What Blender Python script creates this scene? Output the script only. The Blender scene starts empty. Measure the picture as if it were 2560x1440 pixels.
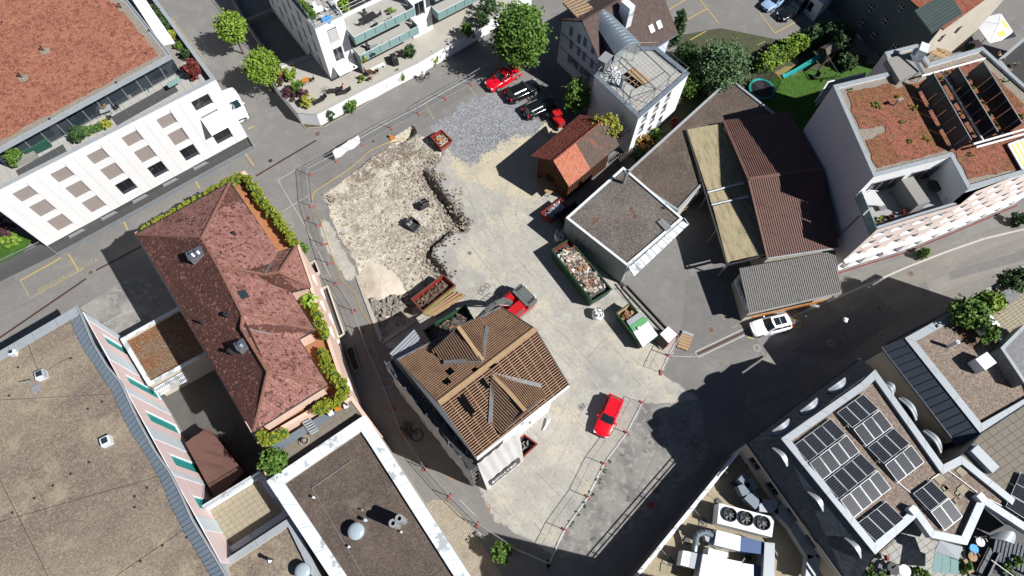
import bpy, bmesh, math, random
import numpy as np
from mathutils import Vector, Matrix
random.seed(7); rng=np.random.default_rng(7)
SC=bpy.context.scene; COL=SC.collection
# ---------- camera (drone about 66 m up, tilted 24.6 degrees off the vertical) ----------
FOC=1600.0; CH=66.0
_n=Vector((-40,730,FOC)).normalized()            # world down seen from the lens
_y=Vector((0,-1,0)); _y=(_y-_y.dot(_n)*_n).normalized()
_x=_y.cross(-_n)
cam=bpy.data.cameras.new('camera'); camo=bpy.data.objects.new('camera',cam); COL.objects.link(camo)
cam.sensor_width=36; cam.lens=36*FOC/2560; cam.clip_end=2000; cam.clip_start=.5
def c2w(v): return Vector((_x.dot(v),_y.dot(v),(-_n).dot(v)))
R3=Matrix((c2w(Vector((1,0,0))),c2w(Vector((0,-1,0))),c2w(Vector((0,0,-1))))).transposed()
camo.matrix_world=Matrix.Translation((0,0,CH))@R3.to_4x4()
SC.camera=camo
def P(x,y,z=0):
    v=c2w(Vector((x-1280,y-720,FOC))); t=(z-CH)/v.z
    return Vector((v.x*t,v.y*t,z))
def PL(l,z): return [P(x,y,z) for x,y in l]
# ---------- light ----------
AZ=math.radians(-22); EL=math.radians(45)
SD=Vector((math.cos(AZ)*math.cos(EL),math.sin(AZ)*math.cos(EL),math.sin(EL)))
w=bpy.data.worlds.new('World'); SC.world=w; w.use_nodes=True
nt=w.node_tree; bg=nt.nodes['Background']; sk=nt.nodes.new('ShaderNodeTexSky'); sk.sky_type='NISHITA'
sk.sun_disc=False; sk.air_density=.6; sk.dust_density=.3; sk.altitude=1200; sk.sun_elevation=EL; sk.sun_rotation=math.pi/2-AZ
nt.links.new(sk.outputs[0],bg.inputs[0]); bg.inputs[1].default_value=.05
sl=bpy.data.lights.new('sun','SUN'); sl.energy=5.0; sl.angle=math.radians(.53); sl.color=(1,.98,.95)
so=bpy.data.objects.new('sun',sl); COL.objects.link(so); so.rotation_euler=SD.to_track_quat('Z','Y').to_euler(); so.location=SD*120
SC.view_settings.view_transform='Standard'; SC.view_settings.look='None'; SC.view_settings.gamma=1
SC.view_settings.use_curve_mapping=False; SC.view_settings.exposure=.72
SC.render.engine='CYCLES'
# ---------- materials ----------
def S(r,g,b,k=.52):
    f=lambda c:(c/255/12.92 if c<10.3 else ((c/255+.055)/1.055)**2.4)*k
    return (f(r),f(g),f(b))
MATS={}
def mat(name,col,rough=.85,metal=0,lay=(),bump=None,spec=.4,alpha=1,trans=0):
    m=bpy.data.materials.new(name); m.use_nodes=True; n=m.node_tree.nodes; l=m.node_tree.links
    b=n['Principled BSDF']; b.inputs['Roughness'].default_value=rough; b.inputs['Metallic'].default_value=metal
    b.inputs['Specular IOR Level'].default_value=spec; b.inputs['Base Color'].default_value=(*col,1)
    if alpha<1: b.inputs['Alpha'].default_value=alpha
    if trans: b.inputs['Transmission Weight'].default_value=trans
    geo=n.new('ShaderNodeNewGeometry')
    def tex(kind,sc):
        if kind=='r': return geo.outputs['Random Per Island']
        src=geo.outputs['Position']
        if isinstance(sc,tuple):
            rot=sc[3] if len(sc)>3 else 0
            mp=n.new('ShaderNodeMapping'); mp.vector_type='TEXTURE'; mp.inputs['Rotation'].default_value=(0,0,rot)
            l.new(src,mp.inputs[0]); m2=n.new('ShaderNodeVectorMath'); m2.operation='MULTIPLY'; m2.inputs[1].default_value=sc[:3]
            l.new(mp.outputs[0],m2.inputs[0]); src=m2.outputs[0]; s=1
        else: s=sc
        if kind=='v':
            t=n.new('ShaderNodeTexVoronoi'); t.inputs['Scale'].default_value=s; l.new(src,t.inputs['Vector'])
            sp=n.new('ShaderNodeSeparateColor'); l.new(t.outputs['Color'],sp.inputs[0]); return sp.outputs[0]
        if kind=='e':
            t=n.new('ShaderNodeTexVoronoi'); t.feature='DISTANCE_TO_EDGE'; t.inputs['Scale'].default_value=s; l.new(src,t.inputs['Vector']); return t.outputs['Distance']
        t=n.new('ShaderNodeTexNoise'); t.inputs['Scale'].default_value=s; t.inputs['Detail'].default_value=2 if kind=='s' else 6
        t.inputs['Roughness'].default_value=.62; l.new(src,t.inputs['Vector']); return t.outputs['Fac']
    cur=None; mk={}
    def mth(op,a,b):
        q=n.new('ShaderNodeMath'); q.operation=op
        for i,x in enumerate((a,b)):
            if isinstance(x,(int,float)): q.inputs[i].default_value=x
            else: l.new(x,q.inputs[i])
        return q.outputs[0]
    def mask(nm):      # ragged edge from a signed distance stored on the ground mesh
        if nm not in mk:
            at=n.new('ShaderNodeAttribute'); at.attribute_name=nm; v=mth('ADD',mth('MULTIPLY',mth('SUBTRACT',tex('n',.55+.2*len(mk)),.5),2.4),at.outputs['Fac']); v=mth('ADD',v,mth('MULTIPLY',mth('SUBTRACT',tex('n',5),.5),1.3))
            r=n.new('ShaderNodeMapRange'); r.inputs[1].default_value=-.1; r.inputs[2].default_value=.16; l.new(v,r.inputs[0]); mk[nm]=r.outputs[0]
        return mk[nm]
    for L_ in lay:
        kind,sc,lo,hi,c,fac=L_[:6]
        if kind=='m': v=mask(sc)
        else: v=tex(kind,sc)
        mr=n.new('ShaderNodeMapRange'); mr.inputs[1].default_value=lo; mr.inputs[2].default_value=hi
        mr.inputs[3].default_value=0; mr.inputs[4].default_value=fac; l.new(v,mr.inputs[0]); fo=mr.outputs[0]
        if len(L_)>6: fo=mth('MULTIPLY',fo,mask(L_[6]))
        mx=n.new('ShaderNodeMix'); mx.data_type='RGBA'; l.new(fo,mx.inputs[0])
        if cur is None: mx.inputs[6].default_value=(*col,1)
        else: l.new(cur,mx.inputs[6])
        mx.inputs[7].default_value=(*c,1); cur=mx.outputs[2]
    if cur is not None: l.new(cur,b.inputs['Base Color'])
    if bump:
        v=tex(bump[0],bump[1]); bp=n.new('ShaderNodeBump'); bp.inputs['Strength'].default_value=bump[2]; bp.inputs['Distance'].default_value=bump[3]
        l.new(v,bp.inputs['Height']); l.new(bp.outputs[0],b.inputs['Normal'])
    MATS[name]=m; return m
K=(.01,.01,.01)
asph=mat('asphalt',S(150,147,143),.9,lay=[('n',.09,.35,.7,S(128,126,124),.8),('n',.5,.5,.72,S(172,168,162),.5),('n',2.5,.55,.75,S(110,108,106),.5),('v',14,.5,1,S(175,172,168),.3)],bump=('n',20,.3,.02))
asph2=mat('asphalt_street',S(160,155,147),.9,lay=[('n',(.05,.5,1,.35),.4,.62,S(138,134,127),.8),('n',.7,.5,.72,S(178,174,166),.5),('v',14,.5,1,S(180,176,170),.25),('n',5,.6,.75,S(120,116,112),.4)],bump=('n',20,.3,.02))
asph3=mat('asphalt_patch',S(132,130,128),.9,lay=[('n',1,.4,.7,S(150,147,143),.6),('v',14,.5,1,S(160,157,152),.3)])
asph4=mat('asphalt_worn',S(172,169,162),.9,lay=[('n',.35,.42,.62,S(132,130,128),.9),('n',1.6,.5,.66,S(205,202,194),.6),('n',.9,.62,.72,S(90,88,88),.8),('v',13,.5,1,S(190,186,180),.25)],bump=('n',20,.3,.02))
yardm=mat('yard_ground',S(150,147,143),.92,lay=[('n',.09,.35,.7,S(130,128,126),.8),('n',.5,.5,.72,S(172,168,162),.5),
 ('m','w',0,1,S(166,163,157),1),('n',.35,.44,.6,S(128,127,124),.9,'w'),('n',1.6,.52,.64,S(200,197,190),.6,'w'),('n',.9,.62,.7,S(84,83,83),.8,'w'),
 ('m','c',0,1,S(207,202,191),1),('n',.12,.45,.6,S(182,180,173),.9,'c'),('n',.2,.5,.62,S(226,217,196),.9,'c'),('n',.7,.52,.64,S(214,211,202),.8,'c'),('n',2.6,.55,.66,S(160,157,150),.55,'c'),('n',(.3,2.6,1,-.9),.57,.66,S(168,165,158),.55,'c'),('n',(3,.25,1,.6),.6,.68,S(228,224,214),.5,'c'),('n',.45,.66,.72,S(140,136,130),.7,'c'),
 ('m','s',0,1,S(226,214,186),1),('n',.4,.46,.6,S(206,197,176),.85,'s'),('n',3,.5,.66,S(238,227,198),.7,'s'),('n',9,.58,.7,S(178,166,140),.5,'s'),
 ('m','g',0,1,S(158,160,165),1),('v',7,.3,1,S(206,208,211),.9,'g'),('v',12,.5,1,S(84,86,94),.85,'g'),('n',.6,.5,.7,S(182,182,180),.5,'g'),('v',13,.6,1,S(120,118,114),.28)],bump=('n',7,.4,.04))
conc=yardm
sandy=mat('sandy_ground',S(224,211,180),.95,lay=[('n',.5,.42,.62,S(205,196,172),.8),('n',3,.5,.7,S(236,226,198),.7),('n',10,.55,.8,S(180,170,145),.5)],bump=('n',6,.5,.05))
gravel=mat('crushed_gravel',S(150,153,160),.95,lay=[('v',9,.3,1,S(200,203,208),.9),('v',16,.5,1,S(85,88,96),.8),('n',.5,.5,.7,S(175,176,178),.5)],bump=('v',9,.8,.06))
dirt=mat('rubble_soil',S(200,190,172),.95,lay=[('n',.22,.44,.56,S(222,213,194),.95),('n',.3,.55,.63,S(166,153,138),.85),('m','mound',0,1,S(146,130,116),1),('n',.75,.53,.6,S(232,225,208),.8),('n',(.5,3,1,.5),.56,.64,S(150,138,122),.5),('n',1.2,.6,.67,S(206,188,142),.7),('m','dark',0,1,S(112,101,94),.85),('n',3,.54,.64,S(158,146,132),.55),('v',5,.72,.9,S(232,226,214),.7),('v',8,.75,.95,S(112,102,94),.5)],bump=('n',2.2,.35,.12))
pale=mat('pale_sand_pile',S(238,226,208),.95,lay=[('n',1.2,.45,.65,S(222,205,184),.7),('n',9,.5,.8,S(205,190,170),.4)],bump=('n',8,.4,.04))
lawn=mat('lawn',S(70,112,30),.95,lay=[('n',1.2,.4,.65,S(88,135,38),.8),('n',14,.45,.7,S(45,80,20),.7),('n',.5,.6,.75,S(120,125,60),.4)],bump=('n',30,.6,.05))
strawg=mat('dry_grass',S(170,145,95),.95,lay=[('n',8,.4,.7,S(120,125,60),.7)])
cobble=mat('cobble_stone',S(190,178,158),.9,lay=[('r',0,0,1,S(215,203,182),.9),('n',.8,.5,.7,S(160,150,135),.6)])
yel=mat('yellow_paint',S(225,195,100),.8,lay=[('n',6,.55,.7,S(170,160,125),.7)])
ylw=mat('yellow_paint_faded',S(205,185,120),.8,lay=[('n',4,.4,.65,S(165,158,140),.85)])
wht=mat('white_paint_line',S(222,220,212),.8,lay=[('n',5,.5,.7,S(170,168,162),.7)])
drainm=mat('rusty_drain',S(92,62,56),.7,lay=[('n',7,.4,.7,S(70,45,42),.7)])
manh=mat('manhole_iron',S(150,128,118),.7,lay=[('n',9,.4,.7,S(120,98,90),.7)])
manhg=mat('manhole_concrete',S(175,172,165),.8,lay=[('n',9,.4,.7,S(150,146,140),.7)])
white=mat('white_render',(.66,.66,.66),.75,lay=[('n',.6,.5,.75,(.6,.6,.6),.5)])
whiteb=mat('white_panel',(.60,.60,.595),.6,lay=[('r',0,0,1,(.54,.54,.535),.6),('n',2.2,.5,.8,(.60,.59,.57),.3)])
cream=mat('cream_render',S(238,228,210,.5),.85,lay=[('n',.8,.5,.7,S(215,205,188,.5),.6)])
bluew=mat('pale_blue_render',(.50,.55,.62),.85,lay=[('n',.7,.45,.7,(.42,.46,.52),.7),('n',4,.55,.75,(.36,.38,.42),.4)])
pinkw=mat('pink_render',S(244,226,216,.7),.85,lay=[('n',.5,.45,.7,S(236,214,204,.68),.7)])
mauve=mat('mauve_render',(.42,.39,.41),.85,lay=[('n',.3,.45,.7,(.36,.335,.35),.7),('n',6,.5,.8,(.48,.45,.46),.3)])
salmon=mat('salmon_render',S(245,212,192,.6),.85,lay=[('n',.7,.45,.7,S(232,196,176,.6),.8),('n',3,.6,.75,S(250,228,215,.6),.5)])
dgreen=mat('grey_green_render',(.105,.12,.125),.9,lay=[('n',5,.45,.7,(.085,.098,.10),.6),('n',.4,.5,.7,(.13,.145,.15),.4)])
capm=mat('zinc_cap',S(206,214,220,.5),.42,.25,lay=[('n',1.6,.52,.7,S(170,178,184,.5),.55),('r',0,0,1,S(222,228,232,.5),.5)])
capw=mat('white_cap',(.55,.585,.61),.45,.1,lay=[('r',0,0,1,(.62,.66,.70),.6),('n',.5,.57,.6,S(160,164,164,.5),.6)])
zinc=mat('zinc_sheet',S(170,184,196,.5),.38,.35,lay=[('r',0,0,1,S(140,155,170,.5),.7),('n',1,.5,.7,S(185,198,208,.5),.4)])
dmetal=mat('dark_metal_cladding',(.035,.045,.06),.5,.3,lay=[('r',0,0,1,(.05,.06,.075),.7),('n',3,.5,.7,(.025,.03,.04),.5)])
dslate=mat('dark_slate_cladding',(.05,.06,.075),.6,.1,lay=[('v',(3.2,3.2,3.2,.6),.3,1,(.085,.095,.115),.8),('n',.7,.5,.7,(.035,.04,.05),.7)])
galv=mat('galvanised_steel',(.33,.34,.35),.5,.5)
lead=mat('grey_flashing',(.13,.13,.135),.6,.2,lay=[('n',3,.45,.7,(.24,.24,.24),.6)])
dark=mat('dark_void',(.004,.004,.004),1,spec=0)
blk=mat('black_matt',(.018,.018,.02),.6)
iron=mat('dark_steel',(.055,.055,.06),.5,.5,lay=[('n',4,.5,.7,(.11,.10,.095),.5)])
glass=mat('window_glass',(.02,.028,.035),.08,0,spec=.8)
glassd=mat('dark_window',(.012,.013,.015),.15,0,spec=.6,lay=[('n',1.3,.6,.66,(.12,.12,.10),.5)])
cyang=mat('cyan_glass',S(170,208,205,.5),.12,0,spec=.7,alpha=.88)
clearg=mat('clear_glass',(.6,.68,.68),.08,0,spec=.8,alpha=.3)
blind=mat('taupe_blind',S(178,165,158,.5),.8,lay=[('n',.5,.4,.7,S(188,176,170,.5),.6)])
stone=mat('dark_stone_cladding',(.05,.05,.052),.7,lay=[('r',0,0,1,(.085,.085,.088),.9),('n',6,.5,.7,(.04,.04,.04),.5)])
sedum=mat('red_sedum',S(182,114,92,.52),.95,lay=[('n',.35,.4,.62,S(202,140,108,.52),.8),('n',2.0,.48,.58,S(140,76,56,.5),.85),('n',4.5,.52,.62,S(226,160,134,.5),.7),('v',8,.5,1,S(215,140,115,.5),.55),('v',13,.6,1,S(92,58,36,.5),.6),('n',.6,.64,.74,S(135,118,60,.5),.6)],bump=('n',9,.8,.08))
sedum2=mat('brown_sedum',S(150,104,62,.5),.95,lay=[('n',.22,.44,.56,S(180,106,88,.5),.9),('n',1.8,.48,.58,S(112,76,44,.5),.85),('n',4.5,.54,.62,S(214,142,122,.5),.7),('v',9,.5,1,S(205,130,108,.5),.5),('v',13,.6,1,S(80,55,28,.5),.6),('n',.8,.6,.7,S(130,125,50,.5),.7)],bump=('n',9,.8,.08))
grav_b=mat('brown_roof_gravel',S(178,162,142,.5),.95,lay=[('n',(.05,.16,1,.5),.4,.58,S(138,124,112,.5),.95),('n',.4,.52,.66,S(200,184,156,.5),.7),('n',.9,.6,.7,S(120,108,98,.5),.5),('v',9,.4,1,S(208,192,168,.5),.55),('v',15,.5,1,S(112,98,86,.5),.65)],bump=('v',10,.6,.04))
grav_d=mat('dark_roof_gravel',S(118,104,94,.5),.95,lay=[('n',.3,.42,.6,S(98,86,80,.5),.8),('v',9,.5,1,S(158,140,124,.5),.5),('v',14,.55,1,S(74,62,56,.5),.7),('n',.45,.58,.7,S(150,136,120,.5),.6),('n',.7,.66,.75,S(120,60,40,.5),.6)],bump=('v',10,.6,.04))
grav_m=mat('mixed_roof_gravel',S(160,146,134,.5),.95,lay=[('v',8,.35,1,S(205,190,172,.5),.8),('v',12,.5,1,S(96,84,76,.5),.8),('v',17,.6,1,S(176,122,98,.5),.5)],bump=('v',9,.7,.05))
grav_s=mat('speckled_roof_gravel',S(118,110,104,.5),.95,lay=[('n',.25,.46,.6,S(142,134,126,.5),.8),('v',10,.5,1,S(180,168,160,.5),.6),('v',15,.5,1,S(66,54,50,.5),.75),('n',.5,.6,.68,S(120,52,34,.5),.7)],bump=('v',10,.6,.04))
rustg=mat('rust_moss_gravel',S(140,112,86,.5),.95,lay=[('n',.5,.46,.58,S(150,88,36,.5),.9),('v',11,.5,1,S(190,180,165,.5),.6),('v',15,.55,1,S(90,66,46,.5),.7)],bump=('v',10,.6,.04))
edgeg=mat('edge_gravel',S(170,158,144,.5),.95,lay=[('v',12,.4,1,S(205,195,180,.5),.7),('v',16,.5,1,S(110,102,92,.5),.6)])
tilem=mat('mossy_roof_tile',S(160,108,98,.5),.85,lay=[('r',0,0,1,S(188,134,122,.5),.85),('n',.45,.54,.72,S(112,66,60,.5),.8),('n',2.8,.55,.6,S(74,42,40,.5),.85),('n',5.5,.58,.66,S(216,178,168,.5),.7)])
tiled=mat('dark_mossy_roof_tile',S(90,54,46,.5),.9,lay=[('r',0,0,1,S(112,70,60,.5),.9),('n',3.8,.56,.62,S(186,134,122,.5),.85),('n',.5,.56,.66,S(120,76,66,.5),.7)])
ridget=mat('roof_ridge_tile',S(158,112,94,.5),.85,lay=[('n',4,.5,.7,S(110,70,60,.5),.7)])
rtile=mat('red_clay_tile',S(176,98,78,.48),.85,lay=[('r',0,0,1,S(140,68,54,.48),.9),('n',1,.5,.7,S(120,60,46,.5),.6)])
otile=mat('orange_clay_tile',S(212,144,116,.5),.85,lay=[('r',0,0,1,S(205,108,76,.5),.9),('n',3,.6,.75,S(240,160,120,.5),.5)])
gtile=mat('weathered_grey_tile',S(120,102,92,.5),.9,lay=[('r',0,0,1,S(104,88,80,.5),.8),('n',.6,.6,.7,S(190,112,84,.5),.9),('n',2,.5,.7,S(92,78,70,.5),.5)])
btile=mat('brown_flat_tile',S(108,88,82,.5),.8,lay=[('r',0,0,1,S(92,74,68,.5),.9)])
battm=mat('roof_batten_wood',S(198,160,130,.5),.85,lay=[('r',0,0,1,S(160,122,94,.5),.9),('n',.5,.52,.66,S(140,112,92,.5),.7),('n',3,.5,.7,S(120,84,60,.5),.5)])
battd=mat('dark_batten_wood',S(182,150,126,.5),.85,lay=[('r',0,0,1,S(148,118,96,.5),.9),('n',3,.5,.7,S(100,72,55,.5),.5)])
under=mat('roof_underlay',S(52,34,26,.5),.95,spec=.1,lay=[('n',2,.4,.7,S(36,24,18,.5),.8)])
woodp=mat('pale_wood',S(206,172,132,.5),.8,lay=[('n',3,.45,.7,S(180,146,106,.5),.7)])
woodd=mat('brown_wood',S(120,76,52,.5),.85,lay=[('r',0,0,1,S(90,56,38,.5),.8)])
woodg=mat('grey_wood',S(120,112,104,.5),.85,lay=[('r',0,0,1,S(90,84,78,.5),.8)])
brownc=mat('brown_corrugated_sheet',S(136,100,90,.5),.65,.05,lay=[('n',(.35,2,1,-.25),.54,.66,S(108,76,68,.5),.7),('n',1.3,.64,.72,S(160,126,108,.5),.6),('n',.5,.5,.7,S(118,82,74,.5),.6),('n',5,.6,.7,S(155,115,104,.5),.4)])
beigec=mat('lichen_corrugated_sheet',S(206,192,156,.52),.85,lay=[('n',(3,.6,1,.2),.45,.65,S(164,150,116,.5),.85),('n',7,.55,.7,S(215,204,165,.5),.6)])
greyc=mat('grey_corrugated_sheet',S(150,148,144,.5),.7,.1,lay=[('n',2,.5,.7,S(120,118,114,.5),.6)])
green=mat('green_container_paint',(.012,.05,.022),.5,lay=[('n',2,.5,.7,(.02,.07,.032),.6),('n',5,.66,.74,(.12,.07,.04),.6)])
greenl=mat('light_green_paint',(.10,.30,.12),.5,lay=[('n',3,.55,.7,(.14,.34,.16),.6)])
redp=mat('red_skip_paint',S(160,52,44,.5),.55,lay=[('n',2,.5,.7,S(120,44,38,.5),.7),('n',6,.6,.7,S(190,110,90,.5),.5)])
rust=mat('rusty_container',S(128,68,52,.5),.75,lay=[('n',1.5,.45,.65,S(150,84,64,.5),.7),('n',5,.6,.7,S(90,50,40,.5),.6)])
darkblue=mat('dark_blue_paint',(.01,.04,.06),.5)
tealp=mat('teal_paint',S(40,165,160,.7),.7,lay=[('n',2,.5,.7,S(50,175,170,.7),.5)])
pinkp=mat('faded_pink_panel',S(246,222,218,.8),.6,lay=[('r',0,0,1,S(238,218,216,.75),.6)])
paleb=mat('pale_blue_panel',S(224,234,240,.8),.5,lay=[('r',0,0,1,S(212,224,234,.78),.7)])
carred=mat('red_car_paint',(.52,.004,.014),.25,.0,spec=.7)
carblk=mat('black_car_paint',(.008,.008,.010),.15,.0,spec=.8)
carwht=mat('white_car_paint',(.75,.76,.78),.22,0,spec=.6)
carblu=mat('blue_car_paint',(.25,.36,.55),.3,.1,spec=.6)
carglass=mat('car_glass',(.012,.02,.024),.06,0,spec=.9)
rubber=mat('tyre_rubber',(.014,.014,.015),.8)
chrome=mat('bright_metal',(.6,.6,.62),.2,.9)
lampr=mat('red_lamp_glass',(.5,.01,.015),.2)
lampw=mat('clear_lamp_glass',(.6,.62,.62),.1)
exred=mat('excavator_red',S(225,34,42,.5),.4,lay=[('n',3,.6,.75,S(170,40,40,.5),.5)])
exgrey=mat('excavator_grey',S(120,128,126,.5),.5,lay=[('n',3,.5,.7,S(100,106,105,.5),.5)])
footr=mat('red_concrete_foot',S(196,104,92,.5),.8)
tarp=mat('white_tarp',(.72,.73,.74),.7,lay=[('n',1.5,.5,.7,(.6,.61,.62),.3)])
tarpg=mat('green_tarp',S(45,95,80,.5),.6,lay=[('n',3,.5,.7,S(35,75,62,.5),.6)])
pavb=mat('terrace_slab',S(206,204,198,.52),.85,lay=[('r',0,0,1,S(190,188,182,.52),.7),('n',1.5,.5,.7,S(180,178,172,.5),.4)])
pavt=mat('tan_slab',S(196,184,158,.52),.85,lay=[('r',0,0,1,S(176,164,140,.52),.9),('n',3,.5,.7,S(150,140,120,.5),.4)])
pavg=mat('grey_slab',S(158,148,134,.52),.85,lay=[('r',0,0,1,S(132,122,110,.52),.95),('n',2,.55,.7,S(112,102,90,.5),.5)])
cell=mat('solar_cell',(.010,.012,.019),.32,.0,spec=.12,lay=[('r',0,0,1,(.02,.022,.03),.6)])
gridw=mat('cell_grid_line',(.07,.075,.085),.8)
skin=mat('skin',(.45,.27,.19),.6); hair=mat('dark_hair',(.03,.02,.015),.7)
cloth1=mat('pale_shirt',(.6,.6,.62),.8); cloth2=mat('coral_top',(.6,.22,.18),.8); cloth3=mat('dark_trousers',(.02,.02,.03),.8)
orangep=mat('orange_plastic',S(235,150,60,.5),.5); bluep=mat('bright_blue_plastic',(.01,.25,.75),.4)
terra=mat('terracotta_floor',S(205,140,96,.5),.9,lay=[('n',2,.45,.7,S(180,115,76,.5),.7)])
yelst=mat('yellow_stripe_fabric',S(250,228,130,.6),.8)
trunkm=mat('tree_bark',(.09,.065,.045),.9,lay=[('n',6,.4,.7,(.05,.038,.028),.8)])
def leafm(name,a,b,c): return mat(name,a,.6,lay=[('r',0,0,1,b,.9),('n',.9,.5,.7,c,.6)],spec=.25)
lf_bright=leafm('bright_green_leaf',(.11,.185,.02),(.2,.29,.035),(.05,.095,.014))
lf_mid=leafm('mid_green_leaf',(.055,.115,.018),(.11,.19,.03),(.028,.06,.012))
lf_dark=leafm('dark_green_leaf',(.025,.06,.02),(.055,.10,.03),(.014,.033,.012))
lf_blue=leafm('blue_green_leaf',(.06,.115,.045),(.11,.17,.075),(.03,.06,.028))
lf_yel=leafm('yellow_green_leaf',(.20,.22,.03),(.32,.30,.05),(.12,.13,.02))
lf_hedge=leafm('hedge_leaf',(.14,.17,.012),(.23,.25,.025),(.075,.10,.012))
lf_red=leafm('dark_red_leaf',(.10,.02,.018),(.18,.035,.025),(.05,.012,.012))
lf_purp=leafm('purple_leaf',(.05,.022,.028),(.09,.035,.045),(.03,.015,.02))
lf_or=leafm('russet_leaf',(.25,.13,.03),(.32,.2,.05),(.16,.10,.03))
flow=mat('pale_blossom',(.55,.55,.45),.8,lay=[('r',0,0,1,(.3,.4,.15),.8)])
# ---------- mesh builder ----------
OFF={}
class MB:
    def __init__(s): s.v=[]; s.f=[]
    def add(s,vs,fs):
        o=len(s.v); s.v+= [tuple(v) for v in vs]; s.f+=[tuple(i+o for i in f) for f in fs]; return s
    def poly(s,p): return s.add(p,[tuple(range(len(p)))])
    def prism(s,p,z0,z1=None,bot=True,top=True):
        n=len(p); a=[(q[0],q[1],z0) for q in p]; b=[(q[0],q[1],(z1 if z1 is not None else q[2])) for q in p]
        f=[(i,(i+1)%n,n+(i+1)%n,n+i) for i in range(n)]
        if top: f.append(tuple(range(n,2*n)))
        if bot: f.append(tuple(range(n-1,-1,-1)))
        return s.add(a+b,f)
    def slab(s,p,t):            # 3D polygon thickened downwards
        n=len(p); a=[(q[0],q[1],q[2]-t) for q in p]; b=[tuple(q) for q in p]
        return s.add(a+b,[(i,(i+1)%n,n+(i+1)%n,n+i) for i in range(n)]+[tuple(range(n,2*n)),tuple(range(n-1,-1,-1))])
    def ring(s,o,i,z0,z1):
        n=len(o); V=[(q[0],q[1],z0) for q in o]+[(q[0],q[1],z0) for q in i]+[(q[0],q[1],z1) for q in o]+[(q[0],q[1],z1) for q in i]; f=[]
        for k in range(n):
            j=(k+1)%n; f+=[(2*n+k,2*n+j,3*n+j,3*n+k),(k,j,2*n+j,2*n+k),(n+j,n+k,3*n+k,3*n+j),(j,k,n+k,n+j)]
        return s.add(V,f)
    def box(s,c,d,r=0,m=None):
        x,y,z=d[0]/2,d[1]/2,d[2]/2; C,Sn=math.cos(r),math.sin(r); V=[]
        for k in (-z,z):
            for a,b in ((-x,-y),(x,-y),(x,y),(-x,y)):
                q=Vector((a*C-b*Sn,a*Sn+b*C,k))
                if m: q=m@Vector((a,b,k))
                V.append((c[0]+q[0],c[1]+q[1],c[2]+q[2]))
        return s.add(V,[(0,3,2,1),(4,5,6,7),(0,1,5,4),(1,2,6,5),(2,3,7,6),(3,0,4,7)])
    def beam(s,a,b,w,h,up=None):
        a=Vector(a);b=Vector(b); d=(b-a).normalized(); u=Vector(up) if up else Vector((0,0,1))
        if abs(d.dot(u))>.98: u=Vector((1,0,0))
        x=d.cross(u).normalized()*w/2; y=x.cross(d).normalized()*h/2
        V=[a-x-y,a+x-y,a+x+y,a-x+y,b-x-y,b+x-y,b+x+y,b-x+y]
        return s.add(V,[(0,3,2,1),(4,5,6,7),(0,1,5,4),(1,2,6,5),(2,3,7,6),(3,0,4,7)])
    def tube(s,a,b,r,n=6,r2=None,cap=True):
        a=Vector(a);b=Vector(b); d=(b-a).normalized(); u=Vector((0,0,1)) if abs(d.z)<.9 else Vector((1,0,0))
        x=d.cross(u).normalized(); y=x.cross(d).normalized(); r2=r if r2 is None else r2
        V=[a+(x*math.cos(t)+y*math.sin(t))*r for t in [2*math.pi*i/n for i in range(n)]]+[b+(x*math.cos(t)+y*math.sin(t))*r2 for t in [2*math.pi*i/n for i in range(n)]]
        f=[(i,(i+1)%n,n+(i+1)%n,n+i) for i in range(n)]
        if cap: f+=[tuple(range(n-1,-1,-1)),tuple(range(n,2*n))]
        return s.add(V,f)
    def path(s,pts,r,n=6):
        for a,b in zip(pts,pts[1:]): s.tube(a,b,r,n)
        return s
    def pipe(s,c,r,h,ri=None,n=20,depth=.6):      # open pipe, top at c.z+h
        x,y,z=c; s.tube((x,y,z),(x,y,z+h),r,n,cap=False)
        ri=ri or r*.6; o=[(x+r*math.cos(t),y+r*math.sin(t)) for t in [2*math.pi*i/n for i in range(n)]]
        i_=[(x+ri*math.cos(t),y+ri*math.sin(t)) for t in [2*math.pi*i/n for i in range(n)]]
        s.ring(o,i_,z+h-depth,z+h); return s
    def ball(s,c,r,n=8,m=6,sz=1,j=0):
        V=[];f=[]
        for a in range(m+1):
            for b in range(n):
                t=math.pi*a/m; p=2*math.pi*b/n; q=r*(1+random.uniform(-j,j))
                V.append((c[0]+q*math.sin(t)*math.cos(p),c[1]+q*math.sin(t)*math.sin(p),c[2]+q*sz*math.cos(t)))
        for a in range(m):
            for b in range(n): f.append((a*n+b,a*n+(b+1)%n,(a+1)*n+(b+1)%n,(a+1)*n+b))
        return s.add(V,f)
    def rock(s,c,r,fl=.6):
        V=[];a0=random.random()*6
        k=random.choice((5,6,7))
        for z,q in ((-.5,.8),(.5,.75)):
            for i in range(k):
                t=a0+2*math.pi*i/k+random.uniform(-.25,.25); rr=r*q*random.uniform(.7,1.15)
                V.append((c[0]+rr*math.cos(t),c[1]+rr*math.sin(t),c[2]+z*r*fl*2*random.uniform(.75,1.1)))
        return s.add(V,[(i,(i+1)%k,k+(i+1)%k,k+i) for i in range(k)]+[tuple(range(k-1,-1,-1)),tuple(range(k,2*k))])
    def disc(s,c,r,n=20,h=.01):
        return s.prism([(c[0]+r*math.cos(2*math.pi*i/n),c[1]+r*math.sin(2*math.pi*i/n)) for i in range(n)],c[2],c[2]+h)
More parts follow.
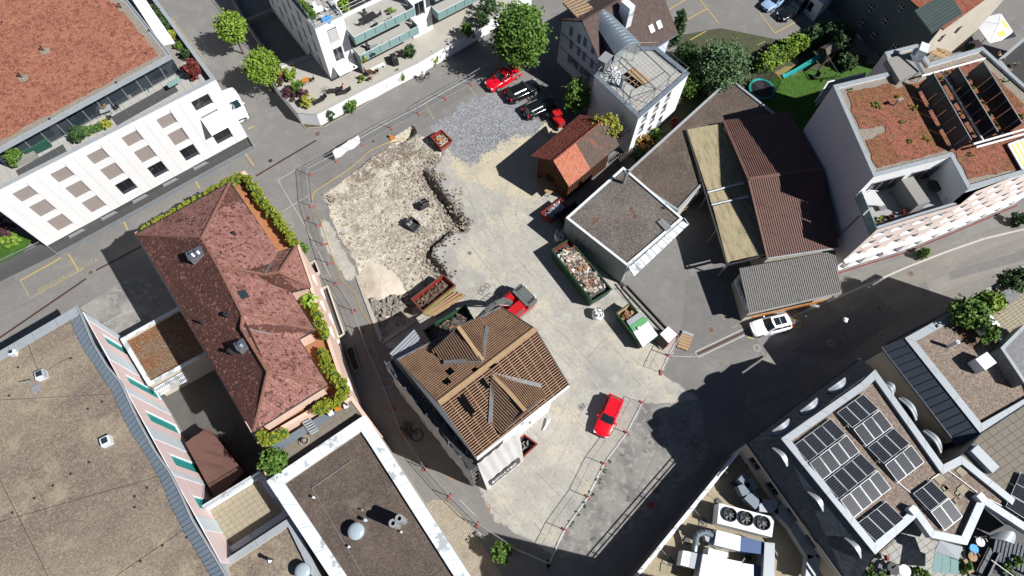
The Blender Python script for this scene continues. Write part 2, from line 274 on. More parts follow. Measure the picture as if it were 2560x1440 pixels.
    def build(s,name,m,parent=None,smooth=False,kind=None,label=None):
        me=bpy.data.meshes.new(name); off=OFF.get(parent.name,Vector((0,0,0))) if parent else Vector((0,0,0))
        me.from_pydata([(v[0]-off.x,v[1]-off.y,v[2]-off.z) for v in s.v],[],s.f); me.materials.append(m)
        if smooth: me.shade_smooth()
        o=bpy.data.objects.new(name,me); COL.objects.link(o)
        if parent: o.parent=parent; OFF[o.name]=off
        if kind: o['kind']=kind
        if label: o['label']=label
        return o
def struct(name,mb,m,**k): return mb.build(name,m,kind='structure',**k)
def thing(name,label,cat,loc=(0,0,0),group=None,rot=0):
    o=bpy.data.objects.new(name,None); COL.objects.link(o); o.location=loc; o.rotation_euler=(0,0,rot); o.empty_display_size=.3
    o['label']=label; o['category']=cat
    if group: o['group']=group
    OFF[o.name]=Vector(loc) if not rot else Vector((0,0,0)); return o
def solo(name,label,cat,mb,m,group=None,smooth=False,kind=None):
    o=mb.build(name,m,smooth=smooth); o['label']=label; o['category']=cat
    # origin to base
    me=o.data; n=len(me.vertices); a=np.empty(n*3,'f'); me.vertices.foreach_get('co',a); a=a.reshape(-1,3)
    c=Vector((float(a[:,0].mean()),float(a[:,1].mean()),float(a[:,2].min()))); a-=np.array(c,'f'); me.vertices.foreach_set('co',a.ravel()); me.update(); o.location=c
    if group: o['group']=group
    if kind: o['kind']=kind
    return o
def dup(root,loc,rot,label=None,group=None):
    def cp(o,par):
        c=o.copy(); COL.objects.link(c); c.parent=par
        for ch in [x for x in KIDS.get(o.name,[])]: cp(ch,c)
        return c
    c=cp(root,None); c.location=loc; c.rotation_euler=(0,0,rot)
    if label: c['label']=label
    if group: c['group']=group
    return c
KIDS={}
def index_kids(root):
    for o in bpy.data.objects:
        if o.parent and o not in KIDS.setdefault(o.parent.name,[]): KIDS[o.parent.name].append(o)
def share(src,name,parent,loc,rot=(0,0,0),sc=None,label=None):   # a part that shares its mesh
    o=bpy.data.objects.new(name,src); COL.objects.link(o); o.parent=parent; off=OFF.get(parent.name,Vector((0,0,0)))
    o.location=Vector(loc)-off; o.rotation_euler=rot
    if sc: o.scale=sc
    if label: o['label']=label
    return o
def mesh(name,mb,m):
    me=bpy.data.meshes.new(name); me.from_pydata(mb.v,[],mb.f); me.materials.append(m); return me
# ---------- geometry helpers ----------
def pon(px,py,a,b,c):
    nn=(b-a).cross(c-a).normalized(); v=c2w(Vector((px-1280,py-720,FOC))); o=Vector((0,0,CH)); return o+v*((a-o).dot(nn)/v.dot(nn))
def V2(p): return Vector((p[0],p[1],0))
def inset(p,d):
    n=len(p); q=[V2(a) for a in p]; A=sum(q[i].x*q[(i+1)%n].y-q[(i+1)%n].x*q[i].y for i in range(n)); s=1 if A>0 else -1; out=[]
    dd=d if isinstance(d,(list,tuple)) else [d]*n
    for i in range(n):
        a,b,c=q[i-1],q[i],q[(i+1)%n]; e1=(b-a).normalized(); e2=(c-b).normalized()
        n1=Vector((-e1.y,e1.x,0))*s; n2=Vector((-e2.y,e2.x,0))*s; d1=dd[i-1]; d2=dd[i]
        cr=e1.x*e2.y-e1.y*e2.x
        if abs(cr)<.02: o=b+n1*d1
        else:
            p1=b+n1*d1; p2=b+n2*d2; t=((p2.x-p1.x)*e2.y-(p2.y-p1.y)*e2.x)/cr; o=p1+e1*t
        out.append(Vector((o.x,o.y,p[i][2] if len(p[i])>2 else 0)))
    return out
def clipstrip(poly,o,d,n,t0,t1):      # part of planar polygon with t0<=(p-o).n<=t1
    def half(p,s,t):
        r=[]
        for i in range(len(p)):
            a,b=p[i],p[(i+1)%len(p)]; fa=s*((a-o).dot(n)-t); fb=s*((b-o).dot(n)-t)
            if fa>=0: r.append(a)
            if (fa>=0)!=(fb>=0): r.append(a+(b-a)*(fa/(fa-fb)))
        return r
    r=half(poly,1,t0)
    return half(r,-1,t1) if len(r)>2 else []
def plane(poly):
    a=Vector((0,0,0))
    for i in range(len(poly)): a+=poly[i].cross(poly[(i+1)%len(poly)])
    a.normalize(); return a if a.z>0 else -a
def strips(poly,along,pitch,wid,start=0):  # yields strips parallel to `along`
    nn=plane(poly); al=Vector(along); al=(al-al.dot(nn)*nn).normalized(); n=nn.cross(al).normalized(); o=poly[0]
    ts=[(p-o).dot(n) for p in poly]; t=math.floor(min(ts)/pitch)*pitch+start
    while t<max(ts):
        r=clipstrip(poly,o,al,n,t,t+wid)
        if len(r)>2: yield r,nn
        t+=pitch
def segs_in(poly,along,pitch):  # centre line segments of poly parallel to along
    nn=plane(poly); al=Vector(along); al=(al-al.dot(nn)*nn).normalized(); n=nn.cross(al).normalized(); o=poly[0]
    ts=[(p-o).dot(n) for p in poly]; t=min(ts)+pitch/2
    while t<max(ts):
        xs=[]
        for i in range(len(poly)):
            a,b=poly[i],poly[(i+1)%len(poly)]; ta=(a-o).dot(n)-t; tb=(b-o).dot(n)-t
            if (ta>0)!=(tb>0): q=a+(b-a)*(ta/(ta-tb)); xs.append((q-o).dot(al))
        xs.sort()
        for i in range(0,len(xs)-1,2): yield o+n*t+al*xs[i], o+n*t+al*xs[i+1], nn
        t+=pitch
def thick(mb,r,nn,h):
    n=len(r); return mb.add([p for p in r]+[p+nn*h for p in r],[tuple(range(n,2*n))]+[(i,(i+1)%n,n+(i+1)%n,n+i) for i in range(n)])
def corrugate(poly,down,pitch,amp,mb):    # waves running along `down`
    nn=plane(poly); k=0
    for r,_ in strips(poly,down,pitch,pitch*.5):
        thick(mb,r,nn,amp)
    mb.poly(poly)
    return mb
def tiles(poly,horiz,course,width,mb,h=.03,jit=.01):   # real overlapping tile rows
    nn=plane(poly); al=Vector(horiz); al=(al-al.dot(nn)*nn).normalized()
    row=0
    for r,_ in strips(poly,horiz,course,course*.97):
        row+=1
        for q,_ in strips([p for p in r],nn.cross(al),width,width*.93,start=(row%2)*width*.5-width):
            thick(mb,q,nn,h+random.uniform(-jit,jit))
    return mb
def wall(mb,a,b,z0,z1,ops=(),depth=.18,rev=None):
    """wall face from a to b (xy), outward normal to the right of a->b; ops=(u0,z0,u1,z1) recessed openings"""
    a=V2(a);b=V2(b); L=(b-a).length; d=(b-a)/L; nr=Vector((d.y,-d.x,0))
    us=sorted({0,L,*[min(max(o[0],0),L) for o in ops],*[min(max(o[2],0),L) for o in ops]}); zs=sorted({z0,z1,*[o[1] for o in ops],*[o[3] for o in ops]})
    def pt(u,z,q=0): v=a+d*u-nr*q; return (v.x,v.y,z)
    for i in range(len(us)-1):
        for j in range(len(zs)-1):
            um=(us[i]+us[i+1])/2; zm=(zs[j]+zs[j+1])/2
            if any(o[0]<um<o[2] and o[1]<zm<o[3] for o in ops): continue
            mb.poly([pt(us[i],zs[j]),pt(us[i+1],zs[j]),pt(us[i+1],zs[j+1]),pt(us[i],zs[j+1])])
    r=rev or mb
    for o in ops:
        c=[(o[0],o[1]),(o[2],o[1]),(o[2],o[3]),(o[0],o[3])]
        for k in range(4):
            p,q=c[k],c[(k+1)%4]; r.poly([pt(*p),pt(*q),pt(*q,depth),pt(*p,depth)])
    return pt
def window(parent,a,b,o,depth=.18,m=None,frame=None,mull=1,name='window',sill=None,bw=.07,trans=None):
    a=V2(a);b=V2(b); L=(b-a).length; d=(b-a)/L; nr=Vector((d.y,-d.x,0))
    def pt(u,z,q): v=a+d*u-nr*q; return (v.x,v.y,z)
    g=MB(); g.poly([pt(o[0],o[1],depth),pt(o[2],o[1],depth),pt(o[2],o[3],depth),pt(o[0],o[3],depth)])
    g=g.build(name,m or glass,parent)
    if frame:
        f=MB(); q=depth-.05
        def bar(u0,z0,u1,z1): 
            f.add([pt(u0,z0,q),pt(u1,z0,q),pt(u1,z1,q),pt(u0,z1,q),pt(u0,z0,depth-.002),pt(u1,z0,depth-.002),pt(u1,z1,depth-.002),pt(u0,z1,depth-.002)],[(0,1,2,3),(0,1,5,4),(1,2,6,5),(2,3,7,6),(3,0,4,7)])
        bar(o[0],o[1],o[0]+bw,o[3]); bar(o[2]-bw,o[1],o[2],o[3]); bar(o[0]+bw,o[1],o[2]-bw,o[1]+bw); bar(o[0]+bw,o[3]-bw,o[2]-bw,o[3])
        for k in range(mull):
            u=o[0]+(o[2]-o[0])*(k+1)/(mull+1); bar(u-bw/2,o[1]+bw,u+bw/2,o[3]-bw)
        if trans: z=o[1]+(o[3]-o[1])*trans; bar(o[0]+bw,z,o[2]-bw,z+bw)
        f.build('window_frame',frame,g)
    if sill:
        f=MB(); c=[pt(o[0]-.06,o[1],-.1),pt(o[2]+.06,o[1],-.1),pt(o[2]+.06,o[1],depth-.06),pt(o[0]-.06,o[1],depth-.06)]
        f.prism([Vector(x) for x in c],o[1]-.05,o[1]+.01); f.build('window_sill',sill,g)
    return g
def caps(parent,poly,wid,z0,z1,m,seg=3.0,edges=None,name='parapet_cap',over=.03):
    """parapet cap as separate sheet pieces along the polygon edges"""
    o=inset(poly,-over); i=inset(poly,wid); n=len(poly)
    for k in range(n):
        if edges is not None and k not in edges: continue
        a,b,c,d=o[k],o[(k+1)%n],i[(k+1)%n],i[k]; L=(V2(b)-V2(a)).length; s=max(1,round(L/seg))
        for j in range(s):
            t0,t1=j/s,(j+1)/s; g=.012/L if L else 0
            q=[a.lerp(b,t0+g),a.lerp(b,t1-g),d.lerp(c,t1-g),d.lerp(c,t0+g)]
            MB().prism(q,z0,z1).build(name,m,parent)
def pave(parent,poly,ang,sx,sy,z,m,name='paving_slab',gap=.03,maxn=290,h=.035):
    """individual slabs clipped to a polygon"""
    u=Vector((math.cos(ang),math.sin(ang),0)); p=[Vector((q[0],q[1],z)) for q in poly]; c=0; rest=MB()
    for r,_ in strips(p,u,sy,sy-gap):
        for q,nn in strips(r,Vector((-u.y,u.x,0)),sx,sx-gap):
            hh=h+random.uniform(-.008,.008)
            if c<maxn: t=MB(); thick(t,q,nn,hh); t.build(name,m,parent); c+=1
            else: thick(rest,q,nn,hh)
    if rest.v: rest.build(name,m,parent,kind='stuff')
def leaves(mb,c,rad,n,size,shape='ball',fill=.35,up=.3):
    """leaf-sized faces in clumps through an ellipsoid or box volume"""
    c=np.array(c,float); rad=np.array(rad,float)
    k=max(4,int(n/26)); d=rng.normal(size=(k,3)); d/=np.linalg.norm(d,axis=1)[:,None]
    if shape=='ball': cc=d*(fill+(1-fill)*rng.random((k,1))**.5)*rad*rng.uniform(.82,1.1,(k,1))
    else: cc=rng.uniform(-1,1,(k,3)); ax=rng.integers(0,3,k); cc[np.arange(k),ax]=np.sign(cc[np.arange(k),ax]); cc=cc*rad
    per=n//k; cr=min(rad)*(.26 if shape=='ball' else .3)
    p=(cc[:,None,:]+rng.normal(size=(k,per,3))*cr*.55).reshape(-1,3); p[:,2]=np.maximum(p[:,2],-rad[2]*.95)
    m=len(p); a=rng.normal(size=(m,3)); a[:,2]*=.5; a/=np.linalg.norm(a,axis=1)[:,None]
    nrm=rng.normal(size=(m,3)); nrm[:,2]+=up*3; b=np.cross(a,nrm); b/=np.linalg.norm(b,axis=1)[:,None]
    s=size*rng.uniform(.6,1.25,(m,1)); p+=c
    q=np.stack([p-a*s-b*s*.55,p+a*s*.2-b*s*.75,p+a*s+b*s*.5,p-a*s*.2+b*s*.7],1).reshape(-1,3)
    o=len(mb.v); mb.v+=list(map(tuple,q.tolist())); mb.f+=[(o+4*i,o+4*i+1,o+4*i+2,o+4*i+3) for i in range(m)]
    return mb
def tree(name,label,c,z,rad,n,size,m,group=None,cat='tree',base=0,branches=6,hub=None):
    x,y=c[0],c[1]; t=thing(name,label,cat,(x,y,base),group)
    cr=MB(); leaves(cr,(x,y,z),rad,n,size); cr.build('crown',m,t)
    tr=MB(); r=max(.05,min(rad[0]*.07,.3)); tr.tube((x,y,base),(x,y,z-rad[2]*.2),r,8,r*.5)
    tr.build('trunk',trunkm,t); lb=MB()
    for k in range(branches):
        a=k*2.4; e=(x+rad[0]*.65*math.cos(a),y+rad[1]*.65*math.sin(a),z+rad[2]*random.uniform(-.1,.45)); lb.tube((x,y,z-rad[2]*random.uniform(.3,.7)),e,r*.5,5,r*.12)
    if branches: lb.build('branches',trunkm,t)
    return t
def shrub(name,label,c,z0,r,h,n,size,m,group=None,cat='shrub'):
    x,y=c[0],c[1]; t=thing(name,label,cat,(x,y,z0),group); cr=MB(); leaves(cr,(x,y,z0+h*.55),(r,r,h*.5),int(n*1.5),size); cr.build('foliage',m,t)
    st=MB()
    for k in range(4): st.tube((x,y,z0),(x+r*.5*math.cos(k*1.7),y+r*.5*math.sin(k*1.7),z0+h*.6),.03,4,.012)
    st.build('stems',trunkm,t); return t
def hedge(name,label,pts,wid,z0,z1,dens,size,m,group=None):
    """clipped hedge along a polyline"""
    t=thing(name,label,'hedge',tuple(V2(pts[0])+Vector((0,0,z0))),group); cr=MB(); core=MB()
    for a,b in zip(pts,pts[1:]):
        a=V2(a);b=V2(b); L=(b-a).length; d=(b-a)/L; s=Vector((-d.y,d.x,0)); k=max(2,int(L/(wid*.7)))
        for j in range(k):
            q=a+d*L*(j+.5)/k+s*random.uniform(-.06,.06); h=(z1-z0)*random.uniform(.93,1.06)
            w=wid/2*random.uniform(.85,1.1); leaves(cr,(q.x,q.y,z0+h*.55),(w*1.1,w*1.1,h*.5),int(dens*3.4),size*.95,fill=.8)
        core.beam((a.x,a.y,(z0+z1)/2-.1),(b.x,b.y,(z0+z1)/2-.1),wid*.6,(z1-z0)*.7)
    cr.build('foliage',m,t); core.build('inner_branches',lf_dark,t); return t
# ================= GROUND =================
def jag(l,step=1.2,amp=.25):
    out=[]
    for i in range(len(l)):
        a=Vector(l[i]);b=Vector(l[(i+1)%len(l)]); k=max(1,int((b-a).length/step)); nrm=Vector((-(b-a).y,(b-a).x,0)).normalized()
        for j in range(k): out.append(a+(b-a)*j/k+nrm*random.uniform(-amp,amp)*(1 if j else .3))
    return out
PITPX=[(803,487),(830,470),(880,430),(925,395),(965,370),(975,348),(1000,322),(1022,310),(1038,317),(1043,332),(1090,355),(1107,385),(1090,410),(1078,425),(1102,470),(1130,512),(1152,535),(1170,560),(1160,580),(1130,578),(1105,600),(1083,618),(1078,640),(1100,660),(1120,690),(1085,735),(1052,760),(1064,786),(956,856),(898,700),(892,662),(875,640),(850,600),(824,540),(818,510)]
PIT=jag(PL(PITPX,0),.7,.13)
def sheet(name,outer,m,z,hole=None,kind='structure',skirt=0):
    bm=bmesh.new(); es=[]
    for lp in ([outer]+([hole] if hole else [])):
        vs=[bm.verts.new((p[0],p[1],z)) for p in lp]; es+=[bm.edges.new((vs[i],vs[(i+1)%len(vs)])) for i in range(len(vs))]
    bmesh.ops.triangle_fill(bm,use_beauty=True,edges=es)
    for f in bm.faces:
        if f.normal.z<0: f.normal_flip()
    if skirt and hole:
        vs=[bm.verts.new((p[0],p[1],z)) for p in hole]; v2=[bm.verts.new((p[0],p[1],z-skirt)) for p in hole]; n=len(vs)
        for i in range(n): bm.faces.new((vs[i],vs[(i+1)%n],v2[(i+1)%n],v2[i]))
    me=bpy.data.meshes.new(name); bm.to_mesh(me); bm.free(); me.materials.append(m)
    o=bpy.data.objects.new(name,me); COL.objects.link(o)
    if kind: o['kind']=kind
    return o
sheet('ground',[(-260,-200,0),(260,-200,0),(260,330,0),(-260,330,0)],asph,0,PIT,skirt=2.2)
CON=PL([(1105,385),(1180,300),(1400,330),(1415,600),(1555,720),(1695,850),(1652,934),(1755,1000),(1606,1012),(1565,1087),(1510,1162),(1468,1245),(1408,1335),(1380,1385),(1290,1330),(1235,1300),(1200,1222),(1060,1000),(1055,900),(960,860),(1064,790),(1085,740),(1130,700),(1113,672),(1090,650),(1086,625),(1110,606),(1132,583),(1165,584),(1178,560),(1156,530),(1135,510),(1108,468),(1085,425)],0)
GR=PL([(1155,262),(1250,225),(1300,262),(1360,310),(1340,330),(1290,340),(1262,352),(1245,376),(1205,392),(1175,408),(1150,395),(1120,372),(1095,350),(1078,318),(1115,288)],0)
SA=PL([(1250,345),(1290,325),(1340,310),(1385,300),(1440,330),(1420,420),(1335,500),(1285,492),(1230,476),(1180,456),(1140,435),(1115,405),(1150,395),(1185,405),(1215,380)],0)
SOUTH=PL([(1606,1012),(1755,1000),(1765,1160),(1480,1400),(1400,1390),(1408,1335),(1468,1245),(1510,1162),(1565,1087)],0)
W_=PL([(812,545),(838,575),(868,640),(888,665),(893,690),(868,700),(845,665),(815,620),(800,575)],0)
def seg_d(px,py,pl):
    d=np.full(px.shape,1e9)
    for a,b in zip(pl,pl[1:]):
        ax,ay=a[0],a[1]; bx,by=b[0]-ax,b[1]-ay; t=np.clip(((px-ax)*bx+(py-ay)*by)/(bx*bx+by*by),0,1); d=np.minimum(d,np.hypot(px-ax-t*bx,py-ay-t*by))
    return d
def inside(px,py,poly):
    r=np.zeros(px.shape,bool); n=len(poly)
    for i in range(n):
        a,b=poly[i],poly[(i+1)%n]; c=((a.y>py)!=(b.y>py))
        with np.errstate(divide='ignore',invalid='ignore'): c&=px<(b.x-a.x)*(py-a.y)/(b.y-a.y)+a.x
        r^=c
    return r
def sdist(X,Y,poly,s=1.0): d=seg_d(X,Y,list(poly)+[poly[0]]); return np.clip(np.where(inside(X,Y,poly),d,-d)/s,-3,3)
GG=.3; yx=[p.x for p in CON+SOUTH+GR+SA+W_]; yy=[p.y for p in CON+SOUTH+GR+SA+W_]
YX,YY=np.meshgrid(np.arange(min(yx)-2,max(yx)+2,GG),np.arange(min(yy)-2,max(yy)+2,GG)); m_c=np.maximum(sdist(YX,YY,CON,.5),sdist(YX,YY,W_,.6)); m_w=sdist(YX,YY,SOUTH,.9); m_g=sdist(YX,YY,GR,1.1); m_s=sdist(YX,YY,SA,1.3); pit_=np.where(inside(YX,YY,PIT),-1,1)*seg_d(YX,YY,PIT+[PIT[0]])
kp=(np.maximum.reduce([m_c,m_w,m_g,m_s])>-2.6)&(pit_>.0); ny_,nx_=YX.shape; mb=MB(); mb.v=list(zip(YX.ravel().tolist(),YY.ravel().tolist(),[.004]*YX.size))
for j in range(ny_-1):
    for i in range(nx_-1):
        if kp[j,i] and kp[j+1,i] and kp[j,i+1] and kp[j+1,i+1]: mb.f.append((j*nx_+i,j*nx_+i+1,(j+1)*nx_+i+1,(j+1)*nx_+i))
smooth_g=np.sin(YX*1.1)*np.cos(YY*.9)+np.sin(YX*.47+YY*.6)
yard=struct('yard_ground',mb,yardm)
for nm,ar in (('c',m_c),('w',m_w),('g',m_g+.25*smooth_g),('s',m_s)): yard.data.attributes.new(nm,'FLOAT','POINT').data.foreach_set('value',ar.ravel().astype('f'))
# stones kicked out of the gravel and along the yard
mb=MB(); gc=sum(GR,Vector())/len(GR)
for _ in range(900):
    a=random.choice(GR); p=gc.lerp(a,random.uniform(.1,1.18))+Vector((random.gauss(0,.8),random.gauss(0,.8),0)); mb.rock((p.x,p.y,.02),random.uniform(.03,.075))
o=mb.build('loose_gravel',gravel,kind='stuff'); o['label']='loose grey stones strewn over and round the gravel patch'; o['category']='gravel'
sheet('street',PL([(2090,700),(2330,622),(2570,540),(2760,440),(2800,640),(2400,860),(2150,990),(1950,1100),(1860,1010),(1905,880)],0),asph2,.004)
sheet('worn_street_patch',PL([(200,770),(330,690),(500,760),(400,860),(305,850)],0),asph4,.004)
sheet('street_patch',PL([(1975,880),(2190,740),(2250,790),(2100,900)],0),asph3,.008)
sheet('street_patch',PL([(2372,680),(2560,625),(2560,650),(2376,700)],0),asph3,.008)
sheet('street_patch',PL([(2297,710),(2315,704),(2328,735),(2306,742)],0),asph3,.008)
sheet('street_patch',PL([(1715,700),(1835,640),(1900,870),(1700,885)],0),asph3,.005)
sheet('street_patch',PL([(740,433),(800,395),(880,350),(1040,262),(1170,190),(1215,215),(1050,300),(930,380),(800,470)],0),asph3,.006)
sheet('street_patch',PL([(0,700),(40,690),(30,712),(0,722)],0),asph3,.008)
sheet('lawn',jag(PL([(1880,215),(1960,190),(2060,170),(2200,160),(2150,260),(2010,330),(1910,310),(1885,260)],0),1.5,.15),lawn,.01)
sheet('garden_ground',PL([(1690,90),(1800,70),(2000,110),(2170,140),(2160,200),(1880,240),(1800,230),(1700,310),(1590,400),(1560,390),(1700,250)],0),mat('garden_soil',(.05,.045,.03),.95,lay=[('n',2,.45,.65,(.05,.09,.02),.8)]),.006)
sheet('dry_grass_strip',jag(PL([(1935,180),(1990,158),(2010,175),(1960,198)],0),.8,.2),strawg,.016)
sheet('plinth_paving',PL([(1336,150),(1380,170),(1470,330),(1420,345)],0),asph3,.009)
# cobbles: countable only up close, one joined part over a mortar bed
CB=PL([(1064,1257),(1085,1248),(1110,1250),(1130,1262),(1170,1305),(1205,1360),(1262,1450),(1170,1450)],0)
sheet('cobble_bed',CB,mat('cobble_mortar',S(140,130,116),.95),.004)
mb=MB(); q=[Vector((p.x,p.y,.006)) for p in CB]
for r,_ in strips(q,(1,1.6,0),.2,.17):
    for t,nn in strips(r,(1.6,-1,0),.22,.19): thick(mb,t,Vector((0,0,1)),.03+random.uniform(-.01,.01))
o=struct('cobble_paving',mb,cobble); o['kind']='stuff'; o['label']='beige cobble paving on the curved corner by the flat roofed building'; o['category']='paving'
# painted lines and drains
def line(a,b,w,z=.013): 
    a=P(*a);b=P(*b); d=(b-a).normalized(); s=Vector((-d.y,d.x,0))*w/2; return [a+s,b+s,b-s,a-s],z
def lines(name,l,w,m,z=.013):
    mb=MB()
    for a,b in l: q,_=line(a,b,w); mb.prism(q,.002,z)
    return struct(name,mb,m)
lines('yellow_marking',[((50,702),(152,645)),((172,636),(196,677)),((310,555),(320,575)),((490,455),(500,472)),((613,382),(635,415)),((1670,25),(1713,0)),((1717,50),(1767,22)),((1750,0),(1797,58)),((1725,100),(1765,78)),((1937,83),(2009,44)),((1900,33),(1937,83)),((1960,795),(1988,800)),((1988,775),(2003,815)),((2003,815),(1965,825)),((1868,843),(1885,847)),((620,322),(635,316)),((1990,-5),(2100,-60))],.13,yel)
lines('yellow_marking',[((50,700),(76,746)),((76,746),(210,671)),((427,43),(512,152)),((1172,215),(1190,240)),((1065,262),(1085,300)),((1893,113),(1913,103)),((1775,575),(1768,592)),((1790,575),(1786,592)),((1800,770),(1810,800)),((1830,820),(1845,812))],.10,ylw,.012)
lines('white_marking',[((2195,700),(2270,667)),((2270,667),(2365,630)),((2365,630),(2460,597)),((2460,597),(2560,573)),((2560,573),(2640,555)),((1985,790),(2195,700))],.22,wht)
lines('white_marking',[((695,450),(755,415)),((695,450),(712,480)),((712,480),(760,560)),((760,560),(800,637)),((800,637),(827,693)),((704,530),(775,487)),((1678,890),(1740,892)),((255,813),(300,788)),((300,788),(335,775)),((335,775),(370,775)),((1605,1000),(1650,925)),((1260,1085),(1300,1170)),((1150,1250),(1190,1290)),((1225,1330),(1270,1380)),((1195,1330),(1215,1350))],.06,wht,.012)
lines('orange_spray_mark',[((1225,1260),(1222,1285)),((1215,1265),(1230,1275)),((1085,1080),(1090,1100)),((1050,1010),(1053,1030)),((1120,1190),(1135,1205)),((1465,575),(1472,560))],.07,mat('orange_spray',S(225,130,90),.8),.012)
lines('slab_joint',[((1340,773),(1467,897)),((1467,897),(1535,968)),((1467,897),(1520,840)),((1480,1100),(1420,1020)),((1240,1010),(1300,1060)),((1160,1200),(1250,1290)),((1340,1180),(1400,1240)),((1180,620),(1260,720)),((1290,640),(1330,690)),((1150,470),(1240,600))],.035,mat('joint_dark',(.12,.115,.10),.9),.0055)
lines('road_seam',[((395,-20),(560,330)),((560,330),(640,430)),((0,790),(130,730)),((130,730),(235,690)),((225,760),(180,795)),((640,330),(760,250)),((700,500),(640,470)),((870,345),(760,400)),((1640,1010),(1760,1140)),((1700,1000),(1560,1300)),((2230,745),(2420,660)),((2420,660),(2560,620)),((2100,900),(2245,800)),((2260,770),(2560,660)),((1980,840),(1900,960)),((1120,100),(1000,170)),((1080,1000),(1120,1130)),((1090,1180),(1190,1260)),((2480,20),(2560,80)),((1740,720),(1800,860)),((1690,620),(1740,720))],.045,MATS['joint_dark'],.0065)
mb=MB()
for a,b in [((-60,885),(215,697)),((240,676),(460,560)),((640,440),(790,351)),((1742,886),(1865,828))]: q,_=line(a,b,.22); mb.prism(q,.002,.018)
struct('rusty_drain_channel',mb,drainm)
mb=MB()
for a,b in [((1738,880),(1862,821)),((1746,893),(1868,835)),((1738,880),(1746,893))]: q,_=line(a,b,.11); mb.prism(q,.002,.016)
struct('drain_border',mb,wht)
# curved kerb in front of the planting strip and kerbs
mb=MB()
for a,b in zip([(757,312),(765,322),(812,318),(845,300),(900,270),(960,235),(1060,180),(1150,128),(1235,78)],[(765,322),(812,318),(845,300),(900,270),(960,235),(1060,180),(1150,128),(1235,78),(1330,20)]):
    q,_=line(a,b,.14); mb.prism(q,0,.12)
struct('kerb',mb,manhg)
sheet('planting_strip',PL([(757,310),(766,319),(810,315),(843,297),(898,267),(958,232),(1058,177),(1148,125),(1230,75),(1215,70),(1140,115),(1050,168),(950,222),(890,255),(800,314)],0),mat('mulch_soil',S(110,80,50),.95,lay=[('n',1.2,.45,.6,S(90,110,50),.8)]),.05)
# stencilled lettering of the parking bay
def text(s,loc,rot,size,m,parent=None,name='lettering',ext=.004,tilt=None,align='LEFT',space=1):
    c=bpy.data.curves.new(name,'FONT'); c.body=s; c.size=size; c.extrude=ext; c.align_x=align; c.space_character=space
    o=bpy.data.objects.new(name,c); COL.objects.link(o); bpy.context.view_layer.update()
    me=bpy.data.meshes.new_from_object(o.evaluated_get(bpy.context.evaluated_depsgraph_get())); bpy.data.objects.remove(o)
    me.materials.clear(); me.materials.append(m)
    M=Matrix.Translation(loc)@(tilt.to_4x4() if tilt else Matrix.Rotation(rot,4,'Z')); me.transform(M)
    if parent: me.transform(Matrix.Translation(-OFF.get(parent.name,Vector((0,0,0)))))
    o=bpy.data.objects.new(name,me); COL.objects.link(o)
    if parent: o.parent=parent
    return o
a=P(97,731);b=P(177,688); o=text('BESUCHER HTGH.117 A',a+Vector((0,0,.01)),math.atan2((b-a).y,(b-a).x),.62,ylw,space=1.06); o['kind']='structure'
s_=(b-a).length/max(.1,(max(v.co.x for v in o.data.vertices)-min(v.co.x for v in o.data.vertices))/math.cos(math.atan2((b-a).y,(b-a).x)))
# manhole covers
for x,y,r,m,l in [(794,335,.42,manh,'rust brown round manhole cover beside the end of the long drain channel'),(933,353,.33,manh,'dark manhole cover in the asphalt between the white tarp and the pit'),(227,681,.34,manh,'small brown cover on the drain line by the parking bay'),(770,546,.36,manh,'brown manhole cover inside the west fence line'),(726,562,.34,manhg,'pale round cover on the pavement beside the hedge corner'),(1174,633,.22,manhg,'small cover in the middle of the bare concrete yard'),(1453,1018,.3,manhg,'stained cover left of the bright red car'),(1624,1107,.42,manhg,'pale pink speckled manhole cover right of the lower fence'),(1641,1225,.42,manh,'dark manhole cover in the street shadow, upper of the two by the railing shadow'),(1627,1263,.4,footr,'reddish manhole cover in the street shadow, just below the dark one'),(1778,825,.42,manh,'faded pink manhole cover left of the white car'),(1892,870,.42,manhg,'grey manhole cover with a ring under the front of the white car'),(2277,684,.42,manh,'brown manhole cover in the sunlit street below the pink building'),(2198,772,.42,manh,'red brown manhole cover in the street shadow right of the round lamp'),(2204,838,.4,manhg,'light manhole cover in the darkest part of the street shadow'),(2100,858,.4,manh,'right hand one of the pair of covers in the shaded street'),(2076,858,.4,manhg,'left hand one of the pair of covers in the shaded street'),(676,402,.28,iron,'small square looking gully cover on the road by the hedge end')]:
    c=P(x,y); t=thing('manhole_cover',l,'manhole cover',(c.x,c.y,.004),'manhole covers in the streets')
    MB().disc((c.x,c.y,.004),r,24,.014).build('lid',m,t); f=MB(); n=24
    f.ring([(c.x+(r+.05)*math.cos(6.2832*i/n),c.y+(r+.05)*math.sin(6.2832*i/n)) for i in range(n)],[(c.x+r*1.002*math.cos(6.2832*i/n),c.y+r*1.002*math.sin(6.2832*i/n)) for i in range(n)],.004,.02); f.build('rim',manhg,t)
    k=MB()
    for i in range(4): k.box((c.x,c.y,.02),(r*1.5,.03,.008),i*.785)
    k.build('ribs',iron,t)
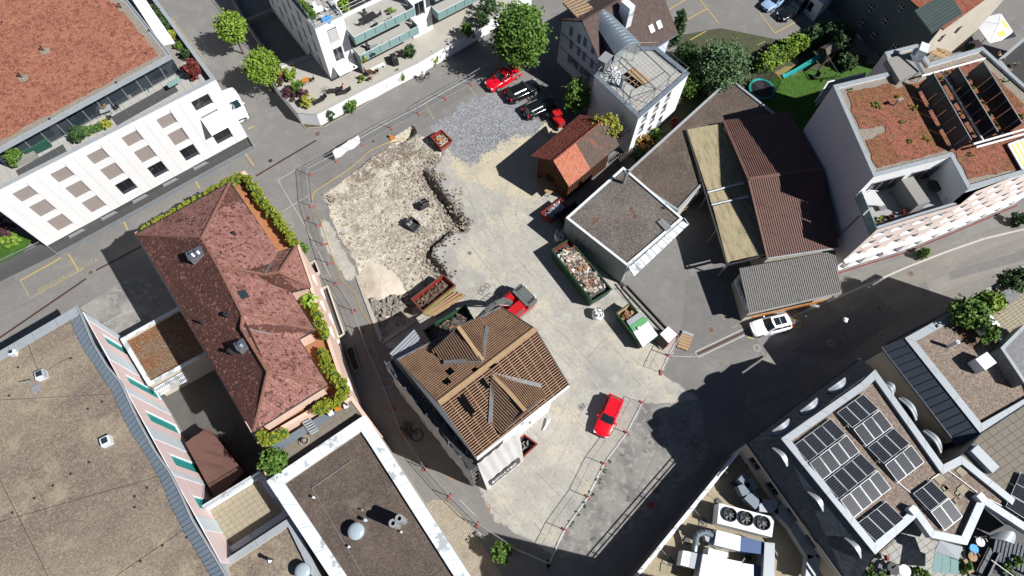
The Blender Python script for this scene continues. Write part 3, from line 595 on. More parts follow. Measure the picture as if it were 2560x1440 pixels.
# ---------- the excavated plot ----------
def smooth_noise(X,Y,f,seed):
    r=np.random.default_rng(seed); out=np.zeros_like(X)
    for _ in range(10):
        a=r.uniform(0,6.28); k=f*r.uniform(.6,1.6); out+=np.sin((X*np.cos(a)+Y*np.sin(a))*k+r.uniform(0,6.28))
    return out/10
xs=[p.x for p in PIT]; ys=[p.y for p in PIT]; G=.14
X,Y=np.meshgrid(np.arange(min(xs)-.4,max(xs)+.4,G),np.arange(min(ys)-.4,max(ys)+.4,G))
east=PL([(1055,425),(1078,462),(1108,503),(1132,540),(1152,566)],0); east2=PL([(1120,585),(1082,612),(1066,640),(1088,668),(1112,692)],0)
allp=PIT+[PIT[0]]
d_e=seg_d(X,Y,east); d_e2=seg_d(X,Y,east2); d_o=seg_d(X,Y,allp)
head=seg_d(X,Y,PL([(990,345),(1030,322)],0))
cel=seg_d(X,Y,PL([(930,700),(985,780)],0)); m1=P(940,420); m2=P(1068,382)
Z=-.42*np.clip(d_o/1.2,0,1)+.10*smooth_noise(X,Y,2.2,1)+.07*smooth_noise(X,Y,6,2)+rng.normal(size=X.shape)*.016
Z-=(1.0+.35*smooth_noise(X,Y,2.5,5))*np.exp(-(d_e/.5)**2)+.75*np.exp(-(d_e2/.6)**2)+1.1*np.exp(-(head/.55)**2)*(d_o>.05)
Z+=.45*np.exp(-((X-m1.x)**2+(Y-m1.y)**2)/6)+.55*np.exp(-((X-m2.x)**2+(Y-m2.y)**2)/1.6)
Z-=.55*np.exp(-(cel/2.4)**4)
Z=np.where(d_o<.16,np.minimum(Z,-.03),Z)
# outside the outline everything stays below the sheet
INS=inside(X,Y,PIT)
Z=np.where(INS,Z,np.minimum(Z,-.12)); nx=X.shape[1]; ny=X.shape[0]
keep=(INS|(d_o<.35))
mb=MB(); mb.v=list(zip(X.ravel().tolist(),Y.ravel().tolist(),Z.ravel().tolist()))
K_=keep
for j in range(ny-1):
    for i in range(nx-1):
        if K_[j,i] and K_[j+1,i] and K_[j,i+1] and K_[j+1,i+1]: mb.f.append((j*nx+i,j*nx+i+1,(j+1)*nx+i+1,(j+1)*nx+i))
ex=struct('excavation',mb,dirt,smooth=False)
for nm,ar in (('mound',1.5-seg_d(X,Y,PL([(895,428),(1005,372)],0))),('dark',.75-np.minimum(d_e,d_e2)*1.0)): ex.data.attributes.new(nm,'FLOAT','POINT').data.foreach_set('value',ar.ravel().astype('f'))  # dark tints the soil along the trench, its shade put into the colour
def zat(x,y):
    i=int((x-X[0,0])/G); j=int((y-Y[0,0])/G)
    return float(Z[min(max(j,0),ny-1),min(max(i,0),nx-1)])
# loose rubble
mb=MB(); n=0
while n<1700:
    x=random.uniform(min(xs),max(xs)); y=random.uniform(min(ys),max(ys))
    i=min(int((x-X[0,0])/G),nx-1); j=min(int((y-Y[0,0])/G),ny-1)
    if not INS[j,i]: continue
    near=min(d_e[j,i],d_e2[j,i]); 
    if near>3 and random.random()<.72: continue
    mb.rock((x,y,zat(x,y)+.02),random.choice((.05,.07,.09,.13,.2))*random.uniform(.7,1.15)*(1.2 if near<1.5 else 1)); n+=1
for px,py,rr,k in [(1140,515,1.1,60),(1165,560,1.0,60),(1145,480,.8,25),(1085,395,.9,60),(1100,440,.8,40),(825,500,.8,30)]:
    c=P(px,py)
    for _ in range(k):
        a=random.uniform(0,6.28); q=rr*random.random()**.6; mb.rock((c.x+q*math.cos(a),c.y+q*math.sin(a),.04),random.uniform(.06,.17))
o=mb.build('loose_rubble',mat('rubble_stone',S(200,190,172),.95,lay=[('r',0,0,1,S(160,148,132),.9),('n',2,.55,.7,S(225,218,204),.5)]))
o['kind']='stuff'
mb=MB()  # clods added along the trench and toned dark to deepen its wall's shade
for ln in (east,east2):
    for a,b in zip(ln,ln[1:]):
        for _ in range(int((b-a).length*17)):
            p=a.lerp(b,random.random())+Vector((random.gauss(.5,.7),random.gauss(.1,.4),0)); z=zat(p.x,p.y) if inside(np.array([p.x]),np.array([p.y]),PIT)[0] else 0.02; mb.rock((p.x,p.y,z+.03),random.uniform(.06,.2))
q=mb.build('trench_shade_clods',mat('shade_toned_clod',S(122,110,102),.95,lay=[('r',0,0,1,S(80,72,68),.9)])); q['kind']='stuff'; q['label']='earth clods added along the trench edge, coloured dark to deepen its shade'; q['category']='earth'
o['label']='pale broken stones strewn over the excavated plot'; o['category']='rubble'
# pale pile of sand in the cellar and its broken slabs
c0=P(950,705); r_=MB(); n=26
for a in range(9):
    for b in range(n):
        t=2*math.pi*b/n; q=a/8; rr=q*(3.7+.6*math.sin(3*t+1)+.4*math.sin(7*t)+.25*math.sin(13*t)); ct,st=math.cos(t),math.sin(t)
        x=c0.x+rr*(ct*.82-st*.2); y=c0.y+rr*(st*1.0+ct*-.25); r_.v.append((x,y,-.62+.5*(math.cos(q*math.pi)+1)/2+random.uniform(-.03,.03)-.35*(q>.9)))
for a in range(8):
    for b in range(n): r_.f.append((a*n+b,a*n+(b+1)%n,(a+1)*n+(b+1)%n,(a+1)*n+b))
o=solo('sand_pile','smooth pale sand pile in the corner of the old cellar','sand pile',r_,pale,smooth=True)
sp=thing('rubble_pile','heap of broken grey concrete slabs at the end of the cellar by the rusty container','rubble',tuple(P(985,782,-.5)))
slabm=mat('broken_concrete',S(150,143,134),.95,lay=[('r',0,0,1,S(186,178,166),.8),('n',3,.5,.7,S(120,114,106),.6)])
rk=[mesh('slab_piece',MB().rock((0,0,0),.36,.3),slabm) for _ in range(10)]
for k in range(250):
    u=random.random(); v=random.random(); q=P(928+u*122,738+v*62-u*v*46+ (6 if u<.3 else 0),0)
    if u>.86 and v<.5: continue
    share(random.choice(rk),'concrete_chunk',sp,(q.x,q.y,-.42+random.uniform(0,.4)),(random.uniform(-.5,.5),random.uniform(-.5,.5),random.uniform(0,6.28)),(random.uniform(.5,1.35),random.uniform(.5,1.2),random.uniform(.6,1.2)))
cw=thing('cellar_wall','low pale concrete foundation wall along the edge of the cellar','wall',tuple(P(957,860)))
for a,b,w in [((893,690),(955,855),.42),((955,857),(1062,787),.42)]:
    q,_=line(a,b,w); MB().prism(q,-1.4,.14).build('wall_section',mat('old_foundation',S(205,198,186),.9,lay=[('n',2,.5,.7,S(170,162,150),.7)]) if 'old_foundation' not in MATS else MATS['old_foundation'],cw)
# two excavator buckets lying in the pit
def bucket(px,py,rot,s,label,seed):
    random.seed(seed); c=P(px,py,-.3); z=zat(c.x,c.y); t=thing('digger_bucket',label,'excavator bucket',(c.x,c.y,z),'buckets lying in the pit'); M=Matrix.Rotation(rot,3,'Z')
    def T(x,y,zz): v=M@Vector((x,y,0)); return (c.x+v.x*s,c.y+v.y*s,z+zz*s)
    b=MB(); prof=[(-.6,.95),(-.75,.6),(-.7,.2),(-.4,.0),(.1,-.02),(.6,.12)]
    for i in range(5):
        (x0,z0),(x1,z1)=prof[i],prof[i+1]; b.slab([Vector(T(x0,-.55,z0+.1)),Vector(T(x1,-.55,z1+.1)),Vector(T(x1,.55,z1+.1)),Vector(T(x0,.55,z0+.1))],.06)
    b.build('shell',iron,t)
    for sy in (-.55,.55):
        k=MB(); k.slab([Vector(T(x,sy+dy,zz+.12)) for dy in (0,) for x,zz in prof]+[Vector(T(.35,sy,.62))],.01)
        n=len(prof)+1; pts=[Vector(T(x,sy,zz+.1)) for x,zz in prof]+[Vector(T(.3,sy,.75))]; k=MB(); off=M@Vector((0,.05*s,0)); k.add(pts+[p+off for p in pts],[tuple(range(n)),tuple(range(2*n-1,n-1,-1))]+[(i,(i+1)%n,n+(i+1)%n,n+i) for i in range(n)]); k.build('side_plate',iron,t)
    for i in range(5): MB().beam(T(.55,-.45+i*.22,.2),T(.85,-.45+i*.22,.26),.1*s,.06*s).build('tooth',galv,t)
    h=MB(); h.tube(T(-.6,-.3,1.1),T(-.6,.3,1.1),.09*s,8); h.tube(T(-.25,-.3,1.15),T(-.25,.3,1.15),.08*s,8); h.beam(T(-.7,-.22,1),T(-.1,-.22,1.05),.06,.3*s); h.beam(T(-.7,.22,1),T(-.1,.22,1.05),.06,.3*s); h.build('hitch',iron,t)
bucket(1057,512,2.2,1.0,'dark steel bucket standing upright in the pit near the trench',3)
bucket(1033,566,-.6,1.05,'grey worn bucket lying tilted lower down in the pit',4)
random.seed(11)

# tyre marks pressed into the dusty yard
for k,(pts,w) in enumerate((([(1250,700),(1240,600),(1200,500),(1170,440)],1.0),([(1330,860),(1420,930),(1480,1010),(1450,1120)],1.1),([(1290,1290),(1350,1200),(1400,1100),(1440,1000)],1.0),([(1380,700),(1310,620),(1270,540),(1290,450)],1.1),([(1560,930),(1500,860),(1430,800),(1350,760)],1.0))):
    c=[P(x,y) for x,y in pts]; mb=MB()
    for s_ in (-.85,.85):
        L=[]
        for i in range(33):
            t=i/32*(len(c)-1); a=min(int(t),len(c)-2); p=c[a].lerp(c[a+1],t-a); d=(c[a+1]-c[a]).normalized(); L.append((p+Vector((-d.y,d.x,0))*(s_+.04*math.sin(i*.4+k)),Vector((-d.y,d.x,0))))
        for (p,n0),(q,n1) in zip(L,L[1:]):
            if random.random()<.9: mb.poly([p-n0*.09,q-n1*.09,q+n1*.09,p+n0*.09])
    for i,v in enumerate(mb.v): mb.v[i]=(v[0],v[1],.009)
    struct('tyre_mark',mb,MATS.get('tyre_dust') or mat('tyre_dust',S(194,189,178),.95,lay=[('n',2,.45,.6,S(205,198,184),.9)]))
# ================= BUILDINGS, WEST HALF =================
def ccw(p):
    A=sum(p[i][0]*p[(i+1)%len(p)][1]-p[(i+1)%len(p)][0]*p[i][1] for i in range(len(p))); return list(p) if A>0 else list(p)[::-1]
def onpl(px,py,A,B):
    """(u,z) of a picture point on the upright plane through A,B"""
    v=c2w(Vector((px-1280,py-720,FOC))); d=V2(B-A).normalized(); n=Vector((-d.y,d.x,0)); t=V2(A).dot(n)/Vector((v.x,v.y,0)).dot(n); q=v*t
    return (q-V2(A)).x*d.x+(q-V2(A)).y*d.y, q.z+CH
def block(name,label,cat,poly,z,wm,rm,cw=.5,drop=.35,cap=capm,z0=0,seg=3,capedges=None,loc=None):
    poly=ccw(poly); c=sum(poly,Vector())/len(poly); t=thing(name,label,cat,(c.x,c.y,0))
    MB().prism(poly,z0,z,bot=False,top=False).build('walls',wm,t)
    i=inset(poly,cw); r=MB(); r.prism(i,z-drop-.2,z-drop,bot=False); r.build('roof_surface',rm,t)
    p=MB(); p.ring(inset(poly,.004),i,z-drop-.25,z); p.build('parapet',wm,t); caps(t,poly,cw+.02,z+.002,z+.06,cap,seg,edges=capedges); return t,poly
# ---- A office block with sedum roof
A=P(0,473,11.8);B=P(537,200,11.8); d=V2(B-A).normalized(); A0=V2(A)-d*1.7; B0=V2(B)+d*.1; nl=Vector((-d.y,d.x,0)); e_=(V2(P(392,0,11.8))-B0).normalized()
OF=[A0,B0,B0+e_*34,A0+e_*34]
t=thing('office_building','white panelled office block with red sedum roof and planted roof terrace','office building',tuple(B0))
w_=MB(); cols=[19.8,15.8,11.9,8.1,4.3,.45]; ops=[]
for ci,u in enumerate(cols):
    for ri,(za,zb) in enumerate([(9.0,11.0),(6.05,8.1),(3.05,5.2)]): ops.append((u+1.7-.1,za,u+1.7+(2.0 if ci==0 else 1.7)-.1,zb))
pt=wall(w_,A0,B0,2.0,11.8,ops,.28); w_.build('facade',whiteb,t)
for k,o in enumerate(ops):
    ci,ri=k//3,k%3; gl=(ci==0 and ri!=1) or (ri==2 and 0<ci<4)
    if gl: window(t,A0,B0,o,.28,glassd,dmetal,1,sill=whiteb)
    else:
        g=MB(); q=.12; g.poly([pt(o[0],o[1],q),pt(o[2],o[1],q),pt(o[2],o[3],q),pt(o[0],o[3],q)]); g.build('blind',blind,t)
        f=MB()
        for (a0,b0,a1,b1) in [(o[0]-.05,o[1]-.07,o[2]+.05,o[1]),(o[2],o[1],o[2]+.05,o[3])]: f.add([pt(a0,b0,-.06),pt(a1,b0,-.06),pt(a1,b1,-.06),pt(a0,b1,-.06),pt(a0,b0,.02),pt(a1,b0,.02),pt(a1,b1,.02),pt(a0,b1,.02)],[(0,1,2,3),(0,1,5,4),(1,2,6,5),(2,3,7,6),(3,0,4,7)])
        f.build('window_sill',whiteb,t)
# facade sheets between the windows
us=sorted([o[0] for o in ops[::3]]+[o[2] for o in ops[::3]]+[0,(B0-A0).length])
for i in range(0,len(us),2):
    a_,b_=us[i]+(.06),us[i+1]-(.06); k=2 if b_-a_>1.4 else 1
    for j in range(k):
        u0=a_+(b_-a_)*j/k+.012; u1=a_+(b_-a_)*(j+1)/k-.012; g=MB(); g.add([pt(u0,2.02,-.03),pt(u1,2.02,-.03),pt(u1,11.3,-.03),pt(u0,11.3,-.03),pt(u0,2.02,-.002),pt(u1,2.02,-.002),pt(u1,11.3,-.002),pt(u0,11.3,-.002)],[(0,1,2,3),(0,1,5,4),(1,2,6,5),(2,3,7,6),(3,0,4,7)]); g.build('facade_panel',whiteb,t)
o=ops[1]; aw=MB(); q0,q1=Vector(pt(o[0]-.1,o[3]-.1,-.15)),Vector(pt(o[2]+.1,o[3]-.1,-.15)); nr=Vector((d.y,-d.x,0)); q2=q1+nr*1.25+Vector((0,0,-1.6)); q3=q0+nr*1.25+Vector((0,0,-1.6)); aw.slab([q0,q1,q2,q3],.04); aw.build('awning',tarp,t)
s_=MB(); n_=wall(s_,A0-nl*-.25,B0-nl*-.25,0,2.0,[(u+1.75,1.15,u+3.5,1.85) for u in cols[1:]],.25); s_.build('plinth',stone,t)
for u in cols[1:]: window(t,A0+nl*.25,B0+nl*.25,(u+1.75,1.15,u+3.5,1.85),.25,glassd,galv,0,sill=galv)
stn=0
for r_ in range(2):
    u=-.0
    while u<24.6 and stn<60:
        w1=1.15; a_,b_=u+.01,min(u+w1,24.7)-.01; z0_=.02+r_*.56; q=.22
        g=MB(); P0=A0+nl*.25; f=lambda uu,zz,qq:(P0.x+d.x*uu-nr.x*qq,P0.y+d.y*uu-nr.y*qq,zz)
        g.add([f(a_,z0_,-.03),f(b_,z0_,-.03),f(b_,z0_+.53,-.03),f(a_,z0_+.53,-.03),f(a_,z0_,0),f(b_,z0_,0),f(b_,z0_+.53,0),f(a_,z0_+.53,0)],[(0,1,2,3),(0,1,5,4),(1,2,6,5),(2,3,7,6),(3,0,4,7)]); g.build('stone_slab',stone,t); u+=w1; stn+=1
sides=MB(); wall(sides,OF[1],OF[2],0,11.8,[(3+i*4.4,z,5+i*4.4,z+2) for i in range(6) for z in (3,6,9)],.25); wall(sides,OF[2],OF[3],0,11.8); wall(sides,OF[3],OF[0],0,11.8); sides.build('side_walls',white,t)
for i in range(6):
    for z in (3,6,9): window(t,OF[1],OF[2],(3+i*4.4,z,5+i*4.4,z+2),.25,glassd,dmetal,1)
MB().ring(inset(OF,.003),inset(OF,.38),10.6,11.8).build('parapet',whiteb,t)
caps(t,OF,.4,11.801,11.86,capm,3.2)
g=MB(); g.beam(A0+nr*.25+Vector((0,0,.12)),B0+nr*.25+Vector((0,0,.12)),.16,.16); g.build('base_rail',zinc,t)
PH=[V2(P(428,138,14.2)),V2(P(318,0,14.2)),V2(P(-60,-130,14.2)),V2(P(-70,410,14.2))]; PH=ccw(PH)
IN=inset(OF,.4); tp=MB(); tp.prism(IN,10.6,10.9,bot=False); tp.build('terrace_base',manhg,t)
ti=V2(P(428,138,14.2)); tl=V2(P(-70,410,14.2))
strip=[A0+d*.5+nl*.42,B0-d*.5+nl*.42,(ti+d*2.6)-nl*.3 if 0 else B0-d*.45+nl*5.2,A0+d*.5+nl*5.2]
pave(t,strip,math.atan2(d.y,d.x),.9,.62,10.905,pavb,maxn=290)
pw=inset(PH,[1.1]*4); MB().prism(pw,10.9,14.0).build('penthouse_walls',dmetal,t)
MB().prism(PH,13.75,14.12).build('penthouse_roof',capm,t); ri=inset(PH,.35)
MB().prism(ri,14.1,14.16).build('gravel_margin',edgeg,t)
sd=inset(PH,[1.1,.9,1.1,.9]); SE_=jag([Vector((p.x,p.y,0)) for p in sd],.8,.16); sheet('sedum_carpet',SE_,sedum,14.2,kind=None).parent=t
bpy.data.objects['sedum_carpet'].location=-OFF[t.name]; caps(t,PH,.12,14.14,14.24,capm,3)
for x0,x1,y0 in ((0,0,0),): pass
wl=MB(); L=(V2(ti)-V2(tl)).length; du=(V2(ti)-V2(tl)).normalized()
for k in range(4):
    a=V2(tl)+du*(4.5+k*4.4)+nl*1.06; b=a+du*3.4
    window(t,a,b,(0,11.0,3.4,13.4),-.03,glass,galv,1)
dk=[ti-du*8.6+nl*.2,ti-du*1.4+nl*.2,ti-du*1.4-nl*1.25,ti-du*8.6-nl*1.25]; pave(t,dk,math.atan2(du.y,du.x),.8,.5,10.95,stone,'deck_slab',maxn=60)
dk=[ti-du*19-nl*-.2,ti-du*14-nl*-.2,ti-du*14-nl*1.0,ti-du*19-nl*1.0]; pave(t,dk,math.atan2(du.y,du.x),.8,.5,10.95,stone,'deck_slab',maxn=60)
for a_,b_ in ((1.6,.6),): 
    q=ti-du*1.3-nl*.9; MB().box((q.x,q.y,11.9),(1.5,.7,.06),math.atan2(du.y,du.x)).build('canopy_glass',cyang,t)
g=MB(); q=[P(333,0,13.2),P(363,0,13.2),P(437,106,13.2),P(405,113,13.2)]; q[0]=P(300,-50,13.2); q[1]=P(330,-50,13.2); g.slab(q,.12); g.build('pergola_roof',tarp,t)
for x,y in ((108,125),(53,192),(302,18)):
    q=P(x,y,14.3); g=MB(); g.tube((q.x,q.y,14.2),(q.x,q.y,14.75),.07,8); g.tube((q.x,q.y,14.75),(q.x,q.y,14.8),.13,8); g.build('vent_pipe',iron,t); MB().disc((q.x+.2,q.y-.1,14.205),.5,14,.02).build('vent_gravel',edgeg,t)
for x,y in ((4,55),(123,296),(290,205),(372,75),(364,132)):
    q=P(x,y,14.3); MB().disc((q.x,q.y,14.25),.12,8,.05).build('roof_outlet',iron,t)
# things on its terrace
Z=10.95
shrub('maple_tree','dark red Japanese maple in the corner planting of the roof terrace',P(478,170,12.2),Z,.85,2.0,700,.16,lf_red,cat='tree')
shrub('potted_shrub','round dark green clipped shrub beside the red maple',P(457,128,12),Z,.5,1.3,380,.11,lf_dark,'shrubs on the roof terrace')
shrub('potted_shrub','round bright green box ball near the white pergola roof',P(441,107,11.8),Z,.4,.9,260,.1,lf_mid,'shrubs on the roof terrace')
shrub('flowering_bush','yellow flowering bush along the terrace edge',P(430,80,11.8),Z,.5,1.0,300,.11,lf_yel,'shrubs on the roof terrace')
shrub('potted_shrub','small pink flowering clump between the yellow bush and box ball',P(437,95,11.6),Z,.25,.6,120,.08,lf_purp)
shrub('potted_shrub','dark upright shrub at the corner end of the terrace, left most of the plants',P(35,390,12.2),Z,.8,2.2,700,.13,lf_mid,'shrubs on the roof terrace')
shrub('potted_shrub','rounded dark evergreen shrub against the terrace parapet',P(192,333,12),Z,.75,1.7,650,.12,lf_dark,'shrubs on the roof terrace')
shrub('potted_shrub','yellow tipped end of the planting on the terrace parapet',P(260,303,11.8),Z,.5,1.0,300,.11,lf_yel,'shrubs on the roof terrace')
hedge('low_hedge','row of bright green plants along the terrace parapet',[P(214,327,11.5),P(252,312,11.5)],.7,Z,Z+.9,120,.11,lf_mid)
hedge('low_hedge','dark green planting in the trough by the white pergola roof',[P(385,20,11.5),P(420,70,11.5)],.7,Z,Z+1.1,130,.12,lf_dark)
c=P(318,238,11.3); pl=thing('planter','grey square planter with a yellow green tuft on the terrace','planter',(c.x,c.y,Z)); MB().box((c.x,c.y,Z+.3),(.7,.7,.6),.5).build('pot',manhg,pl); cr=MB(); leaves(cr,(c.x,c.y,Z+.75),(.35,.35,.3),140,.09); cr.build('foliage',lf_yel,pl)
c=P(62,395,11.3); MBx=MB(); MBx.box((c.x,c.y,Z+.3),(2.2,.8,.6),math.atan2(d.y,d.x)); solo('planter_box','long grey planter box under the left most shrub of the roof terrace','planter',MBx,manhg)
c=P(88,362,11.6); t2=thing('covered_furniture','garden furniture under a dark green tarpaulin','furniture cover',(c.x,c.y,Z)); g=MB(); an=math.atan2(d.y,d.x); g.box((c.x,c.y,Z+.4),(2.4,1.1,.8),an); g.build('tarpaulin',tarpg,t2)
g=MB()
for k in range(7): q=c+Vector((math.cos(an),math.sin(an),0))*(-1.05+k*.35); g.ball((q.x,q.y,Z+.78),.32,8,5,.35,.1)
g.build('tarpaulin_folds',tarpg,t2)
def table_set(px,py,z,label,tm,chm,nch=4,r=.55,rnd=False,grp=None,rot=.5,chl='chair',tl_=None):
    c=P(px,py,z+.7); t=thing('garden_table',label,'table',(c.x,c.y,z)); g=MB()
    if rnd: g.disc((c.x,c.y,z+.7),r,18,.04)
    else: g.box((c.x,c.y,z+.72),(r*2,r*1.5,.04),rot)
    g.build('tabletop',tm,t)
    for k in range(4):
        a=rot+.785+k*1.5708; MB().tube((c.x+r*.7*math.cos(a),c.y+r*.6*math.sin(a),z),(c.x+r*.7*math.cos(a),c.y+r*.6*math.sin(a),z+.7),.025,5).build('leg',iron,t)
    for k in range(nch):
        a=rot+k*2*math.pi/nch; chair(c.x+(r+.45)*math.cos(a),c.y+(r+.4)*math.sin(a),z,a+math.pi,chm,'%s %s %s'%(chl,['at the right end of','behind','left of','in front of','just beside'][k],tl_ or ' '.join(label.split()[:7])),grp)
def chair(x,y,z,a,m,label,grp=None):
    t=thing('chair',label,'chair',(x,y,z),grp); R_=Matrix.Rotation(a,3,'Z'); f=lambda p:tuple(Vector((x,y,z))+R_@Vector(p))
    MB().box(f((0,0,.44)),(.44,.44,.04),a).build('seat',m,t); g=MB(); g.beam(f((-.22,-.2,.68)),f((-.22,.2,.68)),.04,.42); g.build('backrest',m,t)
    for i,j in ((-.2,-.2),(.2,-.2),(.2,.2),(-.2,.2)): MB().tube(f((i,j,0)),f((i,j,.44)),.018,4).build('leg',iron,t)
table_set(263,272,Z,'pale garden table with plants on the office roof terrace',capm,iron,4,.6,grp='chairs on the office roof terrace',chl='dark metal chair')
c=P(260,262,11.8); shrub('potted_plant','russet potted plant standing on the pale terrace table',P(259,266,11.9),Z+.74,.25,.5,110,.07,lf_or)
c=P(340,232,11.1); solo('toy','cyan plastic watering can lying on the roof terrace','watering can',MB().ball((c.x,c.y,Z+.12),.2,8,5,.7).tube((c.x,c.y,Z+.15),(c.x-.5,c.y-.1,Z+.2),.05,6),tealp)
c=P(362,222,11.1); solo('hose_reel','dark green hose reel on the roof terrace','hose reel',MB().ball((c.x,c.y,Z+.18),.22,8,5,.8).tube((c.x+.3,c.y,Z+.05),(c.x+.5,c.y-.4,Z+.05),.03,6),tarpg)
# ramp wall and garden at the far left
g=MB(); g.prism([P(-60,705,1.6),P(122,617,1.6),P(112,605,1.6),P(-60,690,1.6)],0,1.6); t=thing('ramp_wall','grey concrete wall with a railing beside the garage ramp','wall',tuple(P(50,660))); g.build('wall_body',stone,t)
g=MB(); a=P(-20,660,2.4);b=P(110,598,2.4)
for k in range(30): q=a.lerp(b,k/29); g.tube((q.x,q.y,1.6),q,.015,4)
g.tube(a,b,.03,5); g.build('railing',galv,t)
sheet('garden_bed',PL([(-40,560),(0,560),(80,600),(60,630),(-40,680)],1.55),lawn,1.55)
shrub('garden_shrub','purple leaved shrub in the garden at the left edge',P(12,570,2.2),1.55,1.3,1.4,500,.16,lf_purp); shrub('garden_shrub','light green ground shrub below the purple one at the left edge',P(20,600,1.9),1.55,1.3,.7,500,.14,lf_bright)
for x,y in ((60,645),(2,678)):
    mbx=MB(); a=P(x-12,y+4,.5);b=P(x+14,y-8,.5); mbx.beam(a,b,.05,.35); o=solo('warning_strip','yellow and black warning board on the ramp wall, %s one'%('right hand' if x>30 else 'left hand'),'warning board',mbx,yel,group='warning boards on the ramp wall')
    for k in range(5): q=a.lerp(b,(k+.5)/5); mb2=MB(); mb2.beam(q-(b-a).normalized()*.08+Vector((0,0,-.17)),q+(b-a).normalized()*.08+Vector((0,0,.18)),.06,.09); s=mb2.build('black_stripe',blk); s.data.transform(Matrix.Translation(-o.location)); s.parent=o
# ---- B white apartment house with glass balconies
A=P(787,72,10.4); W_=P(700,-20,10.4); E_=P(1000,0,10.4)
A=V2(A); d=(V2(P(1000,-30,10.4))-A).normalized(); nl=Vector((-d.y,d.x,0)); nr=-nl
def ap(u,v,z=0): q=A+d*u+nl*v; return Vector((q.x,q.y,z))
poly=[ap(0,0),ap(3.7,0),ap(3.7,2.8),ap(12.4,2.8),ap(12.4,0),ap(15.5,0),ap(15.5,2.2),ap(24,2.2),ap(24,17),ap(0,17)]
t=thing('apartment_house','white apartment house with turquoise glass balconies and a railed roof terrace','apartment house',tuple(A))
ops=[(1.3,7.2,2.5,9.4),(1.3,4.2,2.5,6.4),(.9,2.0,3.2,4.1)]
g=MB()
for i in range(len(poly)):
    a,b=poly[i],poly[(i+1)%len(poly)]; o=[]
    if i==0: o=ops
    if i==2: o=[(1,2.05,7.6,4.4),(1,4.9,7.6,7.1),(1,7.7,7.6,9.9)]
    if i==4: o=[(.8,5,2.2,7.2),(.8,7.8,2.2,9.8)]
    if i==9: o=[(1.2+k*2.6,zz,2.1+k*2.6,zz+1.9) for k in range(6) for zz in (2.4,5.0,7.6)]
    wall(g,a,b,0,10.4,o,.25)
    for q in o: window(t,a,b,q,.25,glassd if not(i==0 and q[1]==7.2) else blind,galv,1 if i!=9 else 0)
g.build('walls',white,t)
a,b=poly[0],poly[1]
for k in range(9):
    z=7.3+k*.23; MB().beam(ap(1.35,-.02,z),ap(2.45,-.02,z),.05,.1).build('shutter_slat',whiteb,t)
MB().prism(inset(poly,.05),9.7,10.1).build('roof_slab',pavb,t)
g=MB(); g.ring(inset(poly,.003),inset(poly,.3),10.0,10.4); g.build('parapet',white,t); caps(t,poly,.32,10.401,10.46,capm,3)
g=MB()
for a_,b_ in ((0,9),(0,1),(1,2)): 
    a,b=inset(poly,.15)[a_],inset(poly,.15)[b_]; k=max(2,int((b-a).length/1.5))
    for i in range(k+1): q=a.lerp(b,i/k); g.tube((q.x,q.y,10.4),(q.x,q.y,11.4),.025,5)
    g.tube((a.x,a.y,11.4),(b.x,b.y,11.4),.03,5); g.tube((a.x,a.y,10.9),(b.x,b.y,10.9),.015,4)
a,b=ap(.2,.15,11.4),ap(15.4,.15,11.4); g.tube(a,b,.03,5); g.tube(a-Vector((0,0,.5)),b-Vector((0,0,.5)),.015,4); g.build('roof_railing',galv,t)
pave(t,[ap(.4,.4),ap(3.6,.4),ap(3.6,3.2),ap(12,3.2),ap(12,6),ap(.4,6)],math.atan2(d.y,d.x),.9,.6,10.105,pavb,maxn=110)
def balcony(u0,v0,u1,v1,zf,label=None):
    MB().prism([ap(u0,v0),ap(u1,v0),ap(u1,v1),ap(u0,v1)],zf-.22,zf).build('balcony_slab',pavb,t)
    for a,b in ((ap(u0,v0),ap(u1,v0)),(ap(u0,v0),ap(u0,v0+1.7)),(ap(u1,v0),ap(u1,v0+1.7))):
        k=max(1,round((b-a).length/1.4))
        for i in range(k):
            p,q=a.lerp(b,i/k+.004),a.lerp(b,(i+1)/k-.004); MB().beam((p.x,p.y,zf+.42),(q.x,q.y,zf+.42),.03,1.15).build('glass_panel',cyang,t)
        MB().beam((a.x,a.y,zf+1.03),(b.x,b.y,zf+1.03),.06,.05).build('handrail',capw,t)
for zf in (7.4,4.7): balcony(3.75,-1.7+(0 if zf>6 else -.3),12.3,2.75,zf)
balcony(15.6,-1.5,23.8,2.15,4.7); balcony(15.6,-1.2,23.8,2.15,7.4)
g=MB(); g.slab([ap(.7,0,4.1),ap(3.3,0,4.1),ap(3.3,-1.5,3.6),ap(.7,-1.5,3.6)],.05); g.build('awning',tarp,t)
g=MB(); g.box(tuple(ap(3.9,-.8,3.1)),(.12,1.5,2.1),math.atan2(d.y,d.x)); g.build('side_screen',capm,t)
MB().prism([ap(2,9),ap(16,9),ap(16,17),ap(2,17)],10.1,13).build('penthouse',white,t)
hedge('roof_hedge','dark green hedge along the west edge of the apartment roof terrace',[ap(.7,1.4),ap(.7,12)],.8,10.15,11.4,130,.13,lf_mid)
shrub('potted_shrub','bright green shrub on the apartment roof terrace by the railing',P(862,10,11),10.15,.8,1.6,500,.13,lf_bright,cat='shrub')
c=P(816,44,10.6); solo('paddling_pool','small bright blue paddling pool on the apartment roof terrace','paddling pool',MB().disc((c.x,c.y,10.15),.6,20,.25),bluep)
table_set(795,24,10.15,'white table on the apartment roof terrace',whiteb,whiteb,4,.6,grp='white chairs on the apartment roof terrace',chl='white chair')
c=P(925,42,8.2); chg='chairs on the upper balcony'; table_set(925,42,7.42,'black rectangular table on the upper glass balcony',blk,iron,4,.8,grp=chg,rot=math.atan2(d.y,d.x),chl='black chair')
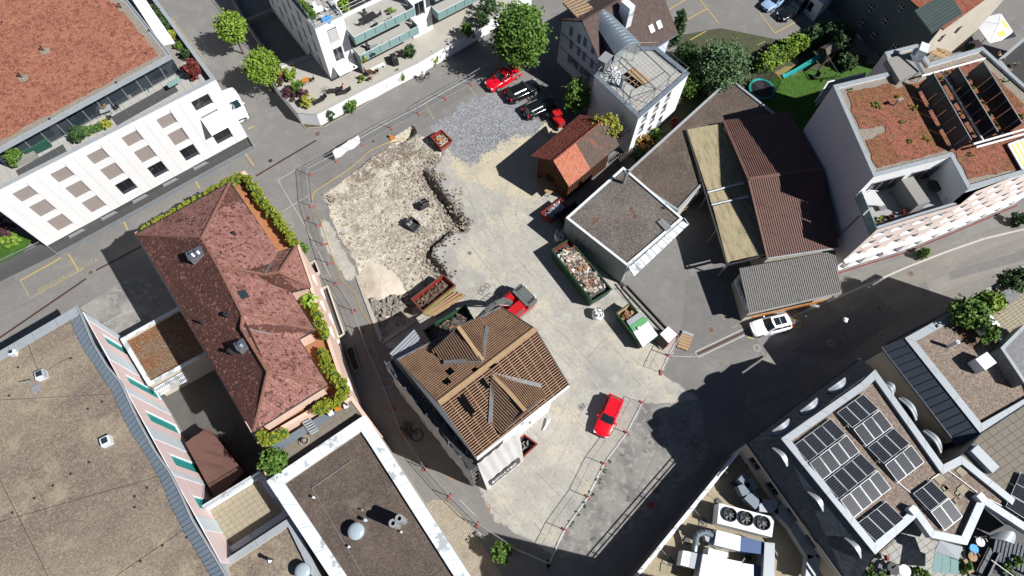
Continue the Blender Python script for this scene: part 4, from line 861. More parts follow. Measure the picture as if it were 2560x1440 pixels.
table_set(935,118,4.72,'thin legged table on the lower glass balcony',galv,iron,3,.5,grp='chairs on the lower balcony',chl='dark chair')
for x,y,z,r,m,l in ((888,98,7.42,.35,lf_yel,'yellow leaved pot plant in the left corner of the upper balcony'),(978,25,7.42,.5,lf_bright,'green pot plant at the right end of the upper balcony'),(975,47,7.42,.35,lf_mid,'small pot plant on the right half of the upper balcony'),(905,147,4.72,.6,lf_yel,'large palm like pot plant on the lower balcony'),(878,88,7.42,.18,lf_dark,'tiny pot plant by the house wall on the upper balcony')): shrub('potted_plant',l,P(x,y,z+.4),z,r,r*1.5,160,.11,m,'pot plants on the balconies')
# podium terrace with retaining wall
PT=2.15; pod=ccw(PL([(677,200),(743,282),(792,287),(905,228),(1045,158),(1160,90),(1250,35),(1330,-20),(900,-80),(772,137),(700,160)],PT))
t=thing('terrace_podium','white retaining wall and paved garden terrace round the apartment house','terrace',tuple(P(792,300)))
MB().prism(pod,0,PT,bot=False,top=False).build('retaining_wall',white,t); g=MB(); g.prism(inset(pod,.45),PT-.4,PT-.15,bot=False); g.build('terrace_floor',mat('terrace_screed',S(208,202,190),.85,lay=[('n',.6,.45,.7,S(190,186,176),.6)]),t)
g=MB(); g.ring(inset(pod,.003),inset(pod,.45),PT-.5,PT); g.build('parapet',white,t); caps(t,pod,.47,PT+.002,PT+.05,pavb,2.4)
tz=PT-.14
for x,y,r,h,m,l,n in ((700,180,.8,1.6,lf_or,'russet shrub in the raised bed on the corner terrace',260),(722,182,.9,1.7,lf_bright,'bright green shrub in the raised bed beside the russet one',380),(738,215,.9,1.6,lf_mid,'mid green shrub in the middle of the raised bed',400),(722,235,1.0,1.3,lf_purp,'purple leaved bush spilling over the terrace wall',420),(765,250,.8,1.5,lf_yel,'yellow green shrub at the front end of the raised bed',360),(755,232,.7,1.1,lf_purp,'small purple bush behind the yellow green shrub',240),(695,205,.7,1.1,lf_purp,'dark purple bush at the back of the raised bed',240)):
    shrub('terrace_shrub',l,P(x,y,tz+h*.6),tz,r,h,n,.14,m,'shrubs in the raised bed')
for x,y,r,h,m,l,n in ((1024,127,.75,1.6,lf_dark,'dark rounded shrub on the podium terrace beside the black covered grill',380),(904,196,.5,.8,lf_bright,'bright lime pot plant on the podium terrace under the lower balcony',200),(1170,75,1.0,1.8,lf_mid,'bushy shrub growing over the podium wall near the large tree',500),(1205,45,1.2,2.0,lf_dark,'dark shrub on the podium behind the large tree',500),(1225,15,1.5,2.4,lf_dark,'tall dark shrub at the top end of the podium wall',600)): shrub('terrace_shrub',l,P(x,y,tz+h*.6),tz,r,h,n,.14,m)
c=P(985,145,2.8); solo('covered_grill','black covered barbecue on the podium terrace','barbecue cover',MB().box((c.x,c.y,tz+.5),(.75,1.3,1.0),.4).ball((c.x,c.y,tz+.95),.42,8,5,.6,.05),blk)
c=P(943,165,2.6); t3=thing('garden_bench','white bench on the podium terrace below the lower balcony','bench',(c.x,c.y,tz)); an=math.atan2(d.y,d.x)
MB().box((c.x,c.y,tz+.45),(2.0,.5,.05),an).build('seat',whiteb,t3)
for s in (-.85,.85): MB().box((c.x+s*math.cos(an),c.y+s*math.sin(an),tz+.22),(.06,.45,.44),an).build('leg',whiteb,t3)
table_set(925,180,tz,'round table with brown chairs on the podium terrace',woodd,woodd,3,.4,True,'brown chairs on the podium terrace',chl='brown chair')
table_set(763,200,tz,'orange and brown garden table by the raised bed',orangep,woodd,2,.45,False,'brown chairs by the raised bed',chl='brown garden chair')
def lounger(px,py,a,label):
    c=P(px,py,tz+.3); x,y=c.x,c.y; t=thing('sun_lounger',label,'sun lounger',(x,y,tz),'black sun loungers on the corner terrace'); R_=Matrix.Rotation(a,3,'Z'); f=lambda p:tuple(Vector((x,y,tz))+R_@Vector(p))
    MB().slab([Vector(f(q)) for q in ((-.9,-.32,.34),(.3,-.32,.34),(.3,.32,.34),(-.9,.32,.34))],.06).build('seat',blk,t); MB().slab([Vector(f(q)) for q in ((.3,-.32,.34),(.95,-.32,.75),(.95,.32,.75),(.3,.32,.34))],.06).build('backrest',blk,t)
    for i,j in ((-.8,-.28),(.25,-.28),(.25,.28),(-.8,.28)): MB().tube(f((i,j,0)),f((i,j,.32)),.02,5).build('leg',galv,t)
lounger(800,250,.6,'empty black sun lounger near the yellow green shrub'); lounger(838,226,.1,'black sun lounger beside the sitting person'); lounger(860,229,.3,'black sun lounger occupied by the person in coral')
c=P(812,230,tz); t3=thing('drying_rack','folded thin metal frame standing on the corner terrace','drying rack',(c.x,c.y,tz)); g=MB()
for k in range(4): q=k*.2; g.tube((c.x+q,c.y-.4,tz),(c.x+q-.1,c.y+.4,tz+.7),.02,4); g.tube((c.x+q,c.y+.4,tz),(c.x+q-.1,c.y-.4,tz+.7),.02,4)
g.build('frame',iron,t3)
# sunken ramp court left of the house
g=MB(); g.prism(ccw(PL([(560,-30),(640,-60),(780,150),(700,165),(620,50)],.25)),0,.12); struct('ramp_paving',g,asph3)
t=thing('ramp_parapet','low grey parapet wall along the shaded garage court','wall',tuple(P(640,120))); g=MB()
for a,b in (((560,-40),(612,50)),((612,50),(690,165)),((612,50),(680,22))): a=P(*a,1.1);b=P(*b,1.1); g.beam((a.x,a.y,.55),(b.x,b.y,.55),.3,1.1)
g.build('wall_body',manhg,t)
for x,y,l in ((957,211,'column shaped dark yew at the wall, third from the left'),(826,290,'column shaped dark yew nearest the wall corner'),(1122,116,'column shaped dark yew farthest up the wall')):
    shrub('yew_column',l,P(x,y,.9),.05,.5,1.9,520,.09,lf_dark,'dark yews along the white wall')
for x,y,l,r in ((877,265,'large bright green bush against the white wall near its corner',.85),(998,190,'bright green bush against the middle of the white wall',.85),(1083,148,'smaller bright green bush between two yews',.55)):
    shrub('wall_bush',l,P(x,y,.9),.05,r,1.9,560,.14,lf_mid if r>.6 else lf_bright,'bright bushes along the white wall')
shrub('wall_bush','nearly bare twiggy bush against the white wall',P(1042,160,.8),.05,.5,1.5,50,.09,lf_mid)
# ================= SOUTH WEST AND CENTRE =================
# ---- hipped roof house with planted terraces
ZE,ZR=11.4,14.2
E=[P(x,y,ZE) for x,y in ((340,587),(575,457),(695,632),(740,617),(775,717),(725,730),(787,825),(745,847),(817,962),(635,1077))]
R1,R2,R3,R4=[P(x,y,ZR) for x,y in ((505,595),(545,665),(607,790),(670,930))]; R3b=P(604,822,ZR); W0=P(662,687,ZE+1.9); W1=P(698,681,ZE+1.9)
t=thing('hipped_roof_house','salmon house with mossy hipped tile roof and hedge filled roof planters','house',tuple(V2(E[9])))
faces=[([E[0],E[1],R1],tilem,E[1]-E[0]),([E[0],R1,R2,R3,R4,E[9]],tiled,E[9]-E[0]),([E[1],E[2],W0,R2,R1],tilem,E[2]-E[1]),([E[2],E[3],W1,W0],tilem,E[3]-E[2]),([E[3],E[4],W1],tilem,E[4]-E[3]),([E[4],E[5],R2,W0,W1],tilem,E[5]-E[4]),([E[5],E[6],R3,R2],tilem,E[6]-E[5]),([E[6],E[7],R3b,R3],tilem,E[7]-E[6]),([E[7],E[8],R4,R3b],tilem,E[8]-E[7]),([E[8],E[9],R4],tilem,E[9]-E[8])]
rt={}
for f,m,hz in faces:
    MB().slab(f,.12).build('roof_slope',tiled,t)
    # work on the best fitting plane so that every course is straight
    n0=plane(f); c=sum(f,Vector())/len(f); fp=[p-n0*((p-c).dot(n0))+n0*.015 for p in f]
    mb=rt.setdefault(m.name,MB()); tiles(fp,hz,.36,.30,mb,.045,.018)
for k,mb in rt.items(): mb.build('roof_tiles',bpy.data.materials[k],t,kind='stuff')
g=MB()
for a,b in ((E[0],R1),(E[1],R1),(R1,R2),(R2,R3),(R3,R3b),(R3b,R4),(R4,E[8]),(R4,E[9]),(R2,W0),(W0,W1),(W1,E[3]),(W1,E[4]),(R3,E[6])):
    L=(b-a).length; k=max(1,int(L/.38)); u=Vector((0,0,.07))
    for i in range(k): g.tube(a.lerp(b,i/k)+u,a.lerp(b,(i+1.05)/k)+u,.15,6,.13)
g.build('ridge_tiles',ridget,t,kind='stuff')
g=MB()
for a,b in ((R3b,E[7]),(R2,E[5]),(W0,E[2])): g.beam(a+Vector((0,0,.06)),b+Vector((0,0,.06)),.22,.05)
g.build('valley_gutter',lead,t); g=MB()
for i in range(10): g.beam(E[i]+Vector((0,0,-.05)),E[(i+1)%10]+Vector((0,0,-.05)),.2,.16)
g.build('gutter',iron,t)
wi=inset(ccw([V2(e) for e in E]),.55); g=MB(); g.prism(wi,8.1,11.35,bot=False); g.build('upper_walls',salmon,t)
T=ccw(PL([(338,582),(612,427),(748,612),(822,840),(868,978),(645,1108)],8.2)); g=MB()
for i in range(len(T)):
    a,b=T[i],T[(i+1)%len(T)]; L=(b-a).length; o=[(1.2+k*3.2,z,2.4+k*3.2,z+1.7) for k in range(int((L-1)/3.2)) for z in (1.0,4.6)] if L>5 else []
    wall(g,a,b,0,8.2,o,.22)
    for q in o: window(t,a,b,q,.22,glassd,whiteb,1,sill=whiteb)
g.build('lower_walls',salmon,t); MB().prism(inset(T,.01),7.5,7.7,bot=False).build('terrace_floor',terra,t); g=MB(); g.ring(inset(T,.003),inset(T,.28),7.5,8.2); g.build('planter_parapet',salmon,t); caps(t,T,.3,8.201,8.24,salmon,3)
def chim(px,py,zr,sx,sy,h,label,rot=.55,pots=2):
    c=P(px,py,zr+h); g=MB(); g.box((c.x,c.y,zr+h/2-.3),(sx,sy,h+.6),rot); g.build('chimney',lead,t); g=MB(); g.box((c.x,c.y,zr+h+.03),(sx+.14,sy+.14,.08),rot)
    for k in range(pots): q=(k-(pots-1)/2)*.5; g.pipe((c.x+q*math.cos(rot),c.y+q*math.sin(rot),zr+h),.17,.35,.1,10,.3)
    g.build('chimney_cowl',chrome,t)
chim(487,633,ZR-.9,1.3,.8,1.1,'c'); chim(601,862,ZR-.6,.75,.65,.9,'c',pots=1)
for x,y,z,r,h in ((580,882,13.2,.16,.7),(570,790,13.6,.2,.6),(503,805,12.6,.1,.4),(587,585,13.0,.14,.4)): c=P(x,y,z); MB().pipe((c.x,c.y,z-.3),r,h+.3,r*.6,10,.3).build('vent_pipe',iron,t)
def skyl(px,py,z,w,h,n0,hz,m=glass):
    c=pon(px,py,*z) if isinstance(z,(list,tuple)) else P(px,py,z); hz=(hz-hz.dot(n0)*n0).normalized(); v=n0.cross(hz); q=[c+hz*a*w/2+v*b*h/2+n0*.12 for a,b in ((-1,-1),(1,-1),(1,1),(-1,1))]; g=MB(); g.slab(q,.15); f=g.build('skylight',iron,t)
    q=[c+hz*a*(w/2-.09)+v*b*(h/2-.09)+n0*.135 for a,b in ((-1,-1),(1,-1),(1,1),(-1,1))]; MB().poly(q).build('pane',m,f)
nE=plane(faces[2][0]); skyl(555,628,(E[1],R1,R2),1.0,.8,nE,E[2]-E[1]); nM=plane(faces[6][0]); skyl(607,737,(E[6],R3,R2),.9,.75,nM,E[6]-E[5]); skyl(618,567,(E[1],R1,R2),1.1,.7,nE,E[2]-E[1],blk)
for l,pts,w_ in (('clipped yellow green hedge along the street side of the hipped roof house',[(345,575),(480,500),(600,432)],.75),('long clipped hedge along the north east terrace edge of the hipped house',[(612,436),(640,480),(690,545),(734,606)],.95),('clipped hedge in the planter beside the banana plant',[(777,752),(795,800),(812,840)],.8),('curved hedge at the south east terrace corner of the hipped house',[(800,872),(820,925),(858,965),(850,990),(785,1025)],.9),('short hedge at the south tip terrace of the hipped house',[(710,1075),(660,1098),(648,1085)],.8)):
    hedge('clipped_hedge',l,[P(x,y,9) for x,y in pts],w_,7.7,9.05,170,.12,lf_hedge,'yellow green hedges on the house terraces')
tb=thing('banana_plant','broad leaved banana like plant in the terrace gap of the hipped house','plant',tuple(P(765,745,7.7))); c=P(768,748,9); g=MB()
for k in range(11):
    a=k*.62+.2; r=random.uniform(.6,1.1); q=Vector((math.cos(a),math.sin(a),0)); s=Vector((-q.y,q.x,0))*.16; p0=Vector((c.x,c.y,8.6)); p1=p0+q*r*.5+Vector((0,0,.7)); p2=p0+q*r+Vector((0,0,.35)); g.add([p0,p1-s,p2-s*.6,p2+q*.12,p2+s*.6,p1+s],[(0,1,5),(1,2,4,5),(2,3,4)])
g.build('foliage',lf_bright,tb); MB().tube((c.x,c.y,7.7),(c.x,c.y,8.7),.09,6).build('stem',trunkm,tb)
shrub('climbing_shrub','green shrub hanging over the house wall at the hedge end',P(752,615,7.5),5.8,.6,2.4,260,.13,lf_mid)
# low annexes in front of its east wall
t=thing('light_well_wall','narrow sunken light well with pale kerb beside the salmon wall','light well',tuple(P(830,800))); g=MB(); q=ccw(PL([(800,720),(820,713),(862,835),(845,845)],.45)); g.ring(q,inset(q,.16),0,.45); g.build('kerb_wall',cream,t); MB().prism(inset(q,.17),.02,.06).build('grating',stone,t)
t=thing('cellar_window_box','pale box shaped cellar window surround by the salmon wall','light well',tuple(P(780,665))); g=MB(); q=ccw(PL([(768,658),(788,650),(800,680),(782,690)],.5)); g.ring(q,inset(q,.15),0,.5); g.build('kerb_wall',cream,t); MB().prism(inset(q,.16),.02,.08).build('glass_cover',glassd,t)
t=thing('light_well_wall','dark light well in the shade south of the salmon wall','light well',tuple(P(880,900))); g=MB(); q=ccw(PL([(862,872),(882,862),(900,920),(884,930)],.4)); g.ring(q,inset(q,.1),0,.4); g.build('kerb_wall',manhg,t); MB().prism(inset(q,.11),.02,.06).build('grating',blk,t)
# ---- striped building with the scalloped roof edge
ZS=9.0; A=V2(P(200,777,ZS));B=V2(P(547,1407,ZS)); d=(B-A).normalized(); nl=Vector((-d.y,d.x,0)); nr=-nl   # left of a->b is outside (east)
outp=[(193,765),(200,777),(233,857),(268,915),(300,953),(312,975),(332,1022),(355,1068),(388,1128),(423,1177),(447,1222),(480,1297),(512,1350),(547,1407)]
innp=[(173,793),(197,850),(213,880),(240,917),(267,960),(280,977),(290,1000),(310,1047),(328,1083),(367,1140),(400,1197),(413,1227),(430,1270),(463,1333),(480,1360),(527,1440)]
roofp=[(-150,965),(193,765)]+outp[1:]+[(590,1480),(560,1620),(-150,1620)]
RP=PL(roofp,ZS); t=thing('striped_facade_building','large flat gravel roofed building with pink, pale blue and teal striped facade','building',tuple(A))
rs=PL([(-150,985),(173,793)]+innp[1:]+[(555,1500),(540,1620),(-150,1620)],ZS-.3); o=sheet('roof_gravel',rs,grav_b,ZS-.3,kind=None); o.parent=t; o.location=-OFF[t.name]
g=MB(); wl=[A+d*-.01,B]; a_=A+nl*0
ops=[(1.8,.2,3.0,6.6),(6.9,.2,8.1,6.6),(11.3,.2,12.6,6.5),(16.3,.2,17.6,6.4),(20.9,.2,22.2,6.4)]
# outward normal is to the left of A->B, so run the wall B->A
L=(B-A).length; ops2=[(L-o[2],o[1],L-o[0],o[3]) for o in ops]; pt=wall(g,B,A,0,8.6,ops2,.12); g.build('facade',paleb,t)
for o in ops2: window(t,B,A,o,.12,tealp,None,name='teal_shutter')
pale_b=[(0,1.0),(4.3,5.9),(9.2,10.0),(13.7,15.1),(18.5,19.1),(23.3,24.7)]; us=sorted({0.0,L,*[x for p in pale_b for x in p if 0<x<L]})
for i in range(len(us)-1):
    um=(us[i]+us[i+1])/2; pl_=any(a<um<b for a,b in pale_b); m=paleb if pl_ else pinkp
    cuts=[us[i],us[i+1]]; seg=[(us[i],us[i+1])]
    for o in ops:
        ns=[]
        for s0,s1 in seg:
            if o[0]>=s0 and o[2]<=s1: ns+=[(s0,o[0]),(o[2],s1)]; 
            else: ns.append((s0,s1))
        seg=ns
    for s0,s1 in seg:
        for z0,z1 in ((.05,3.3),(3.32,6.62),(6.64,8.55)):
            g=MB(); x0,x1=L-s1+.01,L-s0-.01; pr=-.05-(.04 if pl_ else 0); g.add([pt(x0,z0,pr),pt(x1,z0,pr),pt(x1,z1,pr),pt(x0,z1,pr),pt(x0,z0,-.002),pt(x1,z0,-.002),pt(x1,z1,-.002),pt(x0,z1,-.002)],[(0,1,2,3),(0,1,5,4),(1,2,6,5),(2,3,7,6),(3,0,4,7)]); g.build('facade_panel',m,t)
    for o in ops:
        if o[0]>=us[i] and o[2]<=us[i+1]:
            g=MB(); x0,x1=L-o[2]+.01,L-o[0]-.01; z0,z1=6.64,8.55; g.add([pt(x0,z0,-.05),pt(x1,z0,-.05),pt(x1,z1,-.05),pt(x0,z1,-.05),pt(x0,z0,-.002),pt(x1,z0,-.002),pt(x1,z1,-.002),pt(x0,z1,-.002)],[(0,1,2,3),(0,1,5,4),(1,2,6,5),(2,3,7,6),(3,0,4,7)]); g.build('facade_panel',m,t)
g=MB(); q=P(-150,965,ZS); wall(g,A,V2(q),0,8.6,[(2+k*3,1,4+k*3,7) for k in range(5)],.2); g.build('north_wall',paleb,t)
# scalloped metal edge: folded sheet strips between the inner and outer line
def res(l,n):
    l=[Vector((x,y,0)) for x,y in l]; D=[0]
    for a,b in zip(l,l[1:]): D.append(D[-1]+(b-a).length)
    out=[]
    for i in range(n+1):
        s=D[-1]*i/n; k=max(j for j in range(len(D)) if D[j]<=s+1e-6); k=min(k,len(l)-2); out.append(l[k].lerp(l[k+1],(s-D[k])/(D[k+1]-D[k])))
    return out
oo=res(outp+[(590,1480)],64); ii=res(innp+[(560,1495)],64)
for k in range(64):
    za=ZS+.05; zb=ZS-.18; a,b=P(oo[k].x,oo[k].y,za),P(oo[k+1].x,oo[k+1].y,za); c,e=P(ii[k+1].x,ii[k+1].y,zb),P(ii[k].x,ii[k].y,zb); m1=b.lerp(a,.12); m2=c.lerp(e,.12)
    g=MB(); g.slab([a,m1,m2,e],.06); g.slab([m1+Vector((0,0,.07)),b+Vector((0,0,.07)),c+Vector((0,0,.07)),m2+Vector((0,0,.07))],.1); g.build('edge_sheet',zinc,t)
g=MB(); 
for k in range(64): g.beam(P(oo[k].x,oo[k].y,ZS+.05),P(oo[k+1].x,oo[k+1].y,ZS+.05),.12,.3)
g.build('edge_trim',capm,t)
a=P(193,765,ZS);b=P(-150,965,ZS); dd=(b-a).normalized(); s=Vector((-dd.y,dd.x,0))
for k in range(9):
    q0=a+dd*(k*2.2);q1=a+dd*(k*2.2+2.17); MB().prism([q0,q1,q1+s*.95,q0+s*.95],ZS-.05,ZS+.04).build('parapet_cap',capm,t)
for (x,y,w1,rot,l) in ((98,935,.8,.5,'a'),(262,1102,.8,.5,'b'),(27,880,.5,.2,'c')):
    c=P(x,y,ZS+.3); g=MB(); g.box((c.x,c.y,ZS+0),(w1,w1,.6),rot); f=g.build('roof_hatch',capw,t); MB().box((c.x-.04,c.y+.03,ZS+.33),(w1*.62,w1*.62,.05),rot).build('dome',glass,f)
for x,y in ((17,987),(215,1020),(251,1002),(218,1154),(172,1183),(127,1213),(80,1245),(25,1281),(363,1218),(332,1240),(332,1267),(402,1363),(347,1403),(40,916),(172,893),(463,1343)): c=P(x,y,ZS); MB().disc((c.x,c.y,ZS-.3),.11,10,.06).build('roof_outlet',iron,t)
g=MB()
for a,b in (((60,835),(95,925)),((95,940),(172,893)),((-20,1310),(400,1190)),((0,1200),(120,1440)),((290,1440),(480,1310)),((0,1000),(280,985))): 
    a=P(*a,ZS-.29);b=P(*b,ZS-.29); g.beam(a,b,.035,.02)
g.build('lightning_wire',iron,t)
g=MB(); c=P(70,955,ZS+.6); g.tube((c.x,c.y,ZS-.3),(c.x,c.y,ZS+.9),.05,6); g.beam((c.x-.5,c.y-.1,ZS+.8),(c.x+.5,c.y+.1,ZS+.8),.06,.06); g.box((c.x+.3,c.y-.4,ZS-.2),(.8,.7,.15),.5); g.build('antenna_mast',galv,t)
# ---- link roof with rusty moss
ZL=3.8; lk=PL([(302,848),(452,764),(532,878),(372,965)],ZL); t,_=block('link_building','low flat link building with rust coloured moss on its gravel roof','building',lk,ZL,cream,rustg,cw=.35,cap=capw)
t=thing('steel_grating','white slatted steel grating bridging the link building and the courtyard','grating',tuple(P(430,960))); a,b,c,e=PL([(385,972),(458,930),(470,950),(400,988)],3.4)
for k in range(20): MB().beam(a.lerp(b,k/19),e.lerp(c,k/19),.07,.1).build('bar',capw,t)
g=MB(); g.beam(a,b,.08,.14); g.beam(e,c,.08,.14); g.beam(a.lerp(e,.5),b.lerp(c,.5),.08,.14); g.build('frame',capw,t)
sheet('courtyard_floor',PL([(400,985),(545,905),(700,1190),(560,1250)],0),mat('shade_toned_asphalt',S(112,108,104),.9,lay=[('n',.8,.45,.7,S(90,88,86),.6)]),.01)  # floor asphalt toned darker to stand in for the shadow over the courtyard
t=thing('courtyard_shed','small shed in the courtyard with a brown corrugated roof','shed',tuple(P(560,1190))); q=ccw(PL([(463,1107),(520,1068),(610,1180),(540,1250)],2.8)); MB().prism(inset(q,.2),0,2.65).build('walls',woodd,t)
qq=[Vector((p.x,p.y,2.8+.25*(i in (0,1)))) for i,p in enumerate(q)]; qq=[Vector((p.x,p.y,2.8)) for p in q]; corrugate(qq,(q[1]-q[0]),.2,.05,MB()).build('corrugated_roof',brownc,t)
# ---- tiled terrace between the striped building and the flat roof
ZT=4.4; q=ccw(PL([(505,1272),(655,1180),(735,1285),(548,1408)],ZT)); t,_=block('terrace_block','tiled roof terrace with thick pale parapets south of the courtyard','roof terrace',q,ZT+.7,white,pavt,cw=.5,drop=.7,cap=capw); pave(t,inset(q,.52),math.atan2((P(655,1180)-P(505,1272)).y,(P(655,1180)-P(505,1272)).x),.5,.5,ZT,pavt,maxn=250)
g=MB(); a=P(508,1268,ZT+1.7);b=P(650,1180,ZT+1.7); n=36
for k in range(n+1): p=a.lerp(b,k/n); g.tube((p.x,p.y,ZT+.76),p,.015,4)
g.tube(a,b,.03,5); g.build('railing',galv,t)
# ---- flat roofed building with the twin pipes
ZF=8.0; FB=PL([(668,1203),(912,1038),(945,1085),(1240,1540),(1010,1720)],ZF); t,poly=block('flat_roof_building','flat roofed building with broad pale parapet and twin steel flues','building',FB,ZF,cream,grav_d,cw=1.05,drop=.3,cap=capw,seg=2.6)
for x,y,r,h in ((982,1308,.34,2.6),(998,1296,.34,2.7)):
    c=P(x,y,ZF-.3+h); MB().pipe((c.x,c.y,ZF-.3),r,h,.17,22,.8).build('steel_flue',chrome if 0 else galv,t)
def dome(px,py,z,r,par,h=.9,l=None):
    c=P(px,py,z+h); g=MB(); g.tube((c.x,c.y,z),(c.x,c.y,z+h),r,26); f=g.build('roof_light',zinc,par); g=MB()
    n=26
    for a in range(4):
        for b in range(n): q=math.pi/2*a/3; g.v.append((c.x+r*1.06*math.cos(q)*math.cos(6.2832*b/n),c.y+r*1.06*math.cos(q)*math.sin(6.2832*b/n),z+h+.22*math.sin(q)))
    for a in range(3):
        for b in range(n): g.f.append((a*n+b,a*n+(b+1)%n,(a+1)*n+(b+1)%n,(a+1)*n+b))
    g.build('dome',mat('dome_plastic',S(200,216,226,.5),.2,spec=.6) if 'dome_plastic' not in MATS else MATS['dome_plastic'],f,smooth=True)
dome(890,1328,ZF-.3,.66,t); dome(756,1428,6.5,.62,t)
for x,y,r,h in ((905,1275,.05,.5),(912,1300,.12,.7),(783,1243,.08,.5),(872,1367,.08,.35),(1003,1330,.07,.4)): c=P(x,y,ZF-.3+h); g=MB(); g.tube((c.x,c.y,ZF-.3),(c.x,c.y,ZF-.3+h),r,8); g.ball((c.x,c.y,ZF-.3+h),r*1.5,8,5,.6); g.build('vent_pipe',capw,t)
g=MB(); a=P(878,1152,ZF-.2);b=P(780,1220,ZF-.2); g.beam(a,b,.05,.05); a=P(780,1220,ZF-.27);b=P(920,1460,ZF-.27); g.beam(a,b,.03,.02); g.build('lightning_wire',galv,t)
q=PL([(545,1412),(728,1292),(800,1438),(900,1620),(620,1620)],6.8); t2,_=block('lower_roof_building','lower gravel roofed building between the terrace and the flat roof','building',q,6.8,cream,grav_b,cw=.55,cap=capm)
for x,y in ((672,1403),): c=P(x,y,7.8); g=MB(); g.tube((c.x,c.y,6.5),(c.x,c.y,7.8),.14,12); g.ball((c.x,c.y,7.8),.2,10,6,.6); g.build('steel_flue',chrome,t2)
# upper slab terrace between hipped house and flat roof
q=ccw(PL([(650,1135),(880,990),(932,1060),(668,1203)],7.0)); t,_=block('slab_terrace','narrow slab terrace squeezed between the hipped house and the flat roof','roof terrace',q,7.0,salmon,pavt,cw=.3,drop=.1,cap=salmon)
pave(t,inset(q,.32),math.atan2((P(880,990)-P(650,1135)).y,(P(880,990)-P(650,1135)).x),.55,.55,6.9,pavg,maxn=150)
g=MB(); a,b=P(677,1128,7.3),P(852,1018,7.3); g.beam(a,b,.75,.08); g.build('glass_strip',zinc,t)
t2=thing('deck_frame','folded grey slatted sun bed on the slab terrace','sun bed',tuple(P(775,1065,7.05))); a,b,c,e=PL([(757,1058),(777,1048),(797,1075),(777,1086)],7.5)
for k in range(6): MB().beam(a.lerp(e,k/5),b.lerp(c,k/5),.16,.04).build('slat',capm,t2)
g=MB(); g.beam(a,e,.05,.08); g.beam(b,c,.05,.08)
for p in (a,b,c,e): g.tube((p.x,p.y,7.0),p,.025,5)
g.build('frame',galv,t2)
c=P(758,1100,7.4); t2=thing('sphere_fountain','round stone ball fountain in a gravel ring on the slab terrace','fountain',(c.x,c.y,7)); n=20; g=MB(); g.ring([(c.x+.48*math.cos(6.2832*i/n),c.y+.48*math.sin(6.2832*i/n)) for i in range(n)],[(c.x+.36*math.cos(6.2832*i/n),c.y+.36*math.sin(6.2832*i/n)) for i in range(n)],6.95,7.1); g.build('basin',pavt,t2); MB().ball((c.x,c.y,7.25),.26,14,10).build('stone_ball',lead,t2,smooth=True)
shrub('terrace_shrub','large mid green shrub at the west corner of the slab terrace',P(685,1155,8.2),6.9,1.1,2.3,1100,.15,lf_mid)
table_set(845,1022,7.0,'small folding table with orange items on the slab terrace',orangep,whiteb,2,.3,False,'folding chairs on the slab terrace',chl='white folding chair')
# ---- house under demolition, bare roof battens
ze,zr=10.2,12.7
RW,RE=P(1097,1008,zr),P(1338,823,zr); N1,N2=P(993,900,ze),P(1253,768,ze); S1=P(1192,1148,ze); N2=pon(1253,768,RW,RE,N1); S2=pon(1423,965,RW,RE,S1)
t=thing('stripped_house','house under demolition with bare roof battens and tarpaulin wrapped walls','house',tuple(V2(S1)))
dn=(RE-RW).normalized()
for f in ([RW,RE,N2,N1],[RW,S1,S2,RE]):
    MB().slab([p-Vector((0,0,.10)) for p in f],.08).build('roof_boarding',under,t)
holes=[[(1160,922),(1174,919),(1190,936),(1168,943)],[(1113,925),(1128,922),(1137,932),(1115,945)],[(1176,930),(1188,922),(1200,932),(1186,941)],[(1220,905),(1235,900),(1240,912),(1226,922)],[(1197,950),(1210,945),(1222,968),(1213,975)],[(1140,993),(1158,987),(1188,1030),(1172,1043)]]
holes=[[(1112,928),(1127,920),(1138,930),(1122,942)],[(1105,955),(1118,947),(1126,955),(1112,965)],[(1177,928),(1190,918),(1199,928),(1187,938)],[(1218,911),(1233,902),(1241,911),(1226,923)],[(1195,952),(1210,944),(1223,967),(1213,976)],[(1139,996),(1156,986),(1188,1031),(1174,1044)]]
HP=[]
for k,h in enumerate(holes):
    f=[RW,RE,N2,N1] if k<4 else [RW,S1,S2,RE]; nn=plane(f); o=f[0]; pts=[]
    for x,y in h:
        v=c2w(Vector((x-1280,y-720,FOC))); cpos=Vector((0,0,CH)); tt=(o-cpos).dot(nn)/v.dot(nn); pts.append(cpos+v*tt)
    HP.append((k<4,pts)); MB().poly([p+nn*.012-nn*0 for p in pts]).build('roof_opening',dark,t)
def inpoly(p,q):
    r=False
    for i in range(len(q)):
        a,b=q[i],q[(i+1)%len(q)]
        if (a.y>p.y)!=(b.y>p.y) and p.x<(b.x-a.x)*(p.y-a.y)/(b.y-a.y)+a.x: r=not r
    return r
def battens(f,along,pitch,m,side=None,name='roof_batten',h=.07,wd=.1):
    for a,b,nn in segs_in(f,along,pitch):
        if (b-a).length<.25: continue
        n=max(2,int((b-a).length/.12)); run=None
        hs=[q for s,q in HP if s==side] if side is not None else []
        def put(u,v):
            if v-u>0: 
                g=MB(); g.beam(a.lerp(b,u/n)+nn*.05,a.lerp(b,v/n)+nn*.05,wd,h,up=nn); g.build(name,m,t)
        run=0
        if hs:
            for i in range(n+1):
                p=a.lerp(b,i/n)
                if any(inpoly(p,q) for q in hs):
                    if run is not None and i>run: put(run,i)
                    run=None
                elif run is None: run=i
            if run is not None: put(run,n)
        else: put(0,n)
NS=[RW,RE,N2,N1]; SS=[RW,S1,S2,RE]
battens(NS,dn,.235,battm,True); battens(SS,dn,.235,battm,False)
